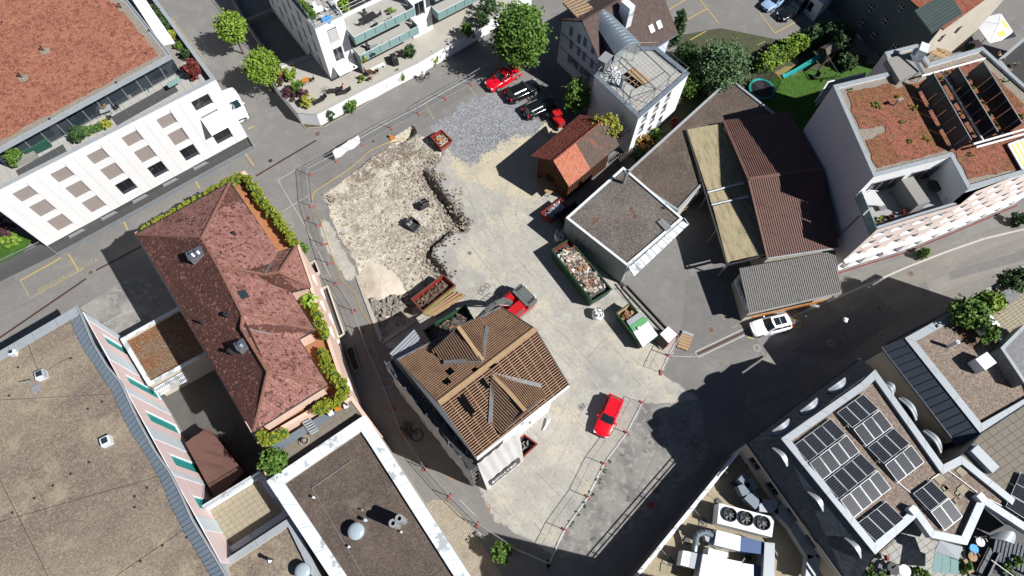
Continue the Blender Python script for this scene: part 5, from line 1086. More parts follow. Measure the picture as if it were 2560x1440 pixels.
for f,k in ((SS,12),(NS,12)):
    g=MB(); sd=[f[0],f[3]] if f is NS else [f[0],f[1]]; ee=[f[1],f[2]] if f is NS else [f[3],f[2]]; nn=plane(f)
    for i in range(k+1):
        a=RW.lerp(RE,i/k); b=(N1.lerp(N2,i/k) if f is NS else S1.lerp(S2,i/k)); a2=a.lerp(b,.02)
        hs=[q for s,q in HP if s==(f is NS)]; run=0; n=40
        for j in range(n+1):
            ins=any(inpoly(a2.lerp(b,j/n),q) for q in hs)
            if ins and run is not None: g.beam(a2.lerp(b,run/n)+nn*.0,a2.lerp(b,j/n)+nn*0,.07,.06,up=nn); run=None
            elif not ins and run is None: run=j
        if run is not None: g.beam(a2.lerp(b,run/n),b,.07,.06,up=nn)
    g.build('counter_battens',battd,t)
g=MB()
g.beam(RW+Vector((0,0,.06)),RE+Vector((0,0,.06)),.42,.09)
g.build('ridge_board',woodp,t)
g=MB(); g.beam(S1+Vector((0,0,-.02)),S2+Vector((0,0,-.02)),.22,.3); g.build('eaves_board',capw,t); g=MB(); g.beam(N1,N2,.16,.25); g.build('eaves_board',lead,t)
g=MB(); g.beam(S1,RW,.12,.2); g.beam(RW,N1,.12,.2); g.beam(S2,RE,.12,.2); g.beam(RE,N2,.12,.2); g.build('verge_board',woodg,t,kind='stuff')
# dormers
def dormer(F,back,ridge,l1,l2,r1,r2,zrf):
    b=pon(*back,*F)+Vector((0,0,.15)); rf=P(*ridge,zrf); L1,L2,Q1,Q2=[pon(*q,*F)+Vector((0,0,h)) for q,h in ((l1,.22),(l2,.12),(r1,.12),(r2,.22))]
    for f,m in (([rf,L2,L1,b],battd),([rf,b,Q1,Q2],battm)):
        n0=plane(f); c=sum(f,Vector())/4; f=[p-n0*(p-c).dot(n0) for p in f]; MB().slab([p-n0*.03 for p in f],.06).build('dormer_boarding',under,t); battens(f,(b-rf),.225,m,None,'dormer_batten',wd=.09)
    u=Vector((0,0,.1)); g=MB(); g.beam(rf+u,b+u,.34,.08); g.build('dormer_ridge',woodp,t)
    for e in (L1,Q1): g=MB(); g.beam(e+u*.6,b+u*.6,.36,.1); g.build('valley_flashing',lead,t)
    g=MB(); g.beam(rf,L2,.1,.16); g.beam(rf,Q2,.1,.16); g.build('verge_board',woodg,t,kind='stuff'); g=MB(); g.poly([rf-u*2,L2-u*2,(L2.x,L2.y,L2.z-1.6),(Q2.x,Q2.y,Q2.z-1.6),Q2-u*2]); g.build('dormer_wall',woodd,t)
dormer((RW,RE,N1),(1207,903),(1145,817),(1110,908),(1083,878),(1218,818),(1198,797),13.0)
dormer((RW,RE,S1),(1232,938),(1313,1027),(1226,1058),(1250,1086),(1353,966),(1364,992),12.6)
body=ccw([V2(N1).lerp(V2(S2),.07),V2(N2).lerp(V2(S1),.07),V2(S2).lerp(V2(N1),.07),V2(S1).lerp(V2(N2),.07)]); g=MB(); k0=None
for i in range(4):
    a,b=body[i],body[(i+1)%4]; L=(b-a).length; south=abs((b-a).normalized().dot(Vector((dn.x,dn.y,0)).normalized())-1)<.1
    o=[(1.2+k*2.1,z,2.2+k*2.1,z+1.7) for k in range(int((L-1)/2.1)) for z in (1.2,4.3)] if south else []
    if south: o=[q for q in o if q[0]>L*.42]
    wall(g,a,b,0,10,o,.25)
    for q in o: window(t,a,b,q,.25,glassd,whiteb,1,sill=whiteb)
g.build('walls',white,t); gb=MB(); gb.add([Vector((body[k].x,body[k].y,9.95)) for k in range(4)],[(0,1,2,3)]); gb.build('attic_floor',under,t)
g=MB(); u=Vector((0,0,-.2)); g.poly([RW+u,N1+u,S1+u]); g.poly([RE+u,N2+u,S2+u]); g.build('gable_wall',white,t)
# scaffold with tarpaulin round the west side
ts=thing('scaffold','tarpaulin hung scaffold along the west side of the stripped house','scaffold',tuple(P(1196,1217)))
aS=V2(S1); aN=V2(N1); dw=(aN-aS).normalized(); ow=Vector((dw.y,-dw.x,0)); ow=ow if ow.dot(V2(RW)-V2(RE))>0 else -ow; L=(aN-aS).length+1.0
base=aS-dw*.4+ow*.95
for k in range(9):
    p=base+dw*L*k/8; g=MB(); g.tube((p.x,p.y,0),(p.x,p.y,10.2),.035,6); q=p-ow*.75; g.tube((q.x,q.y,0),(q.x,q.y,10),.035,6)
    for z in (2,4,6,8,9.4): g.tube((p.x,p.y,z),(q.x,q.y,z),.03,5)
    g.build('standard',galv,ts)
for z in (2,4,6,8.0,9.4):
    for k in range(8): a=base+dw*L*k/8-ow*.38; b=base+dw*L*(k+1)/8-ow*.38; MB().beam((a.x,a.y,z),(b.x,b.y,z),.62,.05).build('scaffold_board',iron if z>7 else woodg,ts)
n=60; m_=16; g=MB()
for i in range(n+1):
    for j in range(m_+1):
        p=base+dw*L*i/n; w1=.07*math.sin(i*1.1+j*.3)+.10*math.sin(i*.37+j*.9)+random.uniform(-.03,.03); sag=.25*math.sin(i*.5)**2+.2*(random.random() if j==m_ else 0); z=9.9*j/m_-(sag if j==m_ else 0)+.05
        q=p+ow*(.08+w1*.6); g.v.append((q.x,q.y,z))
for i in range(n):
    for j in range(m_): g.f.append((i*(m_+1)+j,(i+1)*(m_+1)+j,(i+1)*(m_+1)+j+1,i*(m_+1)+j+1))
tm=mat('scaffold_sheeting',(.44,.43,.42),.7,lay=[('n',(2.5,2.5,.4),.45,.7,(.40,.37,.35),.6),('n',.4,.5,.7,(.52,.50,.50),.5)]); g.build('tarpaulin',tm,ts)
ds=(V2(S2)-V2(S1)).normalized(); os_=Vector((ds.y,-ds.x,0)); b0=aS+os_*.3+ow*.2; b1=aS+ds*4.4+os_*.3; g=MB(); n=24; m_=10
for i in range(n+1):
    for j in range(m_+1): p=b0.lerp(b1,i/n)+os_*(1.25*(1-j/m_)+.04*math.sin(i*1.3+j*.5)); g.v.append((p.x,p.y,.1+9.8*j/m_))
for i in range(n):
    for j in range(m_): g.f.append((i*(m_+1)+j,(i+1)*(m_+1)+j,(i+1)*(m_+1)+j+1,i*(m_+1)+j+1))
g.build('tarpaulin',tm,ts)
sg=thing('banner','long dark company banner with white letters on the scaffold sheeting','banner',tuple(b0.lerp(b1,.2)+os_*.15)); OFF[sg.name]=Vector(sg.location); p,q=b0.lerp(b1,.1)+os_*.16,b0.lerp(b1,.9)+os_*.16; g=MB()
p=p+os_*1.12; q=q+os_*1.12; p2=p-os_*.26; q2=q-os_*.26
g.add([(p.x,p.y,1.3),(q.x,q.y,1.3),(q2.x,q2.y,2.9),(p2.x,p2.y,2.9)],[(0,1,2,3)]); g.build('cloth',mat('banner_cloth',(.06,.06,.065),.6,lay=[('n',1,.5,.7,(.1,.1,.1),.6)]),sg)
X_=Vector((ds.x,ds.y,0)); bb=(b1-b0).normalized(); X_=bb; Z_=Vector((bb.y,-bb.x,.17)).normalized(); Y_=Z_.cross(X_); TM=Matrix((X_,Y_,Z_)).transposed()
pp=p+Z_*.05-os_*.1+X_*.15; text('BOVATEC',Vector((pp.x,pp.y,2.0)),0,.68,white,sg,tilt=TM,ext=.01); pp=pp+X_*2.4; text('.com',Vector((pp.x,pp.y,2.0)),0,.3,white,sg,tilt=TM,ext=.01)
# ================= EAST HALF =================
def lit(t,poly,ops_by_edge,z0,z1,m,frame=whiteb,gm=None,depth=.2,sill=None,name='walls',mull=1):
    g=MB()
    for i in range(len(poly)):
        a,b=poly[i],poly[(i+1)%len(poly)]; o=ops_by_edge.get(i,[]); wall(g,a,b,z0,z1,o,depth)
        for q in o: window(t,a,b,q,depth,gm or glassd,frame,mull,sill=sill)
    g.build(name,m,t)
# ---- blue grey gabled house
a=V2(P(1393,154,0)); du=Vector((.61,-.79,0)).normalized(); dv=Vector((-du.y,du.x,0)); L=8.6; b=a+du*L
def H(u,v,z=0): q=a+du*u+dv*v; return Vector((q.x,q.y,z))
t=thing('gabled_house','pale blue grey gabled house with shuttered windows and brown tiled roof','house',tuple(a)); D_=11.5
o1=[]
for x,y in ((1438,87),(1473,114),(1438,120),(1470,150),(1433,155),(1463,183)):
    u,z=onpl(x,y,a,b); o1.append((u-.42,z-.65,u+.42,z+.65))
o1=[(q[0],max(.9,q[1]),q[2],q[3]) for q in o1]; o1a=[q for q in o1 if q[3]<5.35]
lit(t,[H(0,0),H(L,0),H(L,D_),H(0,D_)],{0:o1a,1:[(3.2,1.2,4.2,2.8),(5.6,1.2,6.6,2.8),(5.6,3.4,6.6,4.8),(3.2,3.4,4.2,4.8)]},0,5.4,bluew)
zap=9.9; up=3.8; el=7.1; er=5.6; g=MB()
pts=[H(0,0,5.4),H(L,0,5.4),H(L,0,er),H(up,0,zap),H(0,0,el)]
pt=wall(g,H(0,0),H(L,0),5.4,6.2,[(1.55,5.7,2.35,6.2),(3.85,5.7,4.65,6.2)],.2)
g=MB(); g.poly([H(0,0,6.2),H(L-1.05,0,6.2),H(up,0,zap),H(0,0,el)]); g.poly([H(0,-0,5.4),H(1.4,0,5.4),H(1.4,0,6.2),H(0,0,6.2)]); g.poly([H(1.4,0,5.4),H(L,0,5.4),H(L,0,er),H(L-1.05,0,6.2),H(1.4,0,6.2)]); g.poly([H(0,0,5.4),H(0,0,el),H(0,D_,el),H(0,D_,5.4)]); g.poly([H(0,D_,5.4),H(L,D_,5.4),H(L,D_,er),H(up,D_,zap),H(0,D_,el)]); g.build('gable_wall',bluew,t)
shut=mat('grey_blue_shutter',(.11,.14,.19),.7)
for q in o1:
    for s in (q[0]-.62,q[2]+.04):
        g=MB(); c=H(s+.29,-.03,q[1]+.65); g.box(tuple(c),(.58,.05,1.32),math.atan2(du.y,du.x)); g.build('shutter',shut,t)
MB().box(tuple(H(L/2,-.04,.45)),(L,.08,.9),math.atan2(du.y,du.x)).build('plinth',white,t)
for z in (5.3,3.0): MB().box(tuple(H(L/2,-.02,z-.12)),(L-.3,.05,.1),math.atan2(du.y,du.x)).build('string_course',shut,t)
rR=[H(up,-.4,zap),H(L+.7,-.4,er-.45),H(L+.7,D_+.4,er-.45),H(up,D_+.4,zap)]; rL=[H(-.5,-.4,el-.1),H(up,-.4,zap),H(up,D_+.4,zap),H(-.5,D_+.4,el-.1)]
for f in (rR,rL): MB().slab(f,.14).build('roof_slope',btile,t); mb=MB(); tiles([p+Vector((0,0,.01)) for p in f],dv,.34,.3,mb,.035,.012); mb.build('roof_tiles',btile,t,kind='stuff')
g=MB(); g.beam(H(up,-.4,zap+.08),H(up,D_+.4,zap+.08),.22,.1); g.build('ridge_tiles',btile,t); g=MB(); g.beam(H(L+.72,-.45,er-.5),H(L+.72,D_+.45,er-.5),.16,.14); g.build('gutter',zinc,t)
nR=plane(rR)
for x,y in ((1628,72),(1647,62)): 
    p=pon(x,y,*rR[:3]); skyl(x,y,p.z,.85,1.1,nR,dv,tarp)
# vaulted zinc roof over the stair head
p0=P(1497,62,9.0);p1=P(1558,118,8.6); v0=P(1480,48,9);v1=P(1523,30,9.3);v2=P(1602,108,8.9);v3=P(1537,137,8.3)
g=MB(); n=14
for i in range(n+1):
    q=i/n; arch=.75*math.sin(math.pi*q); A_=v0.lerp(v1,q)+Vector((0,0,arch)); B_=v3.lerp(v2,q)+Vector((0,0,arch)); g.v+=[tuple(A_),tuple(B_)]
for i in range(n): g.f.append((2*i,2*i+1,2*i+3,2*i+2))
g.build('vault_roof',zinc,t)
for k in range(12):
    q=k/11; g=MB()
    pts=[v0.lerp(v3,q).lerp(v1.lerp(v2,q),i/10)+Vector((0,0,.75*math.sin(math.pi*i/10)+.02)) for i in range(11)]; g.path(pts,.03,4); g.build('standing_seam',zinc,t)
g=MB()
for e in ((v0,v3),(v1,v2)):
    g.poly([e[0],e[1],(e[1].x,e[1].y,6.8),(e[0].x,e[0].y,6.8)])
g.build('stairhead_wall',dmetal,t)
g=MB()
for i in range(n): qa,qb=i/n,(i+1)/n; A_=v3.lerp(v2,qa)+Vector((0,0,.75*math.sin(math.pi*qa)));B_=v3.lerp(v2,qb)+Vector((0,0,.75*math.sin(math.pi*qb))); g.poly([A_,B_,(B_.x,B_.y,6.9),(A_.x,A_.y,6.9)])
g.build('end_glazing',clearg,t)
c=P(1570,12,10.6); g=MB(); g.box((c.x,c.y,9.2),(.9,1.6,3.2),math.atan2(dv.y,dv.x)); g.build('chimney',capw,t)
g=MB(); q=PL([(1408,0),(1445,-20),(1510,35),(1455,50)],9.2); g.prism(q,8.6,8.8); g.build('roof_deck',woodg,t); 
for k in range(9): MB().beam(q[0].lerp(q[3],k/9)+Vector((0,0,-.35)),q[1].lerp(q[2],k/9)+Vector((0,0,-.35)),.28,.04).build('deck_board',woodp,t)
g=MB()
for e in ((q[0],q[3]),(q[0],q[1])):
    for i in range(7): p=e[0].lerp(e[1],i/6); g.tube((p.x,p.y,8.8),(p.x,p.y,9.8),.02,4)
    g.tube(e[0]+Vector((0,0,.6)),e[1]+Vector((0,0,.6)),.03,4)
g.build('deck_railing',galv,t)
# ---- annex with bare roof terrace
ZA=7.2; an=ccw([P(1487,190,ZA),P(1597,294,ZA),P(1722,184,ZA),P(1640,118,ZA),P(1560,120,ZA)]); t=thing('annex_house','white three storey annex with stripped roof terrace and bare pergola frame','house',tuple(V2(P(1572,388))))
edges={}
for i in range(len(an)):
    a_,b_=an[i],an[(i+1)%len(an)]; dd=(V2(b_)-V2(a_)).normalized(); L_=(V2(b_)-V2(a_)).length
    if dd.x>.3 and dd.y>.3: edges[i]=[(1.0+k*2.2,z,2.0+k*2.2,z+1.4) for k in range(int((L_-1)/2.2)) for z in (1.0,3.3,5.4) if z+1.4<6.9]
lit(t,an,{k:[(q[0],q[1],q[2],min(q[3],6.7)) for q in v] for k,v in edges.items()},0,ZA,white,sill=zinc)
g=MB(); g.ring(inset(an,.003),inset(an,.35),ZA-.3,ZA); g.build('parapet',white,t); caps(t,an,.45,ZA+.002,ZA+.06,zinc,2.5,over=.12)
MB().prism(inset(an,.3),6.85,6.95,bot=False).build('terrace_base',manhg,t); pa=V2(P(1597,294))-V2(P(1487,190)); pave(t,inset(an,.46),math.atan2(pa.y,pa.x),.5,.5,6.955,pavb,maxn=280)
frame=mat('pergola_steel',(.2,.2,.21),.5,.4); g=MB()
zt=9.6; q1=P(1556,140,zt);q2=P(1606,110,zt);q3=P(1676,190,zt);q4=P(1640,222,zt)
rail=[(P(1553,142,zt),P(1640,222,zt)),(P(1592,112,zt),P(1675,190,zt))]
for a_,b_ in rail: g.beam(a_,b_,.09,.12)
for k in range(6):
    a_,b_=rail[0][0].lerp(rail[0][1],k/5),rail[1][0].lerp(rail[1][1],k/5); pts=[a_.lerp(b_,i/8)+Vector((0,0,.45*math.sin(math.pi*i/8))) for i in range(9)]; g.path(pts,.03,4)
    pts=[a_+Vector((0,0,0)),a_+(a_-b_)*.55+Vector((0,0,-1.1)),a_+(a_-b_)*.62+Vector((0,0,-2.3))]; g.path(pts,.03,4)
for e in (rail[0][1],rail[1][1],rail[0][0],rail[1][0]): g.tube((e.x,e.y,7),e,.045,5)
for e in ((rail[0][1],P(1570,262,8)),(rail[0][1],P(1690,205,8.2)),(rail[1][1],P(1700,165,8.4))): g.beam(*e,.05,.05)
g.build('pergola_frame',frame,t); ai=inset(an,.2); g=MB()
for i in range(len(ai)):
    a_,b_=V2(ai[i]),V2(ai[(i+1)%len(ai)]); k=max(2,int((b_-a_).length/1.6))
    for j in range(k+1): p=a_.lerp(b_,j/k); g.tube((p.x,p.y,7.2),(p.x,p.y,8.2),.02,4)
    g.tube(a_+Vector((0,0,8.2)),b_+Vector((0,0,8.2)),.022,4)
g.build('railing',galv,t)
q=PL([(1545,190),(1565,182),(1605,212),(1590,222)],6.99); MB().poly([p+Vector((0,0,.02)) for p in q]).build('roof_opening',dark,t); g=MB(); g.beam(q[0].lerp(q[1],.5),q[3].lerp(q[2],.5),.08,.12); 
for k in (.3,.6): g.beam(q[0].lerp(q[3],k)+Vector((0,0,.03)),q[1].lerp(q[2],k)+Vector((0,0,.03)),.06,.1)
g.build('joists',woodp,t); g=MB(); g.slab(PL([(1568,180),(1585,168),(1628,200),(1608,212)],7.15),.05); g.build('wooden_board',woodp,t)
ht=thing('heap_of_debris','heap of white plaster debris on the annex roof terrace','debris',tuple(P(1535,185,7))); c=P(1533,188,7.1); g=MB()
for k in range(150): r_=random.random()**.6; aa=random.random()*6.28; g.rock((c.x+1.1*r_*math.cos(aa),c.y+1.5*r_*math.sin(aa),6.98+.45*(1-r_)),random.uniform(.06,.16))
g.build('rubble',capw,ht)
c=P(1512,150,8.4); t2=thing('roof_cabinet','grey metal cabinet on the roof edge of the annex','cabinet',(c.x,c.y,7)); MB().box((c.x,c.y,7.9),(1.5,1.0,1.8),.9).build('cabinet_body',lead,t2); MB().box((c.x,c.y,8.83),(1.6,1.1,.06),.9).build('lid',galv,t2)
c=P(1556,200,8.2); solo('vent_flue','short steel flue standing beside the debris heap on the annex roof','flue',MB().tube((c.x,c.y,6.97),(c.x,c.y,8.4),.2,12).tube((c.x,c.y,8.4),(c.x,c.y,8.65),.28,12),zinc)
# ---- barn
ze,zr=4.4,6.5; BR1=P(1383,402,zr);BR2=P(1513,297,zr); BW1=P(1327,391,ze); BW2=pon(1450,287,BR1,BR2,BW1); BE1=P(1422,467,ze); BE2=pon(1548,363,BR1,BR2,BE1)
t=thing('tiled_barn','wooden barn with red, orange and grey patched clay tile roof','barn',tuple(V2(P(1390,480)))); bd=(V2(BR2)-V2(BR1)).normalized()
for f,parts in (([BR1,BR2,BW2,BW1],[(0,1,rtile)]),([BR1,BE1,BE2,BR2],[(0,.42,otile),(.42,1,gtile)])):
    MB().slab([p-Vector((0,0,.02)) for p in f],.12).build('roof_boarding',woodd,t)
    for s0,s1,m in parts:
        if f[1]==BR2: q=f
        else: q=[f[0].lerp(f[3],s0),f[1].lerp(f[2],s0),f[1].lerp(f[2],s1),f[0].lerp(f[3],s1)]
        mb=MB(); tiles(q,BR2-BR1,.27,.24,mb,.035,.016); mb.build('roof_tiles',m,t,kind='stuff')
g=MB(); L=(BR2-BR1).length; k=int(L/.34)
for i in range(k): g.tube(BR1.lerp(BR2,i/k)+Vector((0,0,.05)),BR1.lerp(BR2,(i+1.05)/k)+Vector((0,0,.05)),.12,6,.10)
g.build('ridge_tiles',rtile,t,kind='stuff')
q=[V2(BW1).lerp(V2(BE2),.1),V2(BE1).lerp(V2(BW2),.1),V2(BE2).lerp(V2(BW1),.1),V2(BW2).lerp(V2(BE1),.1)]; q=ccw(q); g=MB()
for i in range(4): wall(g,q[i],q[(i+1)%4],0,4.3,[(1.4,.2,2.6,2.3)] if i==0 else [],.15)
g.build('walls',woodd,t)
g=MB(); g.poly([q[0]+Vector((0,0,4.3)),q[3]+Vector((0,0,4.3)),BR1.lerp(BR2,.06)-Vector((0,0,.15))]) if (q[0]-q[3]).length<(q[0]-q[1]).length else g.poly([q[0]+Vector((0,0,4.3)),q[1]+Vector((0,0,4.3)),BR1.lerp(BR2,.06)-Vector((0,0,.15))]); g.build('gable_wall',woodd,t)
for i in range(4):
    a_,b_=q[i],q[(i+1)%4]; k=int((b_-a_).length/.35); dd=(b_-a_).normalized(); nn=Vector((dd.y,-dd.x,0))
    for j in range(k+1):
        p=a_.lerp(b_,j/k)+nn*.03; MB().box((p.x,p.y,2.15),(.06,.08,4.2),math.atan2(dd.y,dd.x)).build('wall_batten',woodd,t)
g=MB(); g.beam(BE1+Vector((0,0,-.05)),BE2+Vector((0,0,-.05)),.13,.12); g.beam(BW1+Vector((0,0,-.05)),BW2+Vector((0,0,-.05)),.13,.12); g.build('gutter',iron,t)
wb=thing('work_bench','pale wooden board table beside the barn door','work table',tuple(P(1368,470))); g=MB(); z=.9; g.slab(PL([(1340,455),(1362,437),(1395,468),(1372,488)],.9),.06); g.build('tabletop',woodp,wb)
for x,y in ((1346,456),(1362,442),(1388,468),(1372,482)): p=P(x,y,.85); MB().tube((p.x,p.y,0),(p.x,p.y,.85),.05,5).build('leg',woodg,wb)
# ---- square shed
q=ccw(PL([(1415,545),(1558,418),(1707,546),(1568,665)],4.4)); t,pl_=block('square_shed','small square shed with speckled gravel roof, white edge and ribbed metal walls','shed',q,4.4,mat('ribbed_metal_wall',S(176,182,180,.55),.6,.1,lay=[('n',1,.5,.7,S(150,156,156,.5),.6)]),grav_s,cw=.22,drop=.15,cap=capw,seg=9)
for i in range(4):
    a_,b_=V2(pl_[i]),V2(pl_[(i+1)%4]); k=int((b_-a_).length/.9); dd=(b_-a_).normalized(); nn=Vector((dd.y,-dd.x,0))
    for j in range(k+1): p=a_.lerp(b_,j/k)+nn*.015; MB().box((p.x,p.y,2.0),(.05,.06,4.0),math.atan2(dd.y,dd.x)).build('wall_rib',galv,t)
cn=PL([(1571,670),(1708,551),(1722,561),(1586,690)],3.7)
for k in range(10): MB().slab([cn[0].lerp(cn[1],k/10+.004),cn[0].lerp(cn[1],(k+1)/10-.004),cn[3].lerp(cn[2],(k+1)/10-.004),cn[3].lerp(cn[2],k/10+.004)],.06).build('canopy_panel',capw,t)
g=MB()
for k in range(4): p=cn[0].lerp(cn[1],k/3); p2=cn[3].lerp(cn[2],k/3); g.beam(p+Vector((0,0,.5)),p2,.05,.05)
g.build('canopy_bracket',galv,t)
c=P(1568,428,6.6); g=MB(); g.tube((c.x,c.y,4.2),(c.x,c.y,6.3),.2,14); g.build('flue_pipe',galv,t); g=MB(); g.pipe((c.x,c.y,6.0),.28,.6,.2,18,.4); g.build('flue_cap',galv,t)
a_,b_,c_,e_=PL([(1645,553),(1655,547),(1678,570),(1668,578)],4.5)
for k in range(4): MB().beam(a_.lerp(b_,k/3),e_.lerp(c_,k/3),.14,.05).build('roof_grate_bar',galv,t)
c=P(1662,517,4.6); MB().disc((c.x,c.y,4.3),.13,12,.15).build('roof_outlet',blk,t)
# ---- low L-shaped gravel roof
q=ccw(PL([(1560,436),(1813,207),(1838,206),(1990,325),(1880,350),(1762,455),(1695,528)],3.5)); t,_=block('long_low_building','low building with patchy brown gravel roof between shed and hall','building',q,3.5,cream,grav_d,cw=.22,drop=.12,cap=capm,seg=4)
# ---- corrugated hall
zE,zr=4.6,6.2; r1,r2=P(1871,449,zr),P(2053,422,zr); n1=P(1808,302,zE); n2=pon(1973,279,r1,r2,n1); s1=P(1919,647,zE); s2=pon(2097,620,r1,r2,s1)
t=thing('corrugated_hall','hall with brown corrugated gable roof partly shaded by the pink building','hall',tuple(V2(s1)))
for f in ([r1,r2,n2,n1],[r1,s1,s2,r2]): corrugate(f,(f[3]-f[0]) if f[1]==r2 else (f[1]-f[0]),.26,.07,MB()).build('corrugated_roof',brownc,t)
g=MB(); g.beam(r1+Vector((0,0,.08)),r2+Vector((0,0,.08)),.4,.1); g.build('ridge_cap',brownc,t); g=MB(); g.beam(s1+Vector((0,0,.03)),s2+Vector((0,0,.03)),.16,.12); g.build('gutter',capm,t)
g=MB(); g.beam(n1,r1,.2,.16); g.beam(r1,s1,.2,.16); g.build('verge_board',brownc,t)
q=ccw([V2(n1),V2(n2),V2(s2),V2(s1)]); MB().prism(inset(q,.3),0,4.4,bot=False).build('walls',cream,t); g=MB(); i_=inset(q,.3)
g.poly([(n1.x+.2,n1.y-.2,4.4),(s1.x+.2,s1.y+.2,4.4),(r1.x+.25,r1.y,6.0)]); g.poly([(n2.x,n2.y,4.4),(s2.x,s2.y,4.4),(r2.x,r2.y,6.0)]); g.build('gable_wall',dmetal,t)
t=thing('lichen_canopy','canopy with pale lichen covered corrugated sheets beside the brown hall','canopy',tuple(V2(P(1830,500))))
for x0,x1 in (((1717,324,1802,309),(1768,477,1868,452)),((1771,484,1870,459),(1778,508,1875,487)),((1782,516,1877,493),(1818,655,1915,634))):
    a_,b_=P(x0[0],x0[1],3.7),P(x0[2],x0[3],4.2); e_,c_=P(x1[0],x1[1],3.7),P(x1[2],x1[3],4.2)
    corrugate([a_,b_,c_,e_],(b_-a_),.26,.07,MB()).build('corrugated_roof',beigec,t)
g=MB()
for x0,x1 in (((1769,481),(1876,452)),((1779,512),(1876,490))): g.beam(P(*x0,3.85),P(*x1,4.4),.16,.14)
g.build('joint_cover',capw,t); g=MB(); g.beam(P(1715,324,3.66),P(1817,660,3.66),.18,.16); g.beam(P(1817,663,3.68),P(1916,640,4.15),.14,.3); g.build('gutter',iron,t)
for k in range(5): p=P(1720,330,3.6).lerp(P(1818,655,3.6),k/4); MB().box((p.x+.15,p.y,1.8),(.14,.14,3.6)).build('post',galv,t)
t=thing('grey_corrugated_shed','lean to shed with grey corrugated roof beside the white car','shed',tuple(V2(P(1873,784)))); f=[P(1848,671,3.7),P(2087,627,3.7),P(2104,731,3.1),P(1873,784,3.1)]; n0=plane(f); c=sum(f,Vector())/4; f=[p-n0*(p-c).dot(n0) for p in f]; corrugate(f,f[3]-f[0],.24,.06,MB()).build('corrugated_roof',greyc,t)
q=ccw([V2(p) for p in f]); MB().prism(inset(q,.28),0,3.1,bot=False).build('walls',cream,t); g=MB(); g.beam(f[3]-Vector((0,0,.05)),f[2]-Vector((0,0,.05)),.12,.12); g.build('gutter',galv,t); g=MB(); g.beam(P(1880,793,2.2),P(2060,752,2.2),.06,.5); g.build('orange_band',orangep,t)
sgn=thing('wall_sign','pale sign board with a row of small letters on the grey shed wall','sign',tuple(P(1850,740,2))); g=MB(); a_=P(1838,700,2.3);b_=P(1869,775,2.3); g.beam(a_,b_,.06,.8); g.build('board',capw,sgn); dd=(b_-a_).normalized(); nn=Vector((-dd.y,dd.x,0)); nn=nn if nn.x<0 else -nn; TM2=Matrix((dd,Vector((0,0,1)),dd.cross(Vector((0,0,1))))).transposed(); pp=a_+dd.cross(Vector((0,0,1)))*.05+dd*.4; text('GETRAENKE',Vector((pp.x,pp.y,2.3)),0,.42,blk,sgn,tilt=TM2,ext=.01)
# ---- pink building with sedum roof and recessed terrace
ZP=12.6; t=thing('pink_apartment_building','pink rendered apartment building with brown sedum roof and recessed corner terrace','apartment house',tuple(V2(P(2093,683))))
rp=[(2083,214),(2235,178),(2212,131),(2293,111),(2325,157),(2456,118),(2556,208),(2700,330),(2560,434),(2420,474),(2376,392),(2184,442)]
rpw=ccw(PL(rp,ZP)); body=[V2(P(2083,214,ZP)),V2(P(2235,178,ZP)),V2(P(2212,131,ZP)),V2(P(2293,111,ZP)),V2(P(2325,157,ZP)),V2(P(2456,118,ZP)),V2(P(2556,208,ZP)),V2(P(2700,330,ZP)),Vector((64,41.6,0)),Vector((55.3,37.9,0)),Vector((48.2,35.0,0)),Vector((43.3,33.5,0)),Vector((38.7,32.0,0))]
body=body[::-1]  # now counter clockwise
if sum(body[i].x*body[(i+1)%13].y-body[(i+1)%13].x*body[i].y for i in range(13))<0: body=body[::-1]
g=MB(); gs=MB(); zt=10.2
for i in range(13):
    a_,b_=body[i],body[(i+1)%13]; L=(b_-a_).length; dd=(b_-a_).normalized(); street=dd.x>.6 and dd.y>0 and a_.y<42
    ops=[]; top=ZP
    if street:
        top=zt if a_.x<47 else ZP; k=max(1,round((L-.6)/2.05)); s=(L-.5)/k
        for j in range(k):
            for z,(w_,h_) in ((3.8,(1.2,1.0)),(6.0,(1.25,1.0)),(8.3,(1.15,1.0)),(10.7,(1.15,.9))):
                if z+h_<top-.15: ops.append((.5+s*j+.2*(z>5),z,.5+s*j+w_+.2*(z>5),z+h_))
        ar=[(.5+s*j,.05,.5+s*j+s*.62,2.7) for j in range(k)]
        wall(g,a_,b_,3.2,top,ops,.24,rev=gs)
        for q in ops: window(t,a_,b_,q,.24,glassd,whiteb,1,sill=white)
        wall(gs,a_,b_,0,3.2,ar,1.0)
        for q in ar: window(t,a_,b_,q,1.0,glassd,galv,1,name='shop_window')
        nn=Vector((dd.y,-dd.x,0)); MB().beam(a_+nn*.2+Vector((0,0,3.2)),b_+nn*.2+Vector((0,0,3.2)),.42,.22).build('cornice',white,t); MB().beam(a_+nn*.35+Vector((0,0,.02)),b_+nn*.35+Vector((0,0,.02)),.12,.05).build('base_edging',redp,t)
    elif abs(dd.y)>.9 and a_.x<41: pass
    else: wall(g,a_,b_,0,ZP,[],.2)
g.build('walls',pinkw,t); gs.build('arcade_and_reveals',white,t)
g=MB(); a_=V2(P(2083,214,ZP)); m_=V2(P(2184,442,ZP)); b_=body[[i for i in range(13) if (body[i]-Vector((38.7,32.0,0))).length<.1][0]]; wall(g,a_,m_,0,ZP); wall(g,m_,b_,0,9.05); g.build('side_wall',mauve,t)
g=MB(); p=m_.lerp(b_,.45); g.tube((p.x-.1,p.y,0),(p.x-.1,p.y,8.5),.07,6); g.build('rain_pipe',lead,t)
o=sheet('roof_gravel',inset(rpw,.4),edgeg,ZP-.25,kind=None); o.parent=t; o.location=-OFF[t.name]
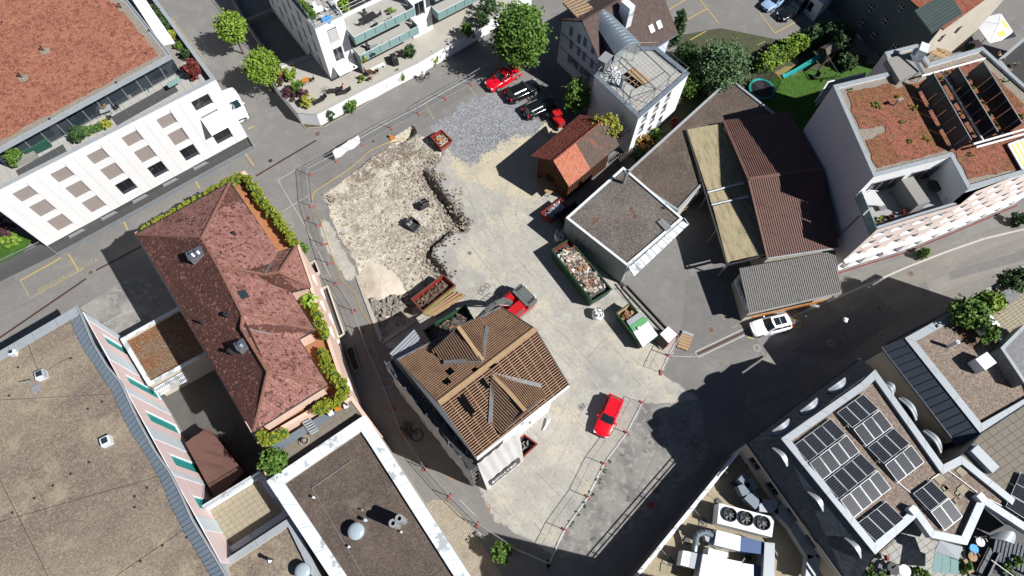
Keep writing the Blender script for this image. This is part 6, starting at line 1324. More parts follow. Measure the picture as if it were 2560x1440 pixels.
g=MB(); g.ring(inset(rpw,.003),inset(rpw,.42),ZP-.6,ZP); g.build('parapet',capw,t); caps(t,rpw,.44,ZP+.002,ZP+.06,capm,3)
sp_=[(2118,232),(2225,208),(2245,222),(2310,200),(2345,175),(2440,150),(2480,180),(2530,230),(2560,260),(2600,330),(2540,425),(2420,448),(2390,385),(2370,375),(2195,420),(2180,400),(2165,350),(2215,330),(2213,315),(2150,322),(2135,290)]
o=sheet('sedum_carpet',jag(ccw(PL(sp_,ZP-.2)),.7,.15),sedum2,ZP-.19,kind=None); o.parent=t; o.location=-OFF[t.name]
# terrace recess
zf=9.0; ter=ccw([V2(P(2184,442,ZP)),V2(P(2376,392,ZP)),V2(P(2420,474,ZP)),Vector((48.2,35.0,0)),Vector((43.3,33.5,0)),Vector((38.7,32.0,0))]); MB().prism(ter,zf-.2,zf).build('terrace_floor',mat('terrace_grey',S(190,190,188,.5),.8),t)
g=MB(); wall(g,V2(P(2376,392,ZP)),V2(P(2184,442,ZP)),zf,ZP,[(.6,zf+.05,4.2,zf+2.2),(5,zf+.05,8,zf+2.2)] if 0 else [],.2); wall(g,V2(P(2420,474,ZP)),V2(P(2376,392,ZP)),zf,ZP); g.build('terrace_walls',white,t)
a_,b_=V2(P(2184,442,ZP)),V2(P(2376,392,ZP)); window(t,a_,b_,(.8,zf+.05,4.6,zf+2.2),-.04,glassd,galv,2); window(t,a_,b_,(5.6,zf+.05,9.0,zf+2.2),-.04,glassd,galv,1)
g=MB(); g.beam(Vector((38.8,32.25,9.6)),Vector((43.3,33.75,9.6)),.25,1.1); g.beam(Vector((43.3,33.75,9.6)),Vector((48.0,35.25,9.6)),.25,1.1); g.build('terrace_parapet',capm,t)
for k in range(2): p,q=V2(P(2184,442,ZP)).lerp(V2(b_ if 0 else Vector((38.7,32.0,0))),k/2+.02),V2(P(2184,442,ZP)).lerp(Vector((38.7,32.0,0)),(k+1)/2-.02); MB().beam(p+Vector((0,0,9.6)),q+Vector((0,0,9.6)),.04,1.2).build('glass_panel',cyang,t)
MB().box(tuple(P(2285,480,10.8)-Vector((0,0,.7))),(1.4,3.2,2.0),.3).build('terrace_partition',manhg,t)
gr='slatted terrace screens'; c=P(2178,495,9.8); t2=thing('slatted_screen','white slatted pergola screen on the recessed terrace','screen',(c.x,c.y,zf)); 
for k in range(12): MB().box((c.x-.9+k*.16,c.y+.2-k*.02,9.8),(.07,1.9,.05),.35).build('slat',white,t2)
g=MB(); g.box((c.x,c.y+1,9.74),(2,.06,.06),-.1); g.box((c.x,c.y-.8,9.74),(2,.06,.06),-.1)
for sx in (-.9,.9): g.tube((c.x+sx,c.y,zf),(c.x+sx,c.y,9.75),.04,5)
g.build('frame',white,t2)
c=P(2205,517,9.35); solo('side_table','small grey square table on the recessed terrace','table',MB().box((c.x,c.y,9.35),(.8,.8,.05),.3).box((c.x,c.y,9.17),(.1,.1,.35)),lead)
c=P(2335,465,9.7); t2=thing('round_table','black round table in the shade of the recessed terrace','table',(c.x,c.y,zf)); MB().disc((c.x,c.y,9.7),.75,20,.05).build('tabletop',blk,t2); MB().tube((c.x,c.y,9.0),(c.x,c.y,9.7),.06,6).build('leg',blk,t2)
c=P(2306,509,9.4); t2=thing('bicycle','bright blue bicycle leaning by the terrace parapet','bicycle',(c.x,c.y,zf))
for s in (-.5,.5):
    g=MB(); pts=[(c.x+s+.33*math.cos(q*.52),c.y+s*.3+.1*math.sin(q*.52),9.35+.33*math.sin(q*.52)) for q in range(13)]; g.path(pts,.025,5); g.build('wheel',bluep,t2)
g=MB(); g.tube((c.x-.5,c.y-.15,9.35),(c.x,c.y,9.8),.03,5); g.tube((c.x+.5,c.y+.15,9.35),(c.x,c.y,9.8),.03,5); g.tube((c.x-.1,c.y,9.4),(c.x+.45,c.y+.1,9.85),.03,5); g.build('frame',bluep,t2)
for x,y,m,l in ((2195,548,lf_yel,'yellow green plant in the front corner of the recessed terrace'),(2228,540,lf_red,'small red flower pot on the parapet, left of two'),(2262,528,lf_red,'small red flower pot on the parapet, right of two'),(2370,498,lf_or,'brown dried plant at the end of the recessed terrace')): shrub('potted_plant',l,P(x,y,9.6),zf,.38,.9,170,.1,m)
# roof plants, collectors, pipes
random.seed(5)
for k,(x,y,r) in enumerate([(2193,263,.5),(2288,267,.42),(2332,261,.38),(2313,217,.25),(2366,180,.28),(2433,198,.3),(2437,214,.35),(2456,222,.25),(2443,193,.2),(2452,242,.5),(2468,256,.3),(2472,285,.3),(2493,300,.3),(2494,312,.3),(2322,343,.45),(2256,302,.3),(2278,353,.3),(2430,385,.3),(2128,224,.25),(2355,196,.35),(2405,280,.3),(2440,332,.25),(2245,240,.25),(2560,290,.35),(2515,200,.3)]):
    p=P(x,y,ZP); g=MB(); leaves(g,(p.x,p.y,ZP-.05),(r,r,r*.5),int(220*r/.3),.08,fill=.6); o=g.build('sedum_cushion',lf_yel if k%3 else lf_bright,t)
pc=mat('collector_dark',(.012,.015,.02),.3)
for k,(x0,y0,x1,y1) in enumerate([(2333,181,2429,350),(2395,166,2495,329),(2458,152,2556,308)]):
    a_,b_=P(x0,y0,ZP+1.9),P(x1,y1,ZP+1.9); dd=(b_-a_).normalized(); s=Vector((dd.y,-dd.x,0)); s=s if s.x>0 else -s; t2=thing('solar_collector',['long dark solar collector nearest the middle of the pink building roof','long dark solar collector in the middle of the three on the pink building','long dark solar collector nearest the street corner of the pink building'][k],'solar collector',(a_.x,a_.y,ZP-.2),'solar collectors on the sedum roof')
    for j in range(4):
        p,q=a_.lerp(b_,j/4+.003),a_.lerp(b_,(j+1)/4-.003); dn_=s*-.5+Vector((0,0,-1.75)); MB().slab([p,q,q+dn_,p+dn_],.08).build('collector_panel',pc,t2)
    g=MB(); g.beam(a_,b_,.09,.06); g.build('top_rail',galv,t2)
    for j in range(4): p=a_.lerp(b_,.06+j*.29)-s*.5; MB().box((p.x,p.y,ZP-.02),(.45,.3,.3),math.atan2(dd.y,dd.x)).build('foot',lead,t2); g=MB(); g.tube((p.x,p.y,ZP+.1),p.lerp(a_.lerp(b_,.06+j*.29),.9),.03,4); g.build('strut',galv,t2)
t2=thing('roof_pipework','white insulated pipes running across the sedum roof','pipework',tuple(P(2400,260,ZP-.2))); 
for pts in ([(2304,190),(2462,146)],[(2433,360),(2565,322)],[(2354,179),(2458,352)],[(2440,368),(2570,332)]): a_,b_=P(*pts[0],ZP+.7),P(*pts[1],ZP+.7); MB().tube(a_,b_,.11,8).build('pipe',white,t2)
g=MB()
for x,y in ((2304,190),(2345,178),(2395,165),(2440,152),(2433,360),(2480,347),(2530,333)): p=P(x,y,ZP+.7); g.tube((p.x,p.y,ZP-.2),(p.x,p.y,ZP+.7),.04,5)
g.build('pipe_support',galv,t2)
q=ccw(PL([(2222,140),(2290,122),(2313,168),(2255,195)],ZP+.9)); MB().prism(q,ZP-.3,ZP+.5).build('lift_head',manhg,t); g=MB(); p=P(2312,118,ZP+2); g.box((p.x,p.y,ZP+.9),(.9,1.4,2.2),-.5); g.build('chimney',capw,t)
g=MB(); g.path([P(2283,132,ZP+1.3),P(2290,123,ZP+1.3),P(2300,120,ZP+1.2)],.15,8); g.path([P(2278,135,ZP+1.2),P(2312,190,ZP+.6)],.14,8); g.build('duct',chrome,t)
c=P(2245,253,ZP+.5); g=MB(); g.tube((c.x,c.y,ZP-.2),(c.x,c.y,ZP+.7),.1,10); g.box((c.x+.1,c.y,ZP+.75),(.7,.25,.2),.5); g.build('vent_cowl',galv,t)
g=MB(); q=[P(2048,240,8.9),P(2070,205,8.9),P(2160,183,8.9)]; g.path(q,.08,5); g.path([p-Vector((0,0,1)) for p in q],.04,4); g.build('balcony_rail',white,t); MB().prism(ccw(PL([(2040,262),(2068,205),(2165,180),(2160,215),(2085,232)],7.8)),7.5,7.8).build('balcony_slab',manhg,t)
t2=thing('awning','yellow and white striped awning at the right edge of the pink building','awning',tuple(P(2545,400,ZP))); a_,b_,c_,e_=PL([(2520,362),(2575,340),(2600,400),(2556,425)],ZP+.1)
for k in range(10): MB().slab([a_.lerp(b_,k/10),a_.lerp(b_,(k+1)/10),e_.lerp(c_,(k+1)/10),e_.lerp(c_,k/10)],.03).build('fabric_stripe',yelst if k%2 else white,t2)
g=MB(); g.beam(a_,e_,.14,.12); g.beam(e_,c_,.14,.12); g.beam(a_,b_,.14,.12); g.build('frame',capw,t2)
c=P(2311,630,1.0); shrub('street_shrub','small green street shrub before the pink arcade',P(2310,632,.9),0,.62,1.5,500,.12,lf_mid,cat='shrub'); solo('wall_lamp','white square lamp box on the pink facade','lamp',MB().box((43.9,33.1,3.0),(.8,.35,.3),.25),white)
# ---- grey green house at the top right
zg=9.0; t=thing('grey_green_house','tall grey green house with shuttered windows and orange tiled roof','house',tuple(P(2070,20))); a_=V2(P(2070,22));b_=V2(P(2252,195)); dd=(b_-a_).normalized(); nn=Vector((dd.y,-dd.x,0)); nl2=-nn
# the shaded west front runs a->b seen from the lower left
def G(u,v,z=0): q=a_+dd*u+nl2*v; return Vector((q.x,q.y,z))
L=(b_-a_).length; ws=[]
for x,y in ((2176,20),(2154,58),(2211,51),(2186,88),(2236,118),(2251,20)): u,z=onpl(x,y,a_,b_); ws.append((u-.42,z-.6,u+.42,z+.6))
u,z=onpl(2163,132,a_,b_); ws.append((u-.9,z-.5,u+.9,z+.75)); u,z=onpl(2120,92,a_,b_); ws.append((u-.8,max(.3,z-.7),u+.8,z+.6))
ws=[(max(.05,q[0]),max(.05,q[1]),min(L-.05,q[2]),min(q[3],zg-.2)) for q in ws]
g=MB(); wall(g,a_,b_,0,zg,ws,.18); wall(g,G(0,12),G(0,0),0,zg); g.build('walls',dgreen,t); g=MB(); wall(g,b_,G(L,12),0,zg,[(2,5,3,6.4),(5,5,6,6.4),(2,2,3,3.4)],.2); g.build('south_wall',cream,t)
for k,q in enumerate(ws):
    window(t,a_,b_,q,.18,glassd,white,1,trans=.5)
    if k>=6:
        for s in (q[0]-1.15,q[2]+.05): p=G(s+.55,-.05,(q[1]+q[3])/2); MB().box(tuple(p),(1.1,.06,q[3]-q[1]),math.atan2(dd.y,dd.x)).build('shutter',capw,t)
ev=[G(-.3,-.4,zg),G(L+.5,-.4,zg),G(L+.5,6,zg+3.2),G(-.3,6,zg+3.2)]; MB().slab(ev,.15).build('roof_slope',gtile,t); mb=MB(); tiles([p+Vector((0,0,.01)) for p in ev],dd,.36,.3,mb,.04,.015); mb.build('roof_tiles',otile,t,kind='stuff')
ev2=[G(L+.5,6,zg+3.2),G(L+.5,12.4,zg),G(-.3,12.4,zg),G(-.3,6,zg+3.2)]; MB().slab(ev2,.15).build('roof_slope',gtile,t); mb=MB(); tiles([p+Vector((0,0,.01)) for p in ev2],dd,.36,.3,mb,.04,.015); mb.build('roof_tiles',otile,t,kind='stuff')
g=MB(); g.poly([G(L,0,zg),G(L,12,zg),G(L,6,zg+3)]); g.build('gable_wall',cream,t)
q=[P(2287,27,10.6),P(2372,-22,12),P(2406,32,12),P(2329,82,10.6)]; n0=plane(q); c=sum(q,Vector())/4; q=[p-n0*(p-c).dot(n0) for p in q]; MB().slab(q,.3).build('dormer_roof',mat('green_sheet_roof',S(120,134,132,.5),.5,.2,lay=[('n',1,.5,.7,S(100,116,116,.5),.6)]),t)
g=MB()
for k in range(9): g.beam(q[0].lerp(q[3],k/8)+n0*.03,q[1].lerp(q[2],k/8)+n0*.03,.05,.06)
g.build('standing_seam',MATS['green_sheet_roof'],t)
# low white annex at the left of that house
t=thing('white_annex','white low building with big window at the top edge beside the parked cars','building',tuple(P(2050,30))); q=ccw(PL([(2010,-30),(2058,12),(2095,-30),(2050,-80)],3)); lit(t,q,{i:[(.8,.6,2.6,2.2)] for i in range(4)},0,3,white); MB().prism(q,3,3.15).build('roof_slab',capm,t)
for x0,y0,x1,y1 in ((2055,16,2075,55),(2070,40,2050,70)): a2,b2=P(x0,y0,1),P(x1,y1,1)
# cafe corner
t=thing('market_parasol','large white square parasol with a yellow printed patch over the cafe terrace','parasol',tuple(P(2490,120))); cs=PL([(2432,50),(2502,33),(2541,91),(2474,108)],3.0); ap_=sum(cs,Vector())/4+Vector((0,0,.7)); g=MB()
for i in range(4): MB().slab([cs[i],cs[(i+1)%4],ap_],.02).build('canopy_panel',white,t); g.beam(ap_,cs[i],.03,.03)
g.tube((ap_.x,ap_.y,0),ap_,.06,8); g.build('pole',galv,t); c0=cs[0]; nf=plane([cs[1],cs[2],ap_]); m0=(cs[1]+cs[2]+ap_*1.2)/3.2+nf*.03; u_=(cs[2]-cs[1]).normalized(); v_=nf.cross(u_); MB().poly([m0+u_*x+v_*y for x,y in ((-.8,-.5),(.8,-.5),(.8,.5),(-.8,.5))]).build('printed_patch',yelst,t)
nf=plane([cs[2],cs[3],ap_]); m0=(cs[2]+cs[3]+ap_*1.2)/3.2+nf*.03; u_=(cs[3]-cs[2]).normalized(); v_=nf.cross(u_); MB().poly([m0+u_*x+v_*y for x,y in ((-.6,-.4),(.6,-.4),(.6,.4),(-.6,.4))]).build('printed_patch',yelst,t)
for k,(x,y) in enumerate(((2400,70),(2395,100),(2430,118),(2460,150))): shrub('cafe_plant',['green shrub between cafe and grey green house, nearest the roof','green shrub on the cafe terrace below the cream wall','small green shrub beside the pink cafe cloth','small shrub at the corner of the pink building roof'][k],P(x,y,.8),0,.6,1.3,260,.12,(lf_mid,lf_bright,lf_dark,lf_dark)[k])
c=P(2442,108,.9); solo('cafe_table','square cafe table with faded pink top beside the parasol','table',MB().box((c.x,c.y,.75),(1.6,1.3,.06),.3).box((c.x,c.y,.37),(.1,.1,.72)),pinkp)
t=thing('wooden_stairs','fresh timber stairs and railing behind the pink building','stairs',tuple(P(2350,130))); a2,b2=P(2335,125,3.5),P(2370,140,1.2)
for k in range(8): p=a2.lerp(b2,k/7); MB().box(tuple(p),(.3,1.4,.06),-.4).build('step',woodp,t)
g=MB(); g.beam(P(2330,115,4.2),P(2375,130,2.2),.08,.12); g.beam(P(2325,130,4.2),P(2362,148,2.2),.08,.12)
for k in range(5): p=P(2330,115,4.2).lerp(P(2375,130,2.2),k/4); g.tube((p.x,p.y,0),p,.05,4)
g.build('railing',woodp,t)
q=ccw(PL([(2495,150),(2600,60),(2680,150),(2570,240)],5)); t,_=block('cafe_building','dark terrace building with outdoor chairs at the right edge','building',q,5,cream,mat('dark_deck',(.03,.03,.03),.8),cw=.3,drop=.5)
for k,(x,y) in enumerate(((2500,135),(2508,150),(2522,175),(2538,160))): c=P(x,y,5); chair(c.x,c.y,4.5,k*.8,woodp,['pale wooden chair nearest the parapet of the dark terrace','pale wooden chair second from the parapet end of the dark terrace','pale wooden chair lowest on the dark terrace','pale chair beside the wall of the dark terrace'][k],'pale chairs on the dark terrace')
# ================= SOUTH EAST =================
# ---- metal clad building with the solar roof
ZQ=10.0; SR=[(1953,1097),(2152,958),(2187,925),(2357,1163),(2402,1140),(2640,1332),(2600,1352),(2461,1261),(2416,1362),(2327,1343),(2290,1292),(2187,1385)]
RPn=ccw(PL(SR,ZQ)); c0=sum(RPn,Vector())/len(RPn); t=thing('solar_roof_building','dark clad apartment building with gravel roof full of solar modules and arched dormers','apartment house',tuple(V2(c0)))
o=sheet('roof_gravel',inset(RPn,.5),grav_m,ZQ-.3,kind=None); o.parent=t; o.location=-OFF[t.name]
g=MB(); g.ring(inset(RPn,.003),inset(RPn,.55),ZQ-.7,ZQ); g.build('parapet',capm,t); caps(t,RPn,.6,ZQ+.002,ZQ+.07,capm,2.6)
# mansard skirts and walls
lo=[P(1868,1108,7.0),P(2150,897,7.0)]; hiA=[P(1953,1097,ZQ-.05),P(2187,925,ZQ-.05)]; sw=[P(1868,1108,7.0),P(2128,1478,7.0)]; hiB=[P(1953,1097,ZQ-.05),P(2187,1385,ZQ-.05)]
for a,b,c,e in ((lo[0],lo[1],hiA[1],hiA[0]),(sw[1],sw[0],hiB[0],hiB[1])):
    MB().poly([a,b,c,e]).build('mansard_base',dslate,t); k=14; mb=MB()
    for i in range(k):
        for j in range(6):
            q=[a.lerp(e,j/6).lerp(b.lerp(c,j/6),i/k+.003),a.lerp(e,j/6).lerp(b.lerp(c,j/6),(i+1)/k-.003),a.lerp(e,(j+1)/6-.01).lerp(b.lerp(c,(j+1)/6-.01),(i+1)/k-.003),a.lerp(e,(j+1)/6-.01).lerp(b.lerp(c,(j+1)/6-.01),i/k+.003)]
            thick(MB(),q,plane(q),.03).build('slate_panel',dslate,t)
g=MB(); g.beam(lo[0],lo[1],.16,.14); g.beam(sw[0],sw[1],.16,.14); g.build('gutter',iron,t)
B_=ccw([V2(lo[0]),V2(lo[1]),V2(P(2375,1150,7)),V2(P(2660,1330,7)),V2(P(2620,1480,7)),V2(sw[1])]); g=MB()
for i in range(6): 
    a,b=inset(B_,.3)[i],inset(B_,.3)[(i+1)%6]; L=(V2(b)-V2(a)).length; o=[(1+k*2.6,z,2.3+k*2.6,z+1.5) for k in range(int((L-1)/2.6)) for z in (1.2,4.1)]; wall(g,a,b,0,7,o,.2)
    for q in o: window(t,a,b,q,.2,glassd,galv,1)
g.build('walls',cream,t)
def hood(pa,pb,zt,dirv,w=.9,par=None,m=capm,out=True):
    """vaulted dormer hood; its straight edge runs between two picture points, the curved one bulges along dirv"""
    a,b=P(*pa,zt),P(*pb,zt); o=Vector(dirv).normalized(); g=MB(); n=12; T=[];Q=[]
    for i in range(n+1):
        u=i/n; s=math.sin(math.pi*u); p=a.lerp(b,u)+Vector((0,0,.4*s)); T.append(p); Q.append(p+o*(.35+w*s**.8)+Vector((0,0,-.1)))
    top=T+Q[::-1]; nn=len(top)
    for i in range(n): g.add([T[i],T[i+1],Q[i+1],Q[i],T[i]-Vector((0,0,.14)),T[i+1]-Vector((0,0,.14)),Q[i+1]-Vector((0,0,.14)),Q[i]-Vector((0,0,.14))],[(0,1,2,3),(4,5,6,7),(0,1,5,4),(3,2,6,7)])
    f=g.build('dormer_hood',m,par); g=MB(); q=o*(.25 if not out else .3); d=Vector((0,0,-1.6)); g.add([a+q,b+q,b+q+d,a+q+d]+[p+q for p in T[::-1]],[(0,1,2,3),tuple(range(4,4+n+1))]); g.build('dormer_window',glassd,f)
nA=Vector(((lo[1]-lo[0]).y,-(lo[1]-lo[0]).x,0)).normalized(); nA=-nA if nA.dot(V2(lo[0]-hiA[0]))<0 else nA
nB=Vector(((sw[1]-sw[0]).y,-(sw[1]-sw[0]).x,0)).normalized(); nB=-nB if nB.dot(V2(sw[0]-hiB[0]))<0 else nB
for e in ((1930,1077,1972,1046),(2000,1027,2042,994),(2070,973,2112,943)): hood(e[:2],e[2:],ZQ-.9,-nA,.85,t,out=False)
for e in ((1930,1120,1967,1167),(2018,1230,2057,1279),(2111,1345,2152,1397)): hood(e[:2],e[2:],ZQ-.9,-nB,.85,t,out=False)
for x,y in ((2268,1030),(2330,1112)): hood((x-22,y-34),(x+22,y+22),ZQ-.4,(P(2400,900,9)-P(2300,1000,9)),.28,t)
hood((2208,958),(2232,990),ZQ-.4,(P(2400,900,9)-P(2300,1000,9)),.3,t)
# solar modules: every module its own part
def array(name,label,c4,nu,nv,z,grp='solar arrays on the gravel roof'):
    a,b,c,e=PL(c4,z); tt=thing(name,label,'solar array',(a.x,a.y,ZQ-.3),grp)
    for j in range(nv):
        t0,t1=j/nv,(j+1)/nv; up=(j%2==0); q0,q1=a.lerp(e,t0+.01),b.lerp(c,t0+.01); r0,r1=a.lerp(e,t1-.01),b.lerp(c,t1-.01); hi=Vector((0,0,.24))
        if up: r0=r0+hi; r1=r1+hi
        else: q0=q0+hi; q1=q1+hi
        for i in range(nu):
            u0,u1=i/nu+.006,(i+1)/nu-.006; m=[q0.lerp(q1,u0),q0.lerp(q1,u1),r0.lerp(r1,u1),r0.lerp(r1,u0)]; nn=plane(m); g=MB(); g.slab(m,.05); f=g.build('solar_module',capw,tt)
            A,B,C,D=m; ci=[A.lerp(B,.03).lerp(D.lerp(C,.03),.02),A.lerp(B,.97).lerp(D.lerp(C,.97),.02),A.lerp(B,.97).lerp(D.lerp(C,.97),.98),A.lerp(B,.03).lerp(D.lerp(C,.03),.98)]
            g=MB()
            for x in range(5):
                for y in range(9):
                    f4=lambda s,v:ci[0].lerp(ci[1],s).lerp(ci[3].lerp(ci[2],s),v)+nn*.008; g.poly([f4(x/5+.012,y/9+.008),f4((x+1)/5-.012,y/9+.008),f4((x+1)/5-.012,(y+1)/9-.008),f4(x/5+.012,(y+1)/9-.008)])
            o=g.build('cells',cell,f,kind='stuff'); MB().poly([p+nn*.004 for p in ci]).build('backing',gridw,f)
    g=MB(); u=Vector((0,0,.16)); g.beam(a-u,e-u,.06,.06); g.beam(b-u,c-u,.06,.06); g.build('rail',galv,tt)
array('solar_array','large west solar array of four by four modules on the gravel roof',[(1982,1113),(2075,1044),(2230,1222),(2135,1297)],4,4,ZQ)
array('solar_array','tall middle solar array three modules wide and four rows deep',[(2091,1030),(2157,983),(2313,1157),(2247,1208)],3,4,ZQ)
array('solar_array','single row solar array of three modules near the south parapet',[(2143,1308),(2215,1253),(2257,1298),(2187,1355)],3,1,ZQ)
array('solar_array','small solar array of two by two modules near the tan slabs',[(2282,1233),(2328,1200),(2408,1292),(2363,1328)],2,2,ZQ)
array('solar_array','solar array cut by the right edge of the photo beside the slab terrace',[(2513,1266),(2552,1180),(2640,1225),(2600,1330)],3,2,ZQ)
for x,y,l in ((2285,1275,'white square roof vent box at the parapet corner'),(2455,1243,'white square roof vent box beside the wire channel to the terrace')):
    c=P(x,y,ZQ+.4); g=MB(); g.box((c.x,c.y,ZQ+.05),(.62,.62,.7),.6); o=solo('roof_vent_box',l,'roof vent',g,white,group='white vent boxes on the solar roof')
tt=thing('slab_path','tan concrete slabs laid loosely on the gravel of the solar roof','paving slabs',tuple(P(2350,1270,ZQ-.3)))
for x,y,s in ((2350,1197,.8),(2364,1220,.45),(2367,1218,.4),(2368,1240,.85),(2380,1262,.4),(2405,1178,.8),(2408,1225,.8),(2396,1233,.4),(2388,1253,.35),(2385,1268,.9),(2400,1240,.35)): c=P(x,y,ZQ-.2); MB().box((c.x,c.y,ZQ-.26),(s,s*.9,.07),.6).build('concrete_slab',pavt,tt)
g=MB()
for a,b in (((2328,1198),(2365,1172)),((2365,1172),(2455,1240)),((2455,1240),(2512,1268)),((2245,1206),(2280,1235))): g.beam(P(*a,ZQ-.22),P(*b,ZQ-.22),.07,.06)
solo('cable_channel','white cable channel running across the gravel of the solar roof','cable channel',g,white,kind='stuff')
# roof notch terraces to the south
q=ccw(PL([(2190,1390),(2290,1297),(2327,1348),(2416,1368),(2420,1480),(2120,1480)],7.2)); t2=thing('south_terrace','sunny paved terrace with cafe chairs below the solar roof','roof terrace',tuple(V2(P(2250,1400,7)))); MB().prism(q,6.9,7.15).build('floor',pavt,t2); pave(t2,inset(q,.1),.5,.8,.5,7.155,pavb,maxn=110)
g=MB(); f=PL([(2340,1352),(2397,1368),(2397,1400),(2337,1378)],9.2); g.slab([f[0]+Vector((0,0,.5)),f[1]+Vector((0,0,.5)),f[2],f[3]],.1); g.build('lean_to_roof',capm,t2); g=MB(); f2=PL([(2337,1380),(2397,1402),(2397,1435),(2330,1430)],8.9)
for k in range(3): MB().slab([f2[0].lerp(f2[1],k/3+.01),f2[0].lerp(f2[1],(k+1)/3-.01),f2[3].lerp(f2[2],(k+1)/3-.01),f2[3].lerp(f2[2],k/3+.01)],.04).build('glass_roof_panel',cyang,t2)
for k,(x,y,m,nm) in enumerate(((2215,1395,redp,'red cushioned chair near the west end of the south terrace'),(2200,1418,iron,'dark metal chair at the west edge of the south terrace'),(2225,1412,iron,'dark metal chair right of the red cushioned one'),(2210,1432,blk,'black garden chair at the bottom edge of the south terrace'))): c=P(x,y,7.5); chair(c.x,c.y,7.2,k,m,nm,'chairs on the south terrace')
for x,y,m,l in ((2233,1422,blk,'round black table on the south terrace'),(2262,1427,galv,'round grey table on the south terrace next to the black one')):
    c=P(x,y,7.9); t3=thing('round_table',l,'table',(c.x,c.y,7.2),'round tables on the south terrace'); MB().disc((c.x,c.y,7.9),.5,18,.04).build('tabletop',m,t3); MB().tube((c.x,c.y,7.2),(c.x,c.y,7.9),.04,6).build('leg',m,t3)
for x,y,l in ((2300,1432,'palm like green plant at the lower edge of the south terrace'),(2190,1436,'reddish grassy plant at the south west terrace corner'),(2410,1420,'grassy plants in a wooden trough under the solar roof edge')): shrub('terrace_plant',l,P(x,y,7.8),7.15,.7,1.1,260,.12,lf_mid,'plants on the south terrace')
q=ccw(PL([(2425,1365),(2465,1270),(2600,1355),(2600,1480),(2425,1480)],7.2)); t2=thing('east_terrace','shaded terrace with wicker chairs beside the solar roof notch','roof terrace',tuple(V2(P(2480,1400,7)))); MB().prism(q,6.9,7.15).build('floor',stone,t2)
hood((2475,1345),(2535,1360),9.2,(P(2540,1300,9)-P(2480,1380,9)),.8,t2)
for k,(x,y,m,l) in enumerate(((2452,1355,whiteb,'white round chair on the shaded east terrace'),(2436,1372,bluep,'pale blue stool on the shaded east terrace'),(2433,1392,woodp,'light wicker chair on the shaded east terrace'))):
    c=P(x,y,7.6); t3=thing('wicker_chair',l,'chair',(c.x,c.y,7.15)); g=MB(); g.disc((c.x,c.y,7.5),.38,16,.08); g.build('seat',m,t3); MB().tube((c.x,c.y,7.15),(c.x,c.y,7.5),.2,10,.3).build('base',m,t3)
    if k!=1: g=MB(); pts=[(c.x+.42*math.cos(q*.4),c.y+.42*math.sin(q*.4),7.85) for q in range(9)]; g.path(pts,.035,5); g.build('backrest',m,t3)
# ---- paved terrace east of it
q=ccw(PL([(2402,1140),(2452,1086),(2600,990),(2720,1100),(2640,1332)],9.6)); t=thing('slab_terrace','large grey slab paved roof terrace at the right edge of the photo','roof terrace',tuple(V2(P(2500,1150,9)))); MB().prism(q,0,9.6,bot=False).build('block_walls',cream,t)
pave(t,inset(q,.05),math.atan2((P(2600,990)-P(2452,1086)).y,(P(2600,990)-P(2452,1086)).x),.85,.6,9.605,pavg,maxn=290)
c=P(2462,1147,10.2); solo('roof_light_box','pale blue long metal box on the slab paved terrace','roof light',MB().box((c.x,c.y,9.95),(.95,2.3,.6),.6),capm)
# ---- gravel roofed building with dark sheet metal flank
ZD=9.4; dp=[(2262,846),(2374,784),(2440,770),(2560,900),(2600,1000),(2452,1085)]
DP=ccw(PL(dp,ZD)); t=thing('gravel_roof_building','building with pale framed gravel roof, dark metal flank and cream wall','building',tuple(V2(P(2400,930)))); o=sheet('roof_gravel',inset(DP,.6),grav_m,ZD-.25,kind=None); o.parent=t; o.location=-OFF[t.name]
g=MB(); g.ring(inset(DP,.003),inset(DP,.6),ZD-.6,ZD); g.build('parapet',capm,t); caps(t,DP,.72,ZD+.002,ZD+.06,capm,3)
rs=PL([(2380,790),(2440,775),(2500,850),(2440,870),(2400,840)],ZD); o=sheet('moss_patch',jag(ccw([p for p in rs]),.6,.25),rustg,ZD-.235,kind=None); o.parent=t; o.location=-OFF[t.name]
fl=[P(2203,868,8.3),P(2262,846,ZD-.02),P(2452,1085,ZD-.02),P(2392,1113,8.3)]
for k in range(14): q=[fl[0].lerp(fl[3],k/14+.002),fl[1].lerp(fl[2],k/14+.002),fl[1].lerp(fl[2],(k+1)/14-.002),fl[0].lerp(fl[3],(k+1)/14-.002)]; MB().slab(q,.06).build('metal_sheet',dmetal,t)
g=MB()
for k in range(15): g.beam(fl[0].lerp(fl[3],k/14)+Vector((0,0,.04)),fl[1].lerp(fl[2],k/14)+Vector((0,0,.04)),.04,.05)
g.beam(fl[0],fl[3],.14,.14); g.beam(fl[0],P(2374,778,8.9),.12,.14); g.build('standing_seam',dmetal,t)
wb=ccw([V2(fl[0]),V2(fl[3]),V2(P(2640,1000,8)),V2(P(2560,690,8))]); wb=inset(wb,.35); g=MB()
for i in range(4):
    a,b=wb[i],wb[(i+1)%4]; sw_=(V2(b)-V2(a)).normalized(); o=[(8,4.4,10.6,6.4),(12,4.4,14,6.4)] if abs(sw_.y)>.5 and a.x<50 and b.x<50 else []; o=[q for q in o if q[2]<(V2(b)-V2(a)).length]
    wall(g,a,b,0,8.2,o,.3)
    for q in o: window(t,a,b,q,.3,orangep if 0 else woodp,yel,1)
g.build('walls',cream,t)
c=P(2395,855,ZD+1.2); g=MB(); g.pipe((c.x,c.y,ZD-.25),.18,1.5,.1,14,.4); g.build('flue',white,t)
for k,(x,y,w_) in enumerate(((2460,905,.9),(2470,812,.9),(2520,740,.8))):
    c=P(x,y,10.2); g=MB(); g.box((c.x,c.y,9.9),(1.5,1.2,1.2),.5); g.build('skylight_box',white if k<2 else lead,t)
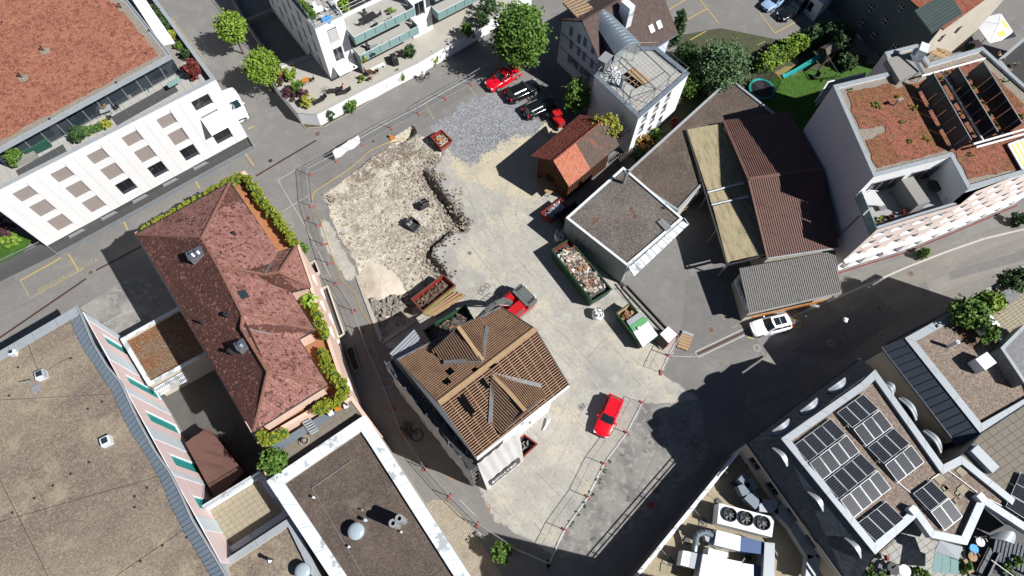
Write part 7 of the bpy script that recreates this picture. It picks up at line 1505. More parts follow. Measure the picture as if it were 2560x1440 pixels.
q=ccw(PL([(2500,870),(2560,810),(2640,900),(2560,960)],10.6)); MB().prism(q,9.2,10.6).build('roof_box',lead,t); g=MB(); g.ring(q,inset(q,.3),10.6,10.68); g.build('roof_box_cap',capm,t)
q=ccw(PL([(2395,775),(2560,672),(2680,800),(2500,870)],ZD-.6)); t2=thing('garden_roof','paved roof garden with box trees along the street parapet','roof terrace',tuple(V2(P(2500,780,9)))); MB().prism(q,0,ZD-.6,bot=False).build('block_walls',dmetal,t2); pave(t2,q,math.atan2((P(2560,672)-P(2395,775)).y,(P(2560,672)-P(2395,775)).x),.55,.28,ZD-.595,pavt,maxn=200); g=MB(); a,b=P(2385,778,ZD),P(2560,668,ZD); g.beam(a,b,.3,.7); g.build('parapet',capm,t2)
tree('roof_tree','large loose dark green box tree on the roof garden parapet',P(2435,775,11.3),10.6,(1.7,1.4,1.4),2300,.17,lf_mid,'trees on the roof garden',base=8.8)
tree('roof_tree','round yellow green tree on the roof garden right of the big one',P(2492,745,11.3),10.4,(1.25,1.1,1.1),1500,.15,lf_bright,'trees on the roof garden',base=8.8)
tree('roof_tree','small loose green tree on the roof garden below the big one',P(2478,815,11),10.2,(1.1,1.3,1.1),1100,.15,lf_mid,'trees on the roof garden',base=8.8)
tree('roof_tree','dark tree at the right edge over the orange bordered parapet',P(2550,695,11),10.4,(1.5,1.2,1.3),1500,.16,lf_dark,'trees on the roof garden',base=8.8)
MB_=MB(); MB_.beam(P(2515,705,9.5),P(2560,680,9.5),.2,.12); solo('orange_edging','orange edging strip on the street side of the roof garden','edging',MB_,orangep)
# ---- plant deck with the air conditioning
ZK=3.4; q=ccw(PL([(1838,1132),(1555,1478),(2160,1560),(2110,1460),(1872,1112)],ZK)); t=thing('plant_deck_building','low flat building with gravel plant deck, railing and air conditioning machines','building',tuple(V2(P(1800,1350,0)))); MB().prism(q,0,ZK-.3,bot=False,top=False).build('walls',stone,t); MB().prism(inset(q,.02),ZK-.5,ZK-.25).build('deck_gravel',mat('tan_deck_gravel',S(190,176,148,.5),.95,lay=[('v',10,.4,1,S(210,198,170,.5),.7),('n',.8,.5,.7,S(170,156,130,.5),.6)]),t)
g=MB(); g.ring(inset(q,.003),inset(q,.3),ZK-.6,ZK); g.build('parapet',white,t); caps(t,q,.32,ZK+.002,ZK+.05,capw,3)
def wrail(a,b,z0,h,nm='railing'):
    tt=thing(nm,'white double railing along the street edge of the plant deck','railing',(a.x,a.y,z0)); L=(b-a).length; k=int(L/2.2)
    for z in (h,h*.55): MB().beam(a+Vector((0,0,z0+z)),b+Vector((0,0,z0+z)),.07,.09).build('rail',white,tt)
    nn=Vector((-(b-a).y,(b-a).x,0)).normalized(); nn=-nn if nn.x<0 else nn
    for i in range(k+1):
        p=a.lerp(b,i/k); MB().tube(p+Vector((0,0,z0)),p+Vector((0,0,z0+h)),.035,5).build('post',white,tt)
        e=p+nn*1.5; MB().tube(p+Vector((0,0,z0+h*.9)),e+Vector((0,0,z0+.1)),.025,4).build('brace',galv,tt); MB().box((e.x,e.y,z0+.02),(.5,.5,.18),.7).build('ballast_block',stone,tt)
wrail(V2(P(1842,1133,ZK)),V2(P(1560,1475,ZK)),ZK-.2,1.15)
tf=thing('condenser_unit','white three fan condenser unit on the plant deck','air conditioner',tuple(P(1865,1300,3.2))); A4=PL([(1798,1258),(1936,1293),(1930,1343),(1793,1308)],5.0)
A4=ccw(A4); MB().prism(A4,3.5,5.0).build('casing',mat('white_casing',(.66,.67,.68),.4,lay=[('n',1,.5,.7,(.56,.58,.6),.5)]),tf)
for k,(x,y) in enumerate(((1825,1287),(1866,1297),(1908,1308))):
    c=P(x,y,5.1); n=24; g=MB(); g.ring([(c.x+.62*math.cos(6.2832*i/n),c.y+.62*math.sin(6.2832*i/n)) for i in range(n)],[(c.x+.54*math.cos(6.2832*i/n),c.y+.54*math.sin(6.2832*i/n)) for i in range(n)],5.0,5.28); f=g.build('fan_ring',blk,tf); MB().disc((c.x,c.y,5.0),.54,n,.02).build('fan_well',blk,f)
    g=MB()
    for i in range(7):
        a=i*.8976; u=Vector((math.cos(a),math.sin(a),0)); v=Vector((-u.y,u.x,0)); p=Vector((c.x,c.y,5.13)); g.add([p+u*.12-v*.05,p+u*.5-v*.02+Vector((0,0,.05)),p+u*.48+v*.2-Vector((0,0,.05)),p+u*.12+v*.07],[(0,1,2,3)])
    g.build('fan_blades',iron,f); MB().disc((c.x,c.y,5.12),.13,14,.08).build('fan_hub',chrome,f)
for x,y in ((1800,1262),(1932,1296),(1926,1338),(1797,1304)): p=P(x,y,3.4); MB().box((p.x,p.y,3.35),(.15,.15,.4)).build('foot',galv,tf)
th=thing('air_handling_unit','large pale grey air handling unit with ducts on the plant deck','air handling unit',tuple(P(1800,1400,3.2))); cs=MATS['white_casing']
for nm,pp,z0,z1,m in (('casing',[(1792,1325),(1852,1340),(1850,1378),(1786,1362)],3.3,5.3,cs),('side_panel',[(1852,1340),(1908,1354),(1906,1386),(1850,1378)],3.3,5.28,mat('blue_panel',(.05,.09,.2),.4)),('casing',[(1772,1370),(1820,1382),(1815,1410),(1768,1400)],3.3,5.0,cs),('casing',[(1758,1385),(1856,1405),(1850,1470),(1745,1455)],3.3,5.2,cs),('filter_box',[(1708,1376),(1728,1380),(1722,1418),(1701,1412)],3.3,4.9,cs),('duct',[(1729,1380),(1755,1386),(1750,1425),(1723,1419)],3.3,4.8,capm),('casing',[(1858,1408),(1884,1412),(1884,1460),(1852,1455)],3.3,4.9,cs),('side_panel',[(1885,1412),(1903,1416),(1900,1465),(1884,1462)],3.3,4.88,MATS['blue_panel']),('exhaust_duct',[(1912,1355),(1937,1358),(1936,1500),(1905,1500)],3.6,5.5,capm)):
    MB().prism(ccw(PL(pp,z1)),z0,z1).build(nm,m,th)
for pts,r in (([(1792,1343,4.9),(1760,1330,4.9),(1742,1338,4.8),(1738,1362,4.4),(1735,1385,4.2)],.26),): g=MB(); g.path([P(*p) for p in pts],r,12); g.build('round_duct',zinc,th)
g=MB(); g.prism(ccw(PL([(1757,1324),(1790,1330),(1788,1362),(1765,1352)],4.9)),4.2,4.9); g.build('duct_reducer',capm,th)
for pts in ([(1780,1365,3.8),(1790,1375,4.2),(1815,1372,4.3)],[(1775,1355,3.7),(1770,1372,3.7)],[(1850,1412,4.2),(1862,1395,4.6)]): g=MB(); g.path([P(*p) for p in pts],.07,6); g.build('pipe',galv,th)
td=thing('bent_duct','big bent galvanised ventilation duct snaking along the plant deck','duct',tuple(P(1900,1250,3.2)))
dp=[(1870,1195),(1858,1210),(1870,1235),(1898,1262),(1945,1268),(1985,1310),(2035,1390),(2030,1450)]
for k in range(len(dp)-1):
    a,b=P(*dp[k],5.0),P(*dp[k+1],5.0); L=(b-a).length; n=max(1,round(L/1.5))
    for i in range(n): MB().beam(a.lerp(b,i/n+.004)-Vector((0,0,.45)),a.lerp(b,(i+1)/n+.01)-Vector((0,0,.45)),1.15,.9).build('duct_section',zinc if k<3 else capm,td)
g=MB(); g.prism(ccw(PL([(1878,1195),(1895,1215),(1880,1240),(1866,1222)],4.4)),4.2,4.5); g.build('louvre_box',capm,td)
tp=thing('walkway_slabs','tan walkway slabs between the machines on the plant deck','paving slabs',tuple(P(1850,1330,3.2)))
a,b,c_,e=PL([(1785,1313),(1920,1345),(1935,1358),(1800,1325)],3.2)
for k in range(12): MB().slab([a.lerp(b,k/12+.004),a.lerp(b,(k+1)/12-.004),e.lerp(c_,(k+1)/12-.004),e.lerp(c_,k/12+.004)],.05).build('slab',pavt,tp)
for x,y in ((1757,1305),(1757,1325),(1775,1310),(1665,1400),(1680,1405),(1660,1420),(1677,1425),(1860,1385),(1880,1390),(1870,1400)): p=P(x,y,3.22); MB().box((p.x,p.y,3.2),(.6,.75,.06),-.25).build('slab',pavt,tp)
# street lamp hung on a wire, and stacks of barriers near the shed
tl_=thing('hanging_lamp','small white street lamp hanging on a wire over the shaded street','street lamp',tuple(P(2113,798,5.5))); c=P(2113,798,5.5); g=MB(); g.ball((c.x,c.y,5.5),.22,10,6,.5); g.box((c.x+.1,c.y-.1,5.45),(.5,.3,.12),1); g.build('lamp_head',white,tl_); g=MB(); g.path([P(2105,740,6.4),P(2108,770,5.9),P(2113,798,5.62),P(2123,845,5.9),P(2140,900,6.6)],.02,4); g.build('cable',iron,tl_)

t,_=block('corner_building','tall building just below the lower edge of the photo that shades the street','building',[Vector((10.5,-.3,12)),Vector((26,-4,12)),Vector((26,-14,12)),Vector((12.5,-14,12)),Vector((9.6,-3.4,12))],12,cream,grav_b,cw=.4)

t=thing('ribbed_roof','dark ribbed sheet roof on the lower right terrace edge','roof',tuple(P(2530,1340,8))); f=[P(2492,1330,8.2),P(2600,1385,8.2),P(2600,1450,7.6),P(2478,1395,7.6)]; n0=plane(f); c=sum(f,Vector())/4; f=[p-n0*(p-c).dot(n0) for p in f]; corrugate(f,f[3]-f[0],.3,.06,MB()).build('corrugated_sheet',dslate,t)
t=thing('terrace_sofa','long dark striped sofa on the shaded east terrace','sofa',tuple(P(2462,1405,7.15))); a,b=P(2478,1375,7.5),P(2448,1435,7.5); MB().beam(a,b,.75,.35).build('seat',blk,t); s_=Vector(((b-a).y,-(b-a).x,0)).normalized(); MB().beam(a-s_*.4+Vector((0,0,.3)),b-s_*.4+Vector((0,0,.3)),.15,.5).build('backrest',iron,t)
for k in range(4): p=a.lerp(b,.12+k*.25); MB().box((p.x,p.y,7.7),(.6,.5,.1),.9).build('cushion',dslate,t)
t=thing('planter_trough','wooden planter trough by the shaded east terrace','planter',tuple(P(2415,1415,7.15))); a,b=P(2405,1400,7.4),P(2425,1432,7.4); MB().beam(a,b,.55,.5).build('box',woodp,t)
g=MB(); a,b=P(2520,1380,8.2),P(2560,1420,8.2)
for k in range(8): p=P(2478,1400,7.15).lerp(P(2540,1445,7.15),k/7); g.tube((p.x,p.y,7.15),(p.x,p.y,8.1),.02,4)
g.beam(P(2478,1400,8.1),P(2540,1445,8.1),.05,.05); solo('terrace_railing','thin metal railing at the lower right corner of the photo','railing',g,galv,kind='stuff')
shrub('terrace_plant','dark plant in the well at the lower right corner',P(2520,1425,7.6),7.15,.6,.9,240,.12,lf_mid); shrub('terrace_plant','green fern like plant behind the ribbed roof at the right edge',P(2548,1400,8.3),7.4,.5,.9,200,.12,lf_mid)
# ================= VEHICLES, SKIPS, SITE =================
def car(name,label,cat,front,rear,m,L=4.4,W=1.82,H=1.5,kind='suv',sunroof=False,cap=None,group=None):
    f=V2(P(*front,.6)); r=V2(P(*rear,.6)); c=(f+r)/2; a=math.atan2((f-r).y,(f-r).x); t=thing(name,label,cat,(0,0,0),group)
    # body: stations from nose to tail: x, half width, low z, shoulder z, top z
    h=H; hd=.56*h; bt=.60*h; st=[(L/2,.62,.32,.42*h,.44*h),(L/2-.12,.80,.25,.5*h,.52*h),(L/2-.45,.93,.22,.54*h,hd),(L*.22,.985,.2,.58*h,bt+.03),(0,1,.2,.6*h,bt+.04),(-L*.3,1,.2,.61*h,bt+.05),(-L/2+.35,.95,.22,.6*h,bt+.03),(-L/2+.1,.86,.26,.56*h,.58*h),(-L/2,.72,.34,.46*h,.48*h)]
    if kind=='pickup': st=[(x,w,l,s,min(tp,.62*h)) for x,w,l,s,tp in st]
    n=len(st); g=MB(); K_=9
    for x,w,l,s,tp in st:
        w=w*W/2
        for q,z in ((-1,l),(-1,(l+s)/2),(-.99,s),(-.9,tp-.01),(-.5,tp+.02),(0,tp+.03),(.5,tp+.02),(.9,tp-.01),(.99,s),(1,(l+s)/2),(1,l)): g.v.append((x,q*w*(1.02 if z==(l+s)/2 else 1),z))
    k=11
    for i in range(n-1):
        for j in range(k-1): g.f.append((i*k+j,i*k+j+1,(i+1)*k+j+1,(i+1)*k+j))
    g.f.append(tuple(range(k))); g.f.append(tuple(range((n-1)*k,n*k))[::-1]); g.build('body',m,t,smooth=True)
    x0,x1=L*.20,(-L*.46 if kind!='sedan' else -L*.36)
    if kind=='pickup': x0,x1=L*.2,-L*.12
    r0,r1=x0-.75,x1+(.32 if kind!='pickup' else .15); zb=bt+.02; zr=h; wb,wr=W*.455,W*.375
    lowp=[(x0,-wb*.82),(x0+.12,0),(x0,wb*.82),(x0-.3,wb),(x1+.25,wb*.97),(x1,wb*.78),(x1-.05,0),(x1,-wb*.78),(x1+.25,-wb*.97),(x0-.3,-wb)]
    topp=[(r0,-wr*.85),(r0+.07,0),(r0,wr*.85),(r0-.1,wr),(r1+.15,wr),(r1,wr*.85),(r1-.03,0),(r1,-wr*.85),(r1+.15,-wr),(r0-.1,-wr)]
    g=MB(); nn=10; g.add([(x,y,zb-.04) for x,y in lowp]+[(x,y,zr-.06) for x,y in topp],[(i,(i+1)%nn,nn+(i+1)%nn,nn+i) for i in range(nn)]); g.build('windows',carglass,t)
    g=MB(); g.add([(x*1.0,y*1.03,zr-.075) for x,y in topp]+[(x*.97+r0*.015,y*.9,zr) for x,y in topp],[(i,(i+1)%nn,nn+(i+1)%nn,nn+i) for i in range(nn)]+[tuple(range(nn,2*nn))]); g.build('roof',m,t,smooth=False)
    g=MB()
    for i in (3,4,9,8): 
        A_,B_=Vector((*lowp[i],zb-.02)),Vector((*topp[i],zr-.06)); g.beam(A_,B_,.09,.07)
    for s in (-1,1): xm=(x0+x1)/2-.1; g.beam((xm,s*wb*.99,zb),(xm,s*wr*1.0,zr-.05),.1,.05)
    for i,j in ((2,3),(0,9),(5,4),(7,8)): g.beam(Vector((*[(lowp[i][q]+lowp[j][q])/2 for q in (0,1)],zb)),Vector((*[(topp[i][q]+topp[j][q])/2 for q in (0,1)],zr-.06)),.1,.06)
    g.build('pillars',m,t)
    for sx in (L*.31,-L*.31):
        for s in (-1,1):
            w=MB(); w.tube((sx,s*(W/2-.2),.34),(sx,s*(W/2+.01),.34),.345,18); o=w.build('wheel',rubber,t); w=MB(); w.tube((sx,s*(W/2),.34),(sx,s*(W/2+.03),.34),.21,12); w.build('rim',galv,o); MB().tube((sx,s*(W/2-.15),.36),(sx,s*(W/2-.012),.36),.41,18).build('wheel_arch',blk,t)
    for s in (-1,1):
        MB().box((L/2-.17,s*W*.33,.47*h),(.28,.34,.13),-s*.45).build('headlight',lampw,t); MB().box((-L/2+.14,s*W*.38,.55*h),(.2,.26,.16),s*.35).build('tail_light',lampr,t)
        MB().ball((x0-.35,s*(W/2+.1),bt+.1),.12,8,5,.75).build('mirror',m,t)
    MB().box((L/2-.06,0,.34*h),(.12,W*.62,.2)).build('grille',blk,t); MB().box((L/2+.005,0,.28*h),(.02,.5,.11)).build('number_plate',white,t); MB().box((-L/2-.005,0,.4*h),(.02,.5,.11)).build('number_plate',white,t)
    if kind=='suv':
        for s in (-1,1): MB().beam((r0-.2,s*wr*.9,zr+.03),(r1+.15,s*wr*.9,zr+.03),.035,.04).build('roof_rail',galv if m is not carred else blk,t)
    if sunroof: MB().box(((r0+r1)/2+.1,0,zr+.004),(1.35,.85,.02)).build('sunroof',carglass,t); MB().box(((r0+r1)/2+.1,0,zr+.017),(.04,.85,.012)).build('sunroof_bar',m,t)
    if kind=='pickup':
        g=MB(); bx0,bx1=x1-.1,-L/2-.05; g.box(((bx0+bx1)/2,0,.82),(bx0-bx1,W*.98,.08)); g.build('cargo_bed',mat('bed_liner',S(176,172,158,.5),.8) if 'bed_liner' not in MATS else MATS['bed_liner'],t)
        for s in (-1,1): MB().box(((bx0+bx1)/2,s*W*.49,1.02),(bx0-bx1,.05,.38)).build('side_board',galv,t)
        MB().box((bx1,0,1.02),(.05,W*.98,.38)).build('tailgate',galv,t); g=MB()
        for s in (-1,1): g.tube((bx0-.1,s*W*.4,.85),(bx0-.1,s*W*.4,1.7),.03,5); g.tube((bx1+.3,s*W*.4,.85),(bx1+.3,s*W*.4,1.55),.03,5)
        g.tube((bx0-.1,-W*.4,1.7),(bx0-.1,W*.4,1.7),.03,5); g.tube((bx1+.3,-W*.4,1.55),(bx1+.3,W*.4,1.55),.03,5); g.build('ladder_rack',galv,t); text('SUTTER',Vector((L*.1,-W/2-.02,.62)),0,.34,white,t,tilt=Matrix(((1,0,0),(0,0,-1),(0,1,0))))
        MB().box((L*.33,0,hd+.05),(.5,.3,.05)).build('bonnet_scoop',m,t)
    t.location=(c.x,c.y,.015); t.rotation_euler=(0,0,a); return t
car('parked_car','bright red compact SUV parked alone beside the lower fence','car',(1500,1089),(1541,992),carred,4.5,1.84,1.55)
car('parked_car','white SUV with glass sunroof by the grey corrugated shed','car',(1874,826),(1979,801),carwht,4.6,1.86,1.6,sunroof=True)
car('pickup_truck','red pickup truck with open grey cargo bed and company lettering','pickup truck',(1212,224),(1306,166),carred,5.3,1.85,1.75,'pickup')
car('parked_car','black ribbed roof SUV between the red pickup and the other black car','car',(1346,210),(1267,247),carblk,4.7,1.9,1.7,group='black cars parked on the gravel')
car('parked_car','black estate car with bright roof rails nearest the little red machine','car',(1386,250),(1310,287),carblk,4.6,1.85,1.5,group='black cars parked on the gravel')
car('parked_car','black car parked in the shaded lot at the top right','car',(1945,46),(2010,8),carblk,4.5,1.82,1.5,'sedan')
car('parked_car','pale blue car at the top edge left of the black one','car',(1911,20),(1962,-15),carblu,4.4,1.8,1.5)
car('parked_van','white van parked against the side of the office building','van',(612,312),(566,222),carwht,4.9,1.95,1.9)
# small red track machine by the barn
t=thing('mini_dumper','small red site machine with pink cab roof squeezed beside the barn','site machine',tuple(P(1396,300))); c=P(1396,300,.8); an=-1.1
R_=Matrix.Rotation(an,3,'Z'); f=lambda x,y,z:tuple(Vector((c.x,c.y,0))+R_@Vector((x,y,z)))
MB().box(f(0,0,.7),(1.9,1.0,.5),an).build('chassis',exred,t); MB().box(f(-.45,0,1.75),(.9,1.0,.08),an).build('cab_roof',exred,t)
for x,y in ((-.85,-.45),(-.85,.45),(0,-.45),(0,.45)): MB().tube(f(x,y,.9),f(x,y,1.75),.04,5).build('roll_bar',exred,t)
MB().box(f(-.5,0,.98),(.45,.5,.14),an).build('seat',blk,t); MB().box(f(.65,0,1.05),(.7,.85,.4),an).build('engine_hood',exred,t)
for s in (-1,1): MB().box(f(0,s*.6,.28),(2.0,.25,.5),an).build('track',rubber,t)
MB().box(f(1.05,0,1.1),(.06,.6,.3),an).build('lamp_bar',chrome,t)
# excavator
mat('dusty_track',(.22,.17,.15),.9)
t=thing('excavator','red and grey demolition excavator behind the stripped house, arm reaching left','excavator',tuple(P(1290,760)))
c=P(1296,750,2.2); q0=P(1310,698,2.2); an=math.atan2((P(1342,742,2.2)-P(1295,694,2.2)).y,(P(1342,742,2.2)-P(1295,694,2.2)).x); R_=Matrix.Rotation(an,3,'Z'); f=lambda x,y,z:tuple(Vector((c.x,c.y,0))+R_@Vector((x,y,z)))   # x across the machine, -y towards the arm
for s in (-1,1):
    g=MB(); g.box(f(s*.95,-.4,.42),(.55,3.3,.6),an); for_ends=[g.tube(f(s*.95-.27,y,.42),f(s*.95+.27,y,.42),.3,12) for y in (-2.05,1.25)]; o=g.build('track',MATS['dusty_track'],t); g=MB()
    for k in range(14): g.box(f(s*.95,-1.95+k*.24,.75),(.58,.12,.05),an)
    g.build('track_shoes',MATS['dusty_track'],o)
MB().tube(f(0,-.3,.6),f(0,-.3,1.0),.7,18).build('slew_ring',blk,t); MB().box(f(0,-.2,1.15),(2.5,3.2,.35),an).build('chassis',exred,t)
g=MB(); g.box(f(0,.95,1.75),(2.5,1.15,1.0),an); g.build('engine_cover',exgrey,t); g=MB(); g.box(f(0,1.5,1.45),(2.45,.4,.9),an); g.build('counterweight',exgrey,t)
MB().box(f(0,.3,2.27),(2.3,.32,.05),an).build('deck_panel',exgrey,t)
for k in range(4): MB().box(f(-1.05+k*.7,.98,2.265),(.5,.8,.03),an).build('cover_plate',exgrey,t)
for x in (-.95,1.0): MB().box(f(x,.95,2.29),(.25,.85,.02),an).build('air_grille',blk,t)
for x,y in ((-1.0,1.6),(-.6,1.62),(.75,1.62),(1.0,1.55)): MB().ball(f(x,y,2.35),.1,8,5).build('work_light',lampw,t)
cm=MB(); cm.box(f(.72,-1.0,2.0),(.98,1.7,1.35),an); cab=cm.build('cab',exred,t); MB().box(f(.72,-1.0,2.72),(1.0,1.72,.08),an).build('cab_roof',exred,t); MB().box(f(.72,-1.87,2.1),(.85,.03,1.0),an).build('window',carglass,cab); MB().box(f(1.22,-1.0,2.2),(.03,1.3,.8),an).build('window',carglass,cab)
g=MB(); g.box(f(-.9,-.9,1.6),(.7,1.8,.7),an); g.build('side_box',exred,t); g=MB()
for k in range(4): g.tube(f(-1.24,-1.6+k*.5,1.9),f(-1.24,-1.6+k*.5,2.5),.03,5)
g.tube(f(-1.24,-1.6,2.5),f(-1.24,-.1,2.5),.03,5); g.build('handrail',exred,t)
bp=[f(-.1,-.7,1.7),tuple(P(1262,750,3.7)),tuple(P(1236,760,5.0)),tuple(P(1213,778,4.6))]; g=MB()
for a,b in zip(bp,bp[1:]): g.beam(a,b,.38,.5)
g.build('boom',exgrey,t); g=MB(); g.beam(bp[3],tuple(P(1192,800,1.9)),.3,.4); g.build('stick',exgrey,t); g=MB(); g.tube(f(-.35,-.7,1.9),bp[2],.08,8); g.tube(f(.15,-.7,1.9),bp[2],.08,8); g.tube(bp[2],P(1203,790,3.4),.08,8); g.build('hydraulic_ram',chrome,t)
q=P(1187,806,1.2); g=MB(); g.rock((q.x,q.y,1.2),.55,.6); g.box((q.x+.4,q.y+.3,1.5),(.5,.5,.4),.6); g.build('grab',iron,t)
for x,y in ((1206,730),(1218,722),(1200,742)): pass
g=MB(); a=P(1198,742,.9)
for k,(x,y) in enumerate(((1200,722),(1212,716),(1195,733))): 
    p=[P(x,y,.02),P(x+10,y+5,.02),P(x+14,y-2,.02),P(x+4,y-8,.02)]; g.path(p+[p[0]],.03,4)
solo('steel_loops','thin steel frames lying on the concrete left of the excavator','steel frame',g,iron)
# ---- skips and containers
def skip(name,label,rim,h,m,fill=None,fh=.35,inner=None,ribs=5,inset_=.28,grp=None,cat='skip'):
    r=ccw(PL(rim,h)); c=sum(r,Vector())/4; t=thing(name,label,cat,(c.x,c.y,0),grp); b=[(p+(c-p).normalized()*inset_) for p in r]; b=[Vector((p.x,p.y,.12)) for p in b]; n=4
    for i in range(n): MB().slab([r[i],r[(i+1)%n],b[(i+1)%n],b[i]] if 0 else [b[i],b[(i+1)%n],r[(i+1)%n],r[i]],.0).build('side',m,t)
    ir=inset(r,.09); ir=[Vector((p.x,p.y,h)) for p in ir]; ib=inset(b,.09); ib=[Vector((p.x,p.y,.2)) for p in ib]; g=MB()
    for i in range(n): g.poly([ir[i],ir[(i+1)%n],ib[(i+1)%n],ib[i]])
    g.poly(ib); g.build('lining',inner or rust,t); g=MB(); g.ring(inset(r,-.04),inset(r,.1),h-.1,h+.02); g.build('rim',m,t)
    for i in range(n):
        L=(r[(i+1)%n]-r[i]).length; k=max(1,int(L/1.0))
        for j in range(1,k): MB().beam(r[i].lerp(r[(i+1)%n],j/k)-Vector((0,0,.05)),b[i].lerp(b[(i+1)%n],j/k),.09,.07,up=(1,1,0)).build('rib',m,t)
    for s in (.15,.85): p=b[0].lerp(b[1],s).lerp(b[3].lerp(b[2],s),.5); MB().box((p.x,p.y,.06),(.3,.3,.12)).build('skid',iron,t)
    if fill:
        ft=thing(fill[0],fill[1],fill[2],(c.x,c.y,.2)); 
        for m_,cnt,s0,s1,fl in fill[3]:
            g=MB()
            for _ in range(cnt):
                u,v=random.uniform(.07,.93),random.uniform(.1,.9); p=ir[0].lerp(ir[1],u).lerp(ir[3].lerp(ir[2],u),v); e=min(u,1-u,v,1-v); z=h-fh*(1+random.random()*.5)+min(e*1.5,.35)
                if fl: 
                    a=random.random()*6.28; d=Vector((math.cos(a),math.sin(a),random.uniform(-.35,.35)))*random.uniform(s0,s1); w=random.uniform(.3,.8); s=Vector((-d.y,d.x,random.uniform(-.2,.2)*d.length))*w; q=Vector((p.x,p.y,z+.1)); g.slab([q-d-s,q+d-s*.7,q+d*.9+s,q-d*.8+s*.8],.04)
                else: g.rock((p.x,p.y,z),random.uniform(s0,s1),.5)
            g.build('pieces',m_,ft,kind='stuff')
        g=MB(); zz=h-fh-.25; k=8
        G_=[[ir[0].lerp(ir[1],i/k).lerp(ir[3].lerp(ir[2],i/k),j/k) for j in range(k+1)] for i in range(k+1)]
        for i in range(k+1):
            for j in range(k+1): e=min(i,k-i,j,k-j)/k; g.v.append((G_[i][j].x,G_[i][j].y,zz+min(e*1.2,.3)+random.uniform(-.06,.06)))
        for i in range(k):
            for j in range(k): o=i*(k+1)+j; g.f.append((o,o+1,o+k+2,o+k+1))
        g.build('fill_bed',fill[4],ft)
    return t
paper=mat('pale_debris',S(225,215,200,.5),.8,lay=[('r',0,0,1,S(190,170,148,.5),.9)]); timb=mat('timber_debris',S(190,140,100,.5),.85,lay=[('r',0,0,1,S(130,90,66,.5),.9)]); gdeb=mat('grey_debris',S(120,114,110,.5),.9,lay=[('r',0,0,1,S(70,66,66,.5),.9)]); whd=mat('white_debris',(.62,.6,.58),.7)
soil=mat('dark_soil',S(104,80,66,.5),.95,lay=[('n',3,.45,.65,S(130,106,90,.5),.8),('v',10,.6,1,S(165,145,128,.5),.6)],bump=('n',6,.8,.1))
random.seed(21)
skip('container','long green roll off container heaped with mixed demolition debris',[(1379,624),(1423,597),(1530,723),(1481,754)],2.1,green,('debris_load','mixed boards, plaster and carpet pieces filling the long green container','debris',[(paper,190,.12,.34,1),(timb,120,.1,.34,1),(gdeb,130,.1,.3,1),(whd,60,.08,.28,1),(gdeb,60,.05,.16,0)],gdeb),.3,redp,cat='container')
ct=skip('container','green open container half covered by pale boards beside the low wall',[(1540,782),(1576,756),(1644,842),(1606,867)],1.6,green,('timber_load','pale wood chips and planks in the open end of the half covered container','debris',[(timb,90,.08,.3,1),(woodp,60,.08,.25,1)],gdeb),.5,yelst if 0 else woodp,cat='container')
cv=thing('container_cover','pale board cover with a green stripe lying on the container','cover',tuple(P(1608,815,1.65))); r=PL([(1566,802),(1601,778),(1645,838),(1607,868)],1.72)
for k,m in enumerate((capm,greenl,whiteb,tarp,tarp)):
    r4=[0,.2,.42,.6,.8,1]; a0,a1=r4[k],r4[k+1]; MB().slab([r[0].lerp(r[3],a0+.005),r[1].lerp(r[2],a0+.005),r[1].lerp(r[2],a1-.005)+Vector((0,0,.05*(k%2))),r[0].lerp(r[3],a1-.005)+Vector((0,0,.05*(k%2)))],.05).build('cover_board',m,cv)
p=P(1597,821,1.8); MB().box((p.x,p.y,1.85),(.28,.28,.2),.5).build('box',white,cv)
skip('container','long rusty container half full of dark soil at the pit corner',[(1028,747),(1108,686),(1139,713),(1056,779)],1.5,rust,('soil_load','dark brown soil lying in the long rusty container','soil',[(soil,60,.05,.14,0),(paper,14,.05,.12,0)],soil),.55,redp,cat='container')
sb=MB(); sb.beam(P(1058,784,1.0),P(1140,719,1.0),.06,.7); o=sb.build('side_panel',mat('olive_yellow_paint',S(175,168,105,.5),.6,lay=[('n',2,.5,.7,S(120,135,90,.5),.8)]),bpy.data.objects['container.002'])
skip('skip','small red skip with bricks and an orange plank on the gravel',[(1076,341),(1103,324),(1131,351),(1102,372)],1.1,redp,('brick_load','pale bricks and an orange plank inside the small red skip','debris',[(paper,40,.06,.14,0),(whd,12,.05,.12,0),(orangep,1,.4,.45,1),(timb,5,.1,.2,1)],mat('brick_dust',S(205,180,160,.5),.9)),.35,redp)
skip('skip','red skip filled with grey metal scrap in front of the barn',[(1352,532),(1401,496),(1420,518),(1377,550)],1.4,redp,('scrap_load','grey metal scrap bars in the red skip by the barn','scrap',[(galv,70,.08,.34,1)],gdeb),.4,redp)
skip('skip','dark blue skip in the shadow between the red skip and the square shed',[(1389,541),(1437,503),(1460,528),(1413,567)],1.4,darkblue,('scrap_load','brown scraps at the bottom of the dark blue skip','scrap',[(timb,40,.08,.25,1)],gdeb),.7,darkblue)
ts_=skip('skip','rusty red skip with old tyres in front of the stripped house',[(1266,1127),(1311,1086),(1344,1110),(1297,1153)],1.2,redp,None,.3,blk)
random.seed(3)
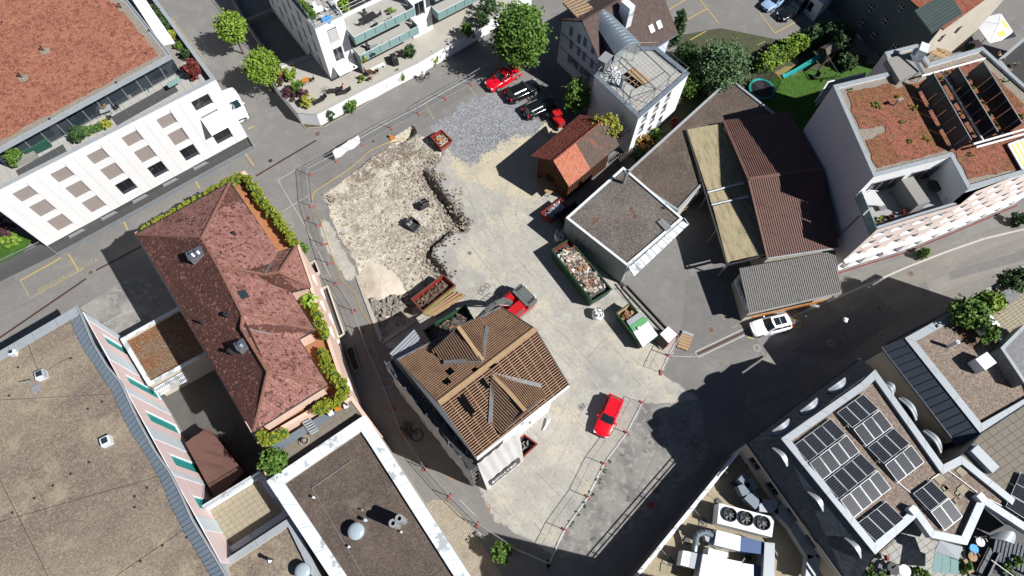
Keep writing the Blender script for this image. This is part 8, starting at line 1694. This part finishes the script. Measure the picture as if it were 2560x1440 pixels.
for k,(x,y,z) in enumerate(((1294,1131,.8),(1303,1117,.85),(1313,1112,.6),(1286,1126,.6),(1325,1108,.6))):
    c=P(x,y,z); n=18; R_=.32; g=MB()
    for i in range(n):
        for j in range(6):
            a=6.2832*i/n; b=6.2832*j/6; g.v.append((c.x+(R_+.09*math.cos(b))*math.cos(a),c.y+(R_+.09*math.cos(b))*math.sin(a),z+.09*math.sin(b)+.12*math.cos(a+k)))
    for i in range(n):
        for j in range(6): g.f.append((i*6+j,i*6+(j+1)%6,((i+1)%n)*6+(j+1)%6,((i+1)%n)*6+j))
    solo('tyre',['old dusty tyre lying lowest in the tyre skip','old dusty tyre in the middle of the tyre skip','half hidden tyre in the upper part of the tyre skip','tyre against the left wall of the tyre skip','tyre at the right end of the tyre skip'][k],'tyre',g,mat('dusty_rubber',(.16,.15,.14),.9) if k==0 else MATS['dusty_rubber'],group='old tyres in the skip',smooth=True)
skip('container','dark green container with scrap in the shade behind the stripped house',[(1164,762),(1184,797),(1082,862),(1058,826)],1.9,green,('scrap_load','dark bars and boards in the shaded green container','scrap',[(gdeb,60,.1,.4,1),(timb,25,.1,.3,1)],gdeb),.5,green,cat='container')
# pale gable pieces, planks, bags, pallet, box
tt=thing('plank_stack','stack of long tan planks beside the rusty container','planks',tuple(P(1105,755)))
for k in range(9): a=P(1060+k*3.2,786+k*.6,.15+.06*(k%3));b=P(1150+k*2.6-random.random()*14,729+k*1.5,.15+.06*(k%3)); MB().beam(a,b,.16,.06).build('plank',woodp if k%3 else timb,tt)
def bag(px,py,label,sc=1):
    c=P(px,py,.6); t=thing('big_bag',label,'big bag',(c.x,c.y,0),'white big bags'); g=MB(); n=14
    for a in range(7):
        for b in range(n): q=a/6; r=(.5+.1*math.sin(q*3.1))*(1+.06*math.sin(b*2.3+a))*sc; sq=1/max(abs(math.cos(6.2832*b/n)),abs(math.sin(6.2832*b/n)))**.5; g.v.append((c.x+r*sq*math.cos(6.2832*b/n),c.y+r*sq*math.sin(6.2832*b/n),q*1.0))
    for a in range(6):
        for b in range(n): g.f.append((a*n+b,a*n+(b+1)%n,(a+1)*n+(b+1)%n,(a+1)*n+b))
    g.build('bag_body',tarp,t,smooth=True); g=MB()
    for _ in range(28): a=random.random()*6.28; r=.42*random.random()**.5; g.rock((c.x+r*math.cos(a),c.y+r*math.sin(a),.9),random.uniform(.07,.16))
    g.build('rubble',whd,t,kind='stuff')
    for k in range(4): a=.785+k*1.57; p=Vector((c.x+.5*math.cos(a),c.y+.5*math.sin(a),1)); MB().path([p,p+Vector((.1,0,.22)),p+Vector((-.12,.12,.2)),p+Vector((-.15,.1,0))],.025,4).build('strap',tarp,t)
bag(1495,784,'full white big bag between the long green container and the half covered one',1.1); bag(1399,590,'white big bag in the shade at the corner of the square shed')
tb=thing('site_box','white topped curved equipment box with red side beside the half covered container','equipment box',tuple(P(1668,838))); a,b,c_,e=PL([(1650,835),(1671,816),(1693,836),(1672,858)],1.7)
MB().slab([a,b,c_,e],.06).build('top',white,tb); pr=[(0,0),( -.1,-.5),(-.35,-1.0),(-.45,-1.6)]; lf=(a-b).normalized(); g=MB()
for k in range(3): o0,z0=pr[k];o1,z1=pr[k+1]; g.poly([a+lf*-o0*.8+Vector((0,0,z0)),e+lf*-o0*.8+Vector((0,0,z0)),e+lf*-o1*.8+Vector((0,0,z1)),a+lf*-o1*.8+Vector((0,0,z1))])
g.build('curved_front',mat('charcoal_hood',(.04,.04,.038),.4),tb); MB().prism(ccw([V2(a),V2(b),V2(c_),V2(e)]),.1,1.62).build('casing',exred,tb)
tp=thing('pallet','tan wooden board pallet lying beside the white topped box','pallet',tuple(P(1713,850))); a,b,c_,e=PL([(1707,825),(1735,835),(1719,877),(1692,867)],.25)
for k in range(6): MB().slab([a.lerp(e,k/6+.01),b.lerp(c_,k/6+.01),b.lerp(c_,(k+1)/6-.01),a.lerp(e,(k+1)/6-.01)],.05).build('board',woodp if k else capm,tp)
for s in (.1,.5,.9): MB().beam(a.lerp(b,s)-Vector((0,0,.13)),e.lerp(c_,s)-Vector((0,0,.13)),.1,.12).build('runner',woodg,tp)
tk=thing('low_barrier','low double barrier of pale beams from the square shed to the gate','barrier',tuple(P(1620,785)))
for a,b,w_,h in (((1559,716),(1668,834),.3,.3),((1568,712),(1676,828),.12,.6)): a=P(*a,h);b=P(*b,h); MB().beam(a-Vector((0,0,h/2)),b-Vector((0,0,h/2)),w_,h).build('beam',manhg if w_>.2 else woodg,tk)
for k in range(6): p=P(1560,718,1).lerp(P(1672,838,1),k/5); MB().tube((p.x,p.y,0),(p.x,p.y,1.0),.03,5).build('post',galv,tk)
g=MB(); g.path([P(1560,718,1),P(1672,838,1)],.025,4); g.build('rail',galv,tk)
g=MB(); g.beam(P(1545,703,.1),P(1600,765,.1),.1,.1); g.beam(P(1550,700,.15),P(1603,760,.15),.07,.07); g.beam(P(1538,710,.1),P(1590,775,.1),.08,.08); solo('pipe_bundle','bundle of dark pipes lying between the big container and the barrier','pipes',g,iron,kind='stuff')
for a,b,l in (((1340,1075),(1362,1050),'white beam leaning at the corner of the stripped house'),):
    solo('loose_beam',l,'beam',MB().beam(P(1358,1077,.1),P(1376,1047,.5),.16,.12),white)
t=thing('gable_flashing_stack','stack of pale sheet metal gutters on the north corner of the stripped house','sheet stack',tuple(P(1010,860,9)))
for k in range(5): a=P(973+k*4,893+k*-1,9.3);b=P(1040+k*3,822+k*5,9.3); a=P(976+k*5,886+k*5,9.2+.0);b=P(1037+k*4,826+k*6,9.2); MB().beam(a,b,.2,.12).build('sheet',capm,t)
# ---- site fences
def fence(label,pts,h=2.0,plen=3.4,foot=footr,tarpseg=None,name='site_fence'):
    a0=P(*pts[0]); t=thing(name,label,'construction fence',(a0.x,a0.y,0),'mesh fences round the demolition site'); k=0
    for p,q in zip(pts,pts[1:]):
        p=P(*p);q=P(*q); n=max(1,round((q-p).length/plen))
        for i in range(n):
            a=p.lerp(q,i/n+.01/n);b=p.lerp(q,(i+1)/n-.01/n); u=Vector((0,0,1)); g=MB()
            g.tube(a+u*.12,a+u*h,.025,6); g.tube(b+u*.12,b+u*h,.025,6); g.tube(a+u*h,b+u*h,.028,6); g.tube(a+u*.16,b+u*.16,.022,5); g.tube(a+u*h*.66,b+u*h*.66,.015,4); f=g.build('panel_frame',galv,t)
            g=MB(); L=(b-a).length; m=int(L/.16)
            for j in range(1,m): g.add([a.lerp(b,j/m-.0022)+u*.16,a.lerp(b,j/m+.0022)+u*.16,a.lerp(b,j/m+.0022)+u*h,a.lerp(b,j/m-.0022)+u*h],[(0,1,2,3)])
            g.build('wire_mesh',galv,f,kind='stuff'); d=(b-a).normalized(); nn=Vector((-d.y,d.x,0)); e=p.lerp(q,i/n)
            MB().box((e.x,e.y,.07),(.24,.62,.12),math.atan2(d.y,d.x)).build('foot',foot,t)
            if tarpseg==k:
                g=MB(); m=14
                for ii in range(m+1):
                    for jj in range(5): w=.12*math.sin(ii*.9+jj); g.v.append(tuple(a.lerp(b,ii/m)+u*(h-.05-(h-.35)*jj/4)+nn*(-.06+w*.6)))
                for ii in range(m):
                    for jj in range(4): g.f.append((ii*5+jj,ii*5+jj+1,(ii+1)*5+jj+1,(ii+1)*5+jj))
                g.build('tarpaulin',tarp,f)
            k+=1
    e=P(*pts[-1]); MB().box((e.x,e.y,.07),(.24,.62,.12)).build('foot',foot,t)
fence('north fence run along the street beside the gravel, hung with a white tarpaulin',[(1242,172),(1177,212),(1113,247),(1047,286),(978,321),(905,362),(840,403),(775,437)],tarpseg=5)
fence('fence run along the west side of the pit, nearest the hedge corner',[(775,437),(782,517),(812,612),(842,710),(885,778)])
fence('fence run down the narrow lane between the salmon wall and the stripped house',[(885,778),(922,880),(957,960),(1007,1088),(1063,1172)])
fence('fence run from the lane past the cobbled corner to the street',[(1063,1172),(1125,1242),(1195,1312),(1290,1375),(1370,1410)])
fence('fence run on the south east side of the yard beside the red car',[(1606,1007),(1567,1083),(1510,1160),(1470,1243),(1412,1325),(1370,1410)])
fence('short gate fence between the white topped box and the street',[(1697,843),(1672,890),(1652,932)],plen=2.6)
for x,y,l in ((1600,1012,'upper loose'),):
    pass
hz=MB(); hp=[(1022,345),(960,360),(925,377),(870,425),(800,470),(782,482),(778,517),(797,540),(813,587),(830,640),(853,700),(887,733),(903,777),(927,813),(932,850),(945,900),(960,930)]; hz.path([P(x,y,.05) for x,y in hp],.04,5); solo('yellow_hose','yellow hose snaking along the pit edge and down the lane','hose',hz,yel)
c=P(981,343,.3); solo('barrier_light','orange site light with a pale foot at the trench head','site light',MB().box((c.x,c.y,.08),(.7,.35,.16),.5).box((c.x-.3,c.y+.2,.3),(.25,.25,.3),.5),orangep)
c=P(1020,1075,.3); t=thing('rubble_bag','dark heap of cables and sheeting in the shaded lane','debris',(c.x,c.y,0)); g=MB()
for _ in range(22): a=random.random()*6.28; r=.9*random.random()**.5; g.rock((c.x+r*math.cos(a),c.y+r*math.sin(a),.15),random.uniform(.12,.28))
g.build('pieces',gdeb,t,kind='stuff'); n=20; g=MB(); g.path([(c.x+.9+.6*math.cos(6.2832*i/n),c.y-.5+.6*math.sin(6.2832*i/n),.1) for i in range(n+1)],.05,5); g.build('cable_coil',blk,t)
t=thing('entrance_canopy','translucent glass canopy over the lane beside the flat roof','canopy',tuple(P(950,1000,3)))
a,b,c_,e=PL([(925,925),(948,930),(958,1090),(930,1085)],3.0)
# wire loops on the pavement
c=P(970,957,.1); g=MB(); g.path([(c.x+.55*math.cos(6.2832*i/16),c.y+.45*math.sin(6.2832*i/16),.05) for i in range(17)],.05,5); solo('cable_ring','coiled grey cable ring lying in the shaded lane','cable',g,galv); bpy.data.objects.remove(t)
# ================= TREES, GARDEN, PEOPLE =================
random.seed(9)
gt='street trees beside the office building'
tree('street_tree','bright green street tree at the top left, upper of the two by the office',P(572,58,5.2),4.4,(1.9,1.9,1.7),3600,.17,lf_bright,gt)
tree('street_tree','bright green street tree by the terrace corner, lower of the two by the office',P(648,155,5.2),4.4,(2.0,2.0,1.8),3900,.17,lf_bright,gt)
tree('large_tree','large leafy green tree overhanging the red pickup at the top centre',P(1300,62,8),6.2,(3.1,3.4,3.6),9500,.2,lf_mid)
tree('round_tree','dense round blue green tree between the annex house and the hedge',P(1817,138,6.2),4.2,(3.0,3.0,3.1),11000,.16,lf_blue)
shrub('columnar_conifer','tall dark cone shaped conifer beside the gabled house',P(1694,68,3.4),0,.9,6.0,3400,.13,lf_dark,cat='conifer')
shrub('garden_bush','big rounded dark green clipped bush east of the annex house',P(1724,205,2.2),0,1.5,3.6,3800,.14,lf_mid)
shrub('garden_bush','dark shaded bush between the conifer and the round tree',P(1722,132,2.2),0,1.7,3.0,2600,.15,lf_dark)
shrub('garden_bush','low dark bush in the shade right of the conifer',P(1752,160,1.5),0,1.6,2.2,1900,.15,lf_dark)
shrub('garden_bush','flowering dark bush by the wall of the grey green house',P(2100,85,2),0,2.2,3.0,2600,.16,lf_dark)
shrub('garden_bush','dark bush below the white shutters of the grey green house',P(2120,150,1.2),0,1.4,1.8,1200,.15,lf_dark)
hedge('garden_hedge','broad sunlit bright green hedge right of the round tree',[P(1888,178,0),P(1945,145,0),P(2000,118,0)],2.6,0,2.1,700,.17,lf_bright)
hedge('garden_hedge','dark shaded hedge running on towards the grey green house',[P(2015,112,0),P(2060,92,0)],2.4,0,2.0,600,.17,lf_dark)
tree('sparse_tree','loose yellow green and bare branched tree leaning over the tiled barn roof',P(1520,305,6.5),5.6,(1.9,1.5,1.3),1300,.15,lf_yel,branches=10)
t=thing('bare_branches','bare twiggy branches rising between the barn and the annex wall','tree',tuple(P(1545,345,0))); g=MB()
for k in range(26):
    a=random.uniform(0,6.28); p=P(1545,345,2.5); q=p+Vector((1.3*math.cos(a),1.3*math.sin(a),random.uniform(1.2,3.6))); g.tube(p,q,.04,4,.012)
    for j in range(3): w=p.lerp(q,.6+.13*j); g.tube(w,w+Vector((random.uniform(-.6,.6),random.uniform(-.6,.6),random.uniform(.2,.8))),.012,3,.005)
g.build('branches',trunkm,t,kind='stuff'); MB().tube(P(1545,345,0),P(1545,345,2.6),.12,8,.07).build('trunk',trunkm,t)
tree('garden_tree','dark olive loose tree in the shade between black cars and annex',P(1443,235,3.6),3.2,(1.6,1.9,2.2),2100,.15,lf_mid,branches=8)
shrub('garden_shrub','light blossoming shrub at the foot of the gabled house wall',P(1460,195,1.4),0,1.1,1.6,700,.12,flow)
shrub('garden_shrub','brown green shrub squeezed between annex and long low building',P(1612,350,1.4),0,1.0,1.8,700,.14,lf_or)
shrub('garden_shrub','green shrub next to the brown one behind the barn',P(1645,335,1.3),0,1.0,1.6,700,.14,lf_mid)
shrub('garden_shrub','dark twiggy shrub at the very foot of the annex wall',P(1600,385,1.0),0,.9,1.4,500,.12,lf_dark)
shrub('garden_shrub','reddish ground shrub along the annex east wall',P(1690,300,.8),0,.8,.9,400,.12,lf_red)
tree('small_tree','small round shaded tree at the bottom centre beside the fence corner',P(1255,1380,2.2),2.0,(.95,.95,.9),1500,.13,lf_mid)
shrub('street_shrub','dark shaded street shrub right of the pink arcade',P(2552,545,1.2),0,.9,1.6,500,.15,lf_dark)
for k,(x,y) in enumerate(((1523,1152),(1510,1178),(1496,1202),(1480,1232),(1462,1262),(1447,1285),(1430,1310))):
    shrub('weed_tuft',['weed tuft on the outer side of the lower fence, %s from the top'%w for w in ('first','second','third','fourth','fifth','sixth','seventh')][k],P(x,y,.15),0,.34,.22,110,.06,lf_mid,'weed tufts along the lower fence')
# grass blades at the lawn edge as one soft mass
g=MB(); a,b=P(1900,300,0),P(2120,200,0)
for _ in range(2600):
    p=P(random.uniform(1890,2130),random.uniform(190,300),0); h=random.uniform(.05,.13); an_=random.random()*6.28; d=Vector((math.cos(an_),math.sin(an_),0))*.05; g.add([p-d,p+d,p+Vector((d.y,d.x,h))],[(0,1,2)])
o=g.build('grass',lf_bright,None,kind='stuff'); o['label']='loose tufts of grass on the sunlit garden lawn'; o['category']='grass'
# playground
t=thing('play_tower','small wooden play tower with shingled roof in the shaded garden','play tower',tuple(P(2075,150,0))); q=PL([(2050,120),(2074,106),(2092,124),(2068,139)],2.9); c=sum(q,Vector())/4
for s in ((0,1),(2,3)): 
    m=q[1].lerp(q[2],.5)+Vector((0,0,.45)); n_=q[0].lerp(q[3],.5)+Vector((0,0,.45))
for f in ([q[0],q[1],q[1].lerp(q[2],.5)+Vector((0,0,.5)),q[0].lerp(q[3],.5)+Vector((0,0,.5))],[q[0].lerp(q[3],.5)+Vector((0,0,.5)),q[1].lerp(q[2],.5)+Vector((0,0,.5)),q[2],q[3]]):
    for r,nn in strips(f,f[1]-f[0] if 1 else 0,.2,.18): g=MB(); thick(g,r,nn,.03); g.build('roof_board',woodg,t)
for p in q: MB().tube((p.x,p.y,0),p,.06,6).build('post',woodg,t)
MB().prism([V2(p) for p in q],1.2,1.3).build('platform',woodg,t)
g=MB(); a=P(2068,140,2.6);b=P(2094,180,2.6); g.tube(a,b,.06,6); g.tube(b,P(2086,195,0),.05,6); g.tube(b,P(2105,190,0),.05,6)
for k in (.35,.5,.7,.85): p=a.lerp(b,k); g.tube(p,p-Vector((0,0,1.9)),.012,4)
g.build('swing_frame',woodg,t)
for k in (.42,.78): p=a.lerp(b,k); MB().box((p.x,p.y,.7),(.5,.25,.04),.9).build('swing_seat',blk,t)
t=thing('slide','turquoise plastic slide running down from the play tower','slide',tuple(P(1990,180,0))); pts=[P(2050,140,1.45),P(2020,160,1.0),P(1990,178,.45),P(1968,189,.2),P(1958,192,.18)]; g=MB()
for a,b in zip(pts,pts[1:]):
    d=(b-a).normalized(); s=Vector((-d.y,d.x,0)).normalized()*.26; u=Vector((0,0,.16)); g.slab([a-s,b-s,b+s,a+s],.03)
    for e in (s,-s): g.add([a+e,b+e,b+e*1.25+u,a+e*1.25+u,a+e*1.12,b+e*1.12],[(0,1,2,3),(4,5,2,3)])
g.build('chute',tealp,t)
t=thing('trampoline','round trampoline with black net and turquoise rim beside the lawn','trampoline',tuple(P(1905,225,0))); c=P(1905,222,.8); n=28; R_=1.75; f=lambda r,z:[(c.x+r*math.cos(6.2832*i/n),c.y+r*math.sin(6.2832*i/n),z) for i in range(n)]
MB().disc((c.x,c.y,.78),R_-.3,n,.02).build('jumping_mat',blk,t); g=MB(); g.ring(f(R_,.8),f(R_-.3,.8),.76,.84); g.build('rim_pad',tealp,t)
netm=mat('safety_net',(.02,.02,.02),.9,alpha=.45); g=MB(); A_=f(R_,.85);B_=f(R_+.1,2.4)
for i in range(n): g.poly([A_[i],A_[(i+1)%n],B_[(i+1)%n],B_[i]])
g.build('net',netm,t)
for k in range(6): p=A_[k*4];q=B_[k*4]; MB().tube((p[0],p[1],0),q,.03,5).build('pole',iron,t)
c=P(2040,190,.5); solo('garden_chair','dark reclined garden chair under the pink building balcony','chair',MB().box((c.x,c.y,.4),(.6,.6,.08),.4).box((c.x+.3,c.y+.2,.75),(.1,.6,.7),.4).box((c.x,c.y,.2),(.08,.08,.4)),blk)
# stacked items in the narrow yard behind the barn
t=thing('wooden_rack','grey slatted wooden rack behind the barn','rack',tuple(P(1558,385,1)))
for k in range(9): MB().beam(P(1545+k*4,392-k*3,1.2),P(1552+k*4,404-k*3,1.2),.08,.06).build('slat',woodg,t)
MB().beam(P(1548,398,1.1),P(1580,374,1.1),.08,.1).build('bearer',woodg,t); p=P(1563,388,.5); MB().box((p.x,p.y,.5),(.15,.15,1.0)).build('leg',woodg,t)
# ---- people: one continuous skinned body each
def person(label,loc,rot,joints,edges,radii,topm,trm,headp,parts=(),grp=None):
    t=thing('person',label,'person',loc,rot=rot,group=grp); OFF[t.name]=Vector((0,0,0))
    me=bpy.data.meshes.new('body'); me.from_pydata(joints,edges,[]); o=bpy.data.objects.new('body',me); COL.objects.link(o)
    m=o.modifiers.new('s','SKIN'); 
    for i,r in enumerate(radii): me.skin_vertices[0].data[i].radius=(r,r)
    me.skin_vertices[0].data[0].use_root=True; s=o.modifiers.new('u','SUBSURF'); s.levels=1; s.render_levels=1
    bpy.context.view_layer.update(); m2=bpy.data.meshes.new_from_object(o.evaluated_get(bpy.context.evaluated_depsgraph_get())); bpy.data.objects.remove(o)
    m2.materials.clear()
    for q in (skin,topm,trm): m2.materials.append(q)
    for p in m2.polygons:
        c=p.center; best=min(range(len(edges)),key=lambda k:((Vector(joints[edges[k][0]])+Vector(joints[edges[k][1]]))/2-c).length); p.material_index=EM[best]; p.use_smooth=True
    b=bpy.data.objects.new('body',m2); COL.objects.link(b); b.parent=t
    g=MB(); g.ball((headp[0]-.015,headp[1],headp[2]+.03),.105,12,8,1.1); g.build('hair',hair,t,smooth=True)
    return t
# joints: 0 pelvis 1 belly 2 chest 3 neck 4 head | 5 6 7 left arm | 8 9 10 right arm | 11 12 13 14 left leg | 15..18 right leg
ED=[(0,1),(1,2),(2,3),(3,4),(2,5),(5,6),(6,7),(2,8),(8,9),(9,10),(0,11),(11,12),(12,13),(13,14),(0,15),(15,16),(16,17),(17,18)]; EM=[2,1,1,0,1,1,0,1,1,0,2,2,2,2,2,2,2,2]
RD=[.14,.13,.15,.06,.1,.065,.05,.038,.065,.05,.038,.085,.075,.05,.045,.085,.075,.05,.045]
c=P(1063,200,0); an=math.atan2((P(1045,212)-P(1082,190)).y,(P(1045,212)-P(1082,190)).x)
J=[(-.18,0,.98),(-.08,0,1.15),(.12,0,1.38),(.2,0,1.5),(.27,0,1.62),(.14,.2,1.38),(.32,.27,1.18),(.5,.24,1.02),(.14,-.2,1.38),(.32,-.27,1.18),(.5,-.24,1.02),(-.16,.1,.95),(.2,.12,.78),(.02,.12,.38),(.14,.12,.32),(-.16,-.1,.95),(.16,-.12,.62),(-.05,-.12,.2),(.08,-.12,.15)]
person('cyclist in a pale shirt riding along the street past the white wall',(c.x,c.y,0),an,J,ED,RD,cloth1,cloth3,J[4])
b=thing('bicycle','dark bicycle ridden by the cyclist in the street','bicycle',(c.x,c.y,0),rot=an)
for x in (-.5,.55):
    g=MB(); g.path([(x+.33*math.cos(6.2832*i/18),0,.34+.33*math.sin(6.2832*i/18)) for i in range(19)],.025,5); g.tube((x,-.04,.34),(x,.04,.34),.04,6)
    for k in range(6): a=k*1.047; g.tube((x,0,.34),(x+.32*math.cos(a),0,.34+.32*math.sin(a)),.006,3)
    g.build('wheel',rubber,b)
g=MB(); g.path([(-.5,0,.34),(-.18,0,.85),(.42,0,.9),(.02,0,.34),(-.5,0,.34)],.025,6); g.path([(-.18,0,.85),(.02,0,.34)],.025,6); g.path([(.42,0,.95),(.55,0,.34)],.025,6); g.build('frame',galv,b)
g=MB(); g.path([(.42,0,.95),(.46,0,1.0)],.02,5); g.tube((.5,-.28,1.0),(.5,.28,1.0),.02,5); g.build('handlebar',blk,b); MB().box((-.18,0,.9),(.26,.15,.06)).build('saddle',blk,b)
g=MB(); g.box((-.55,0,.78),(.35,.3,.2)); g.build('rear_basket',blk,b)
c=P(859,226,tz); J=[(0,0,.48),(-.04,0,.65),(-.12,0,.88),(-.14,0,1.0),(-.13,0,1.12),(-.1,.19,.9),(.02,.25,.66),(.22,.18,.58),(-.1,-.19,.9),(.02,-.25,.66),(.22,-.18,.58),(.03,.1,.47),(.45,.12,.52),(.8,.12,.42),(.95,.12,.5),(.03,-.1,.47),(.45,-.12,.52),(.8,-.12,.42),(.95,-.12,.5)]
person('person in a coral top sitting on a lounger on the corner terrace',(c.x,c.y,tz),3.4,J,ED,RD,cloth2,cloth3,J[4])
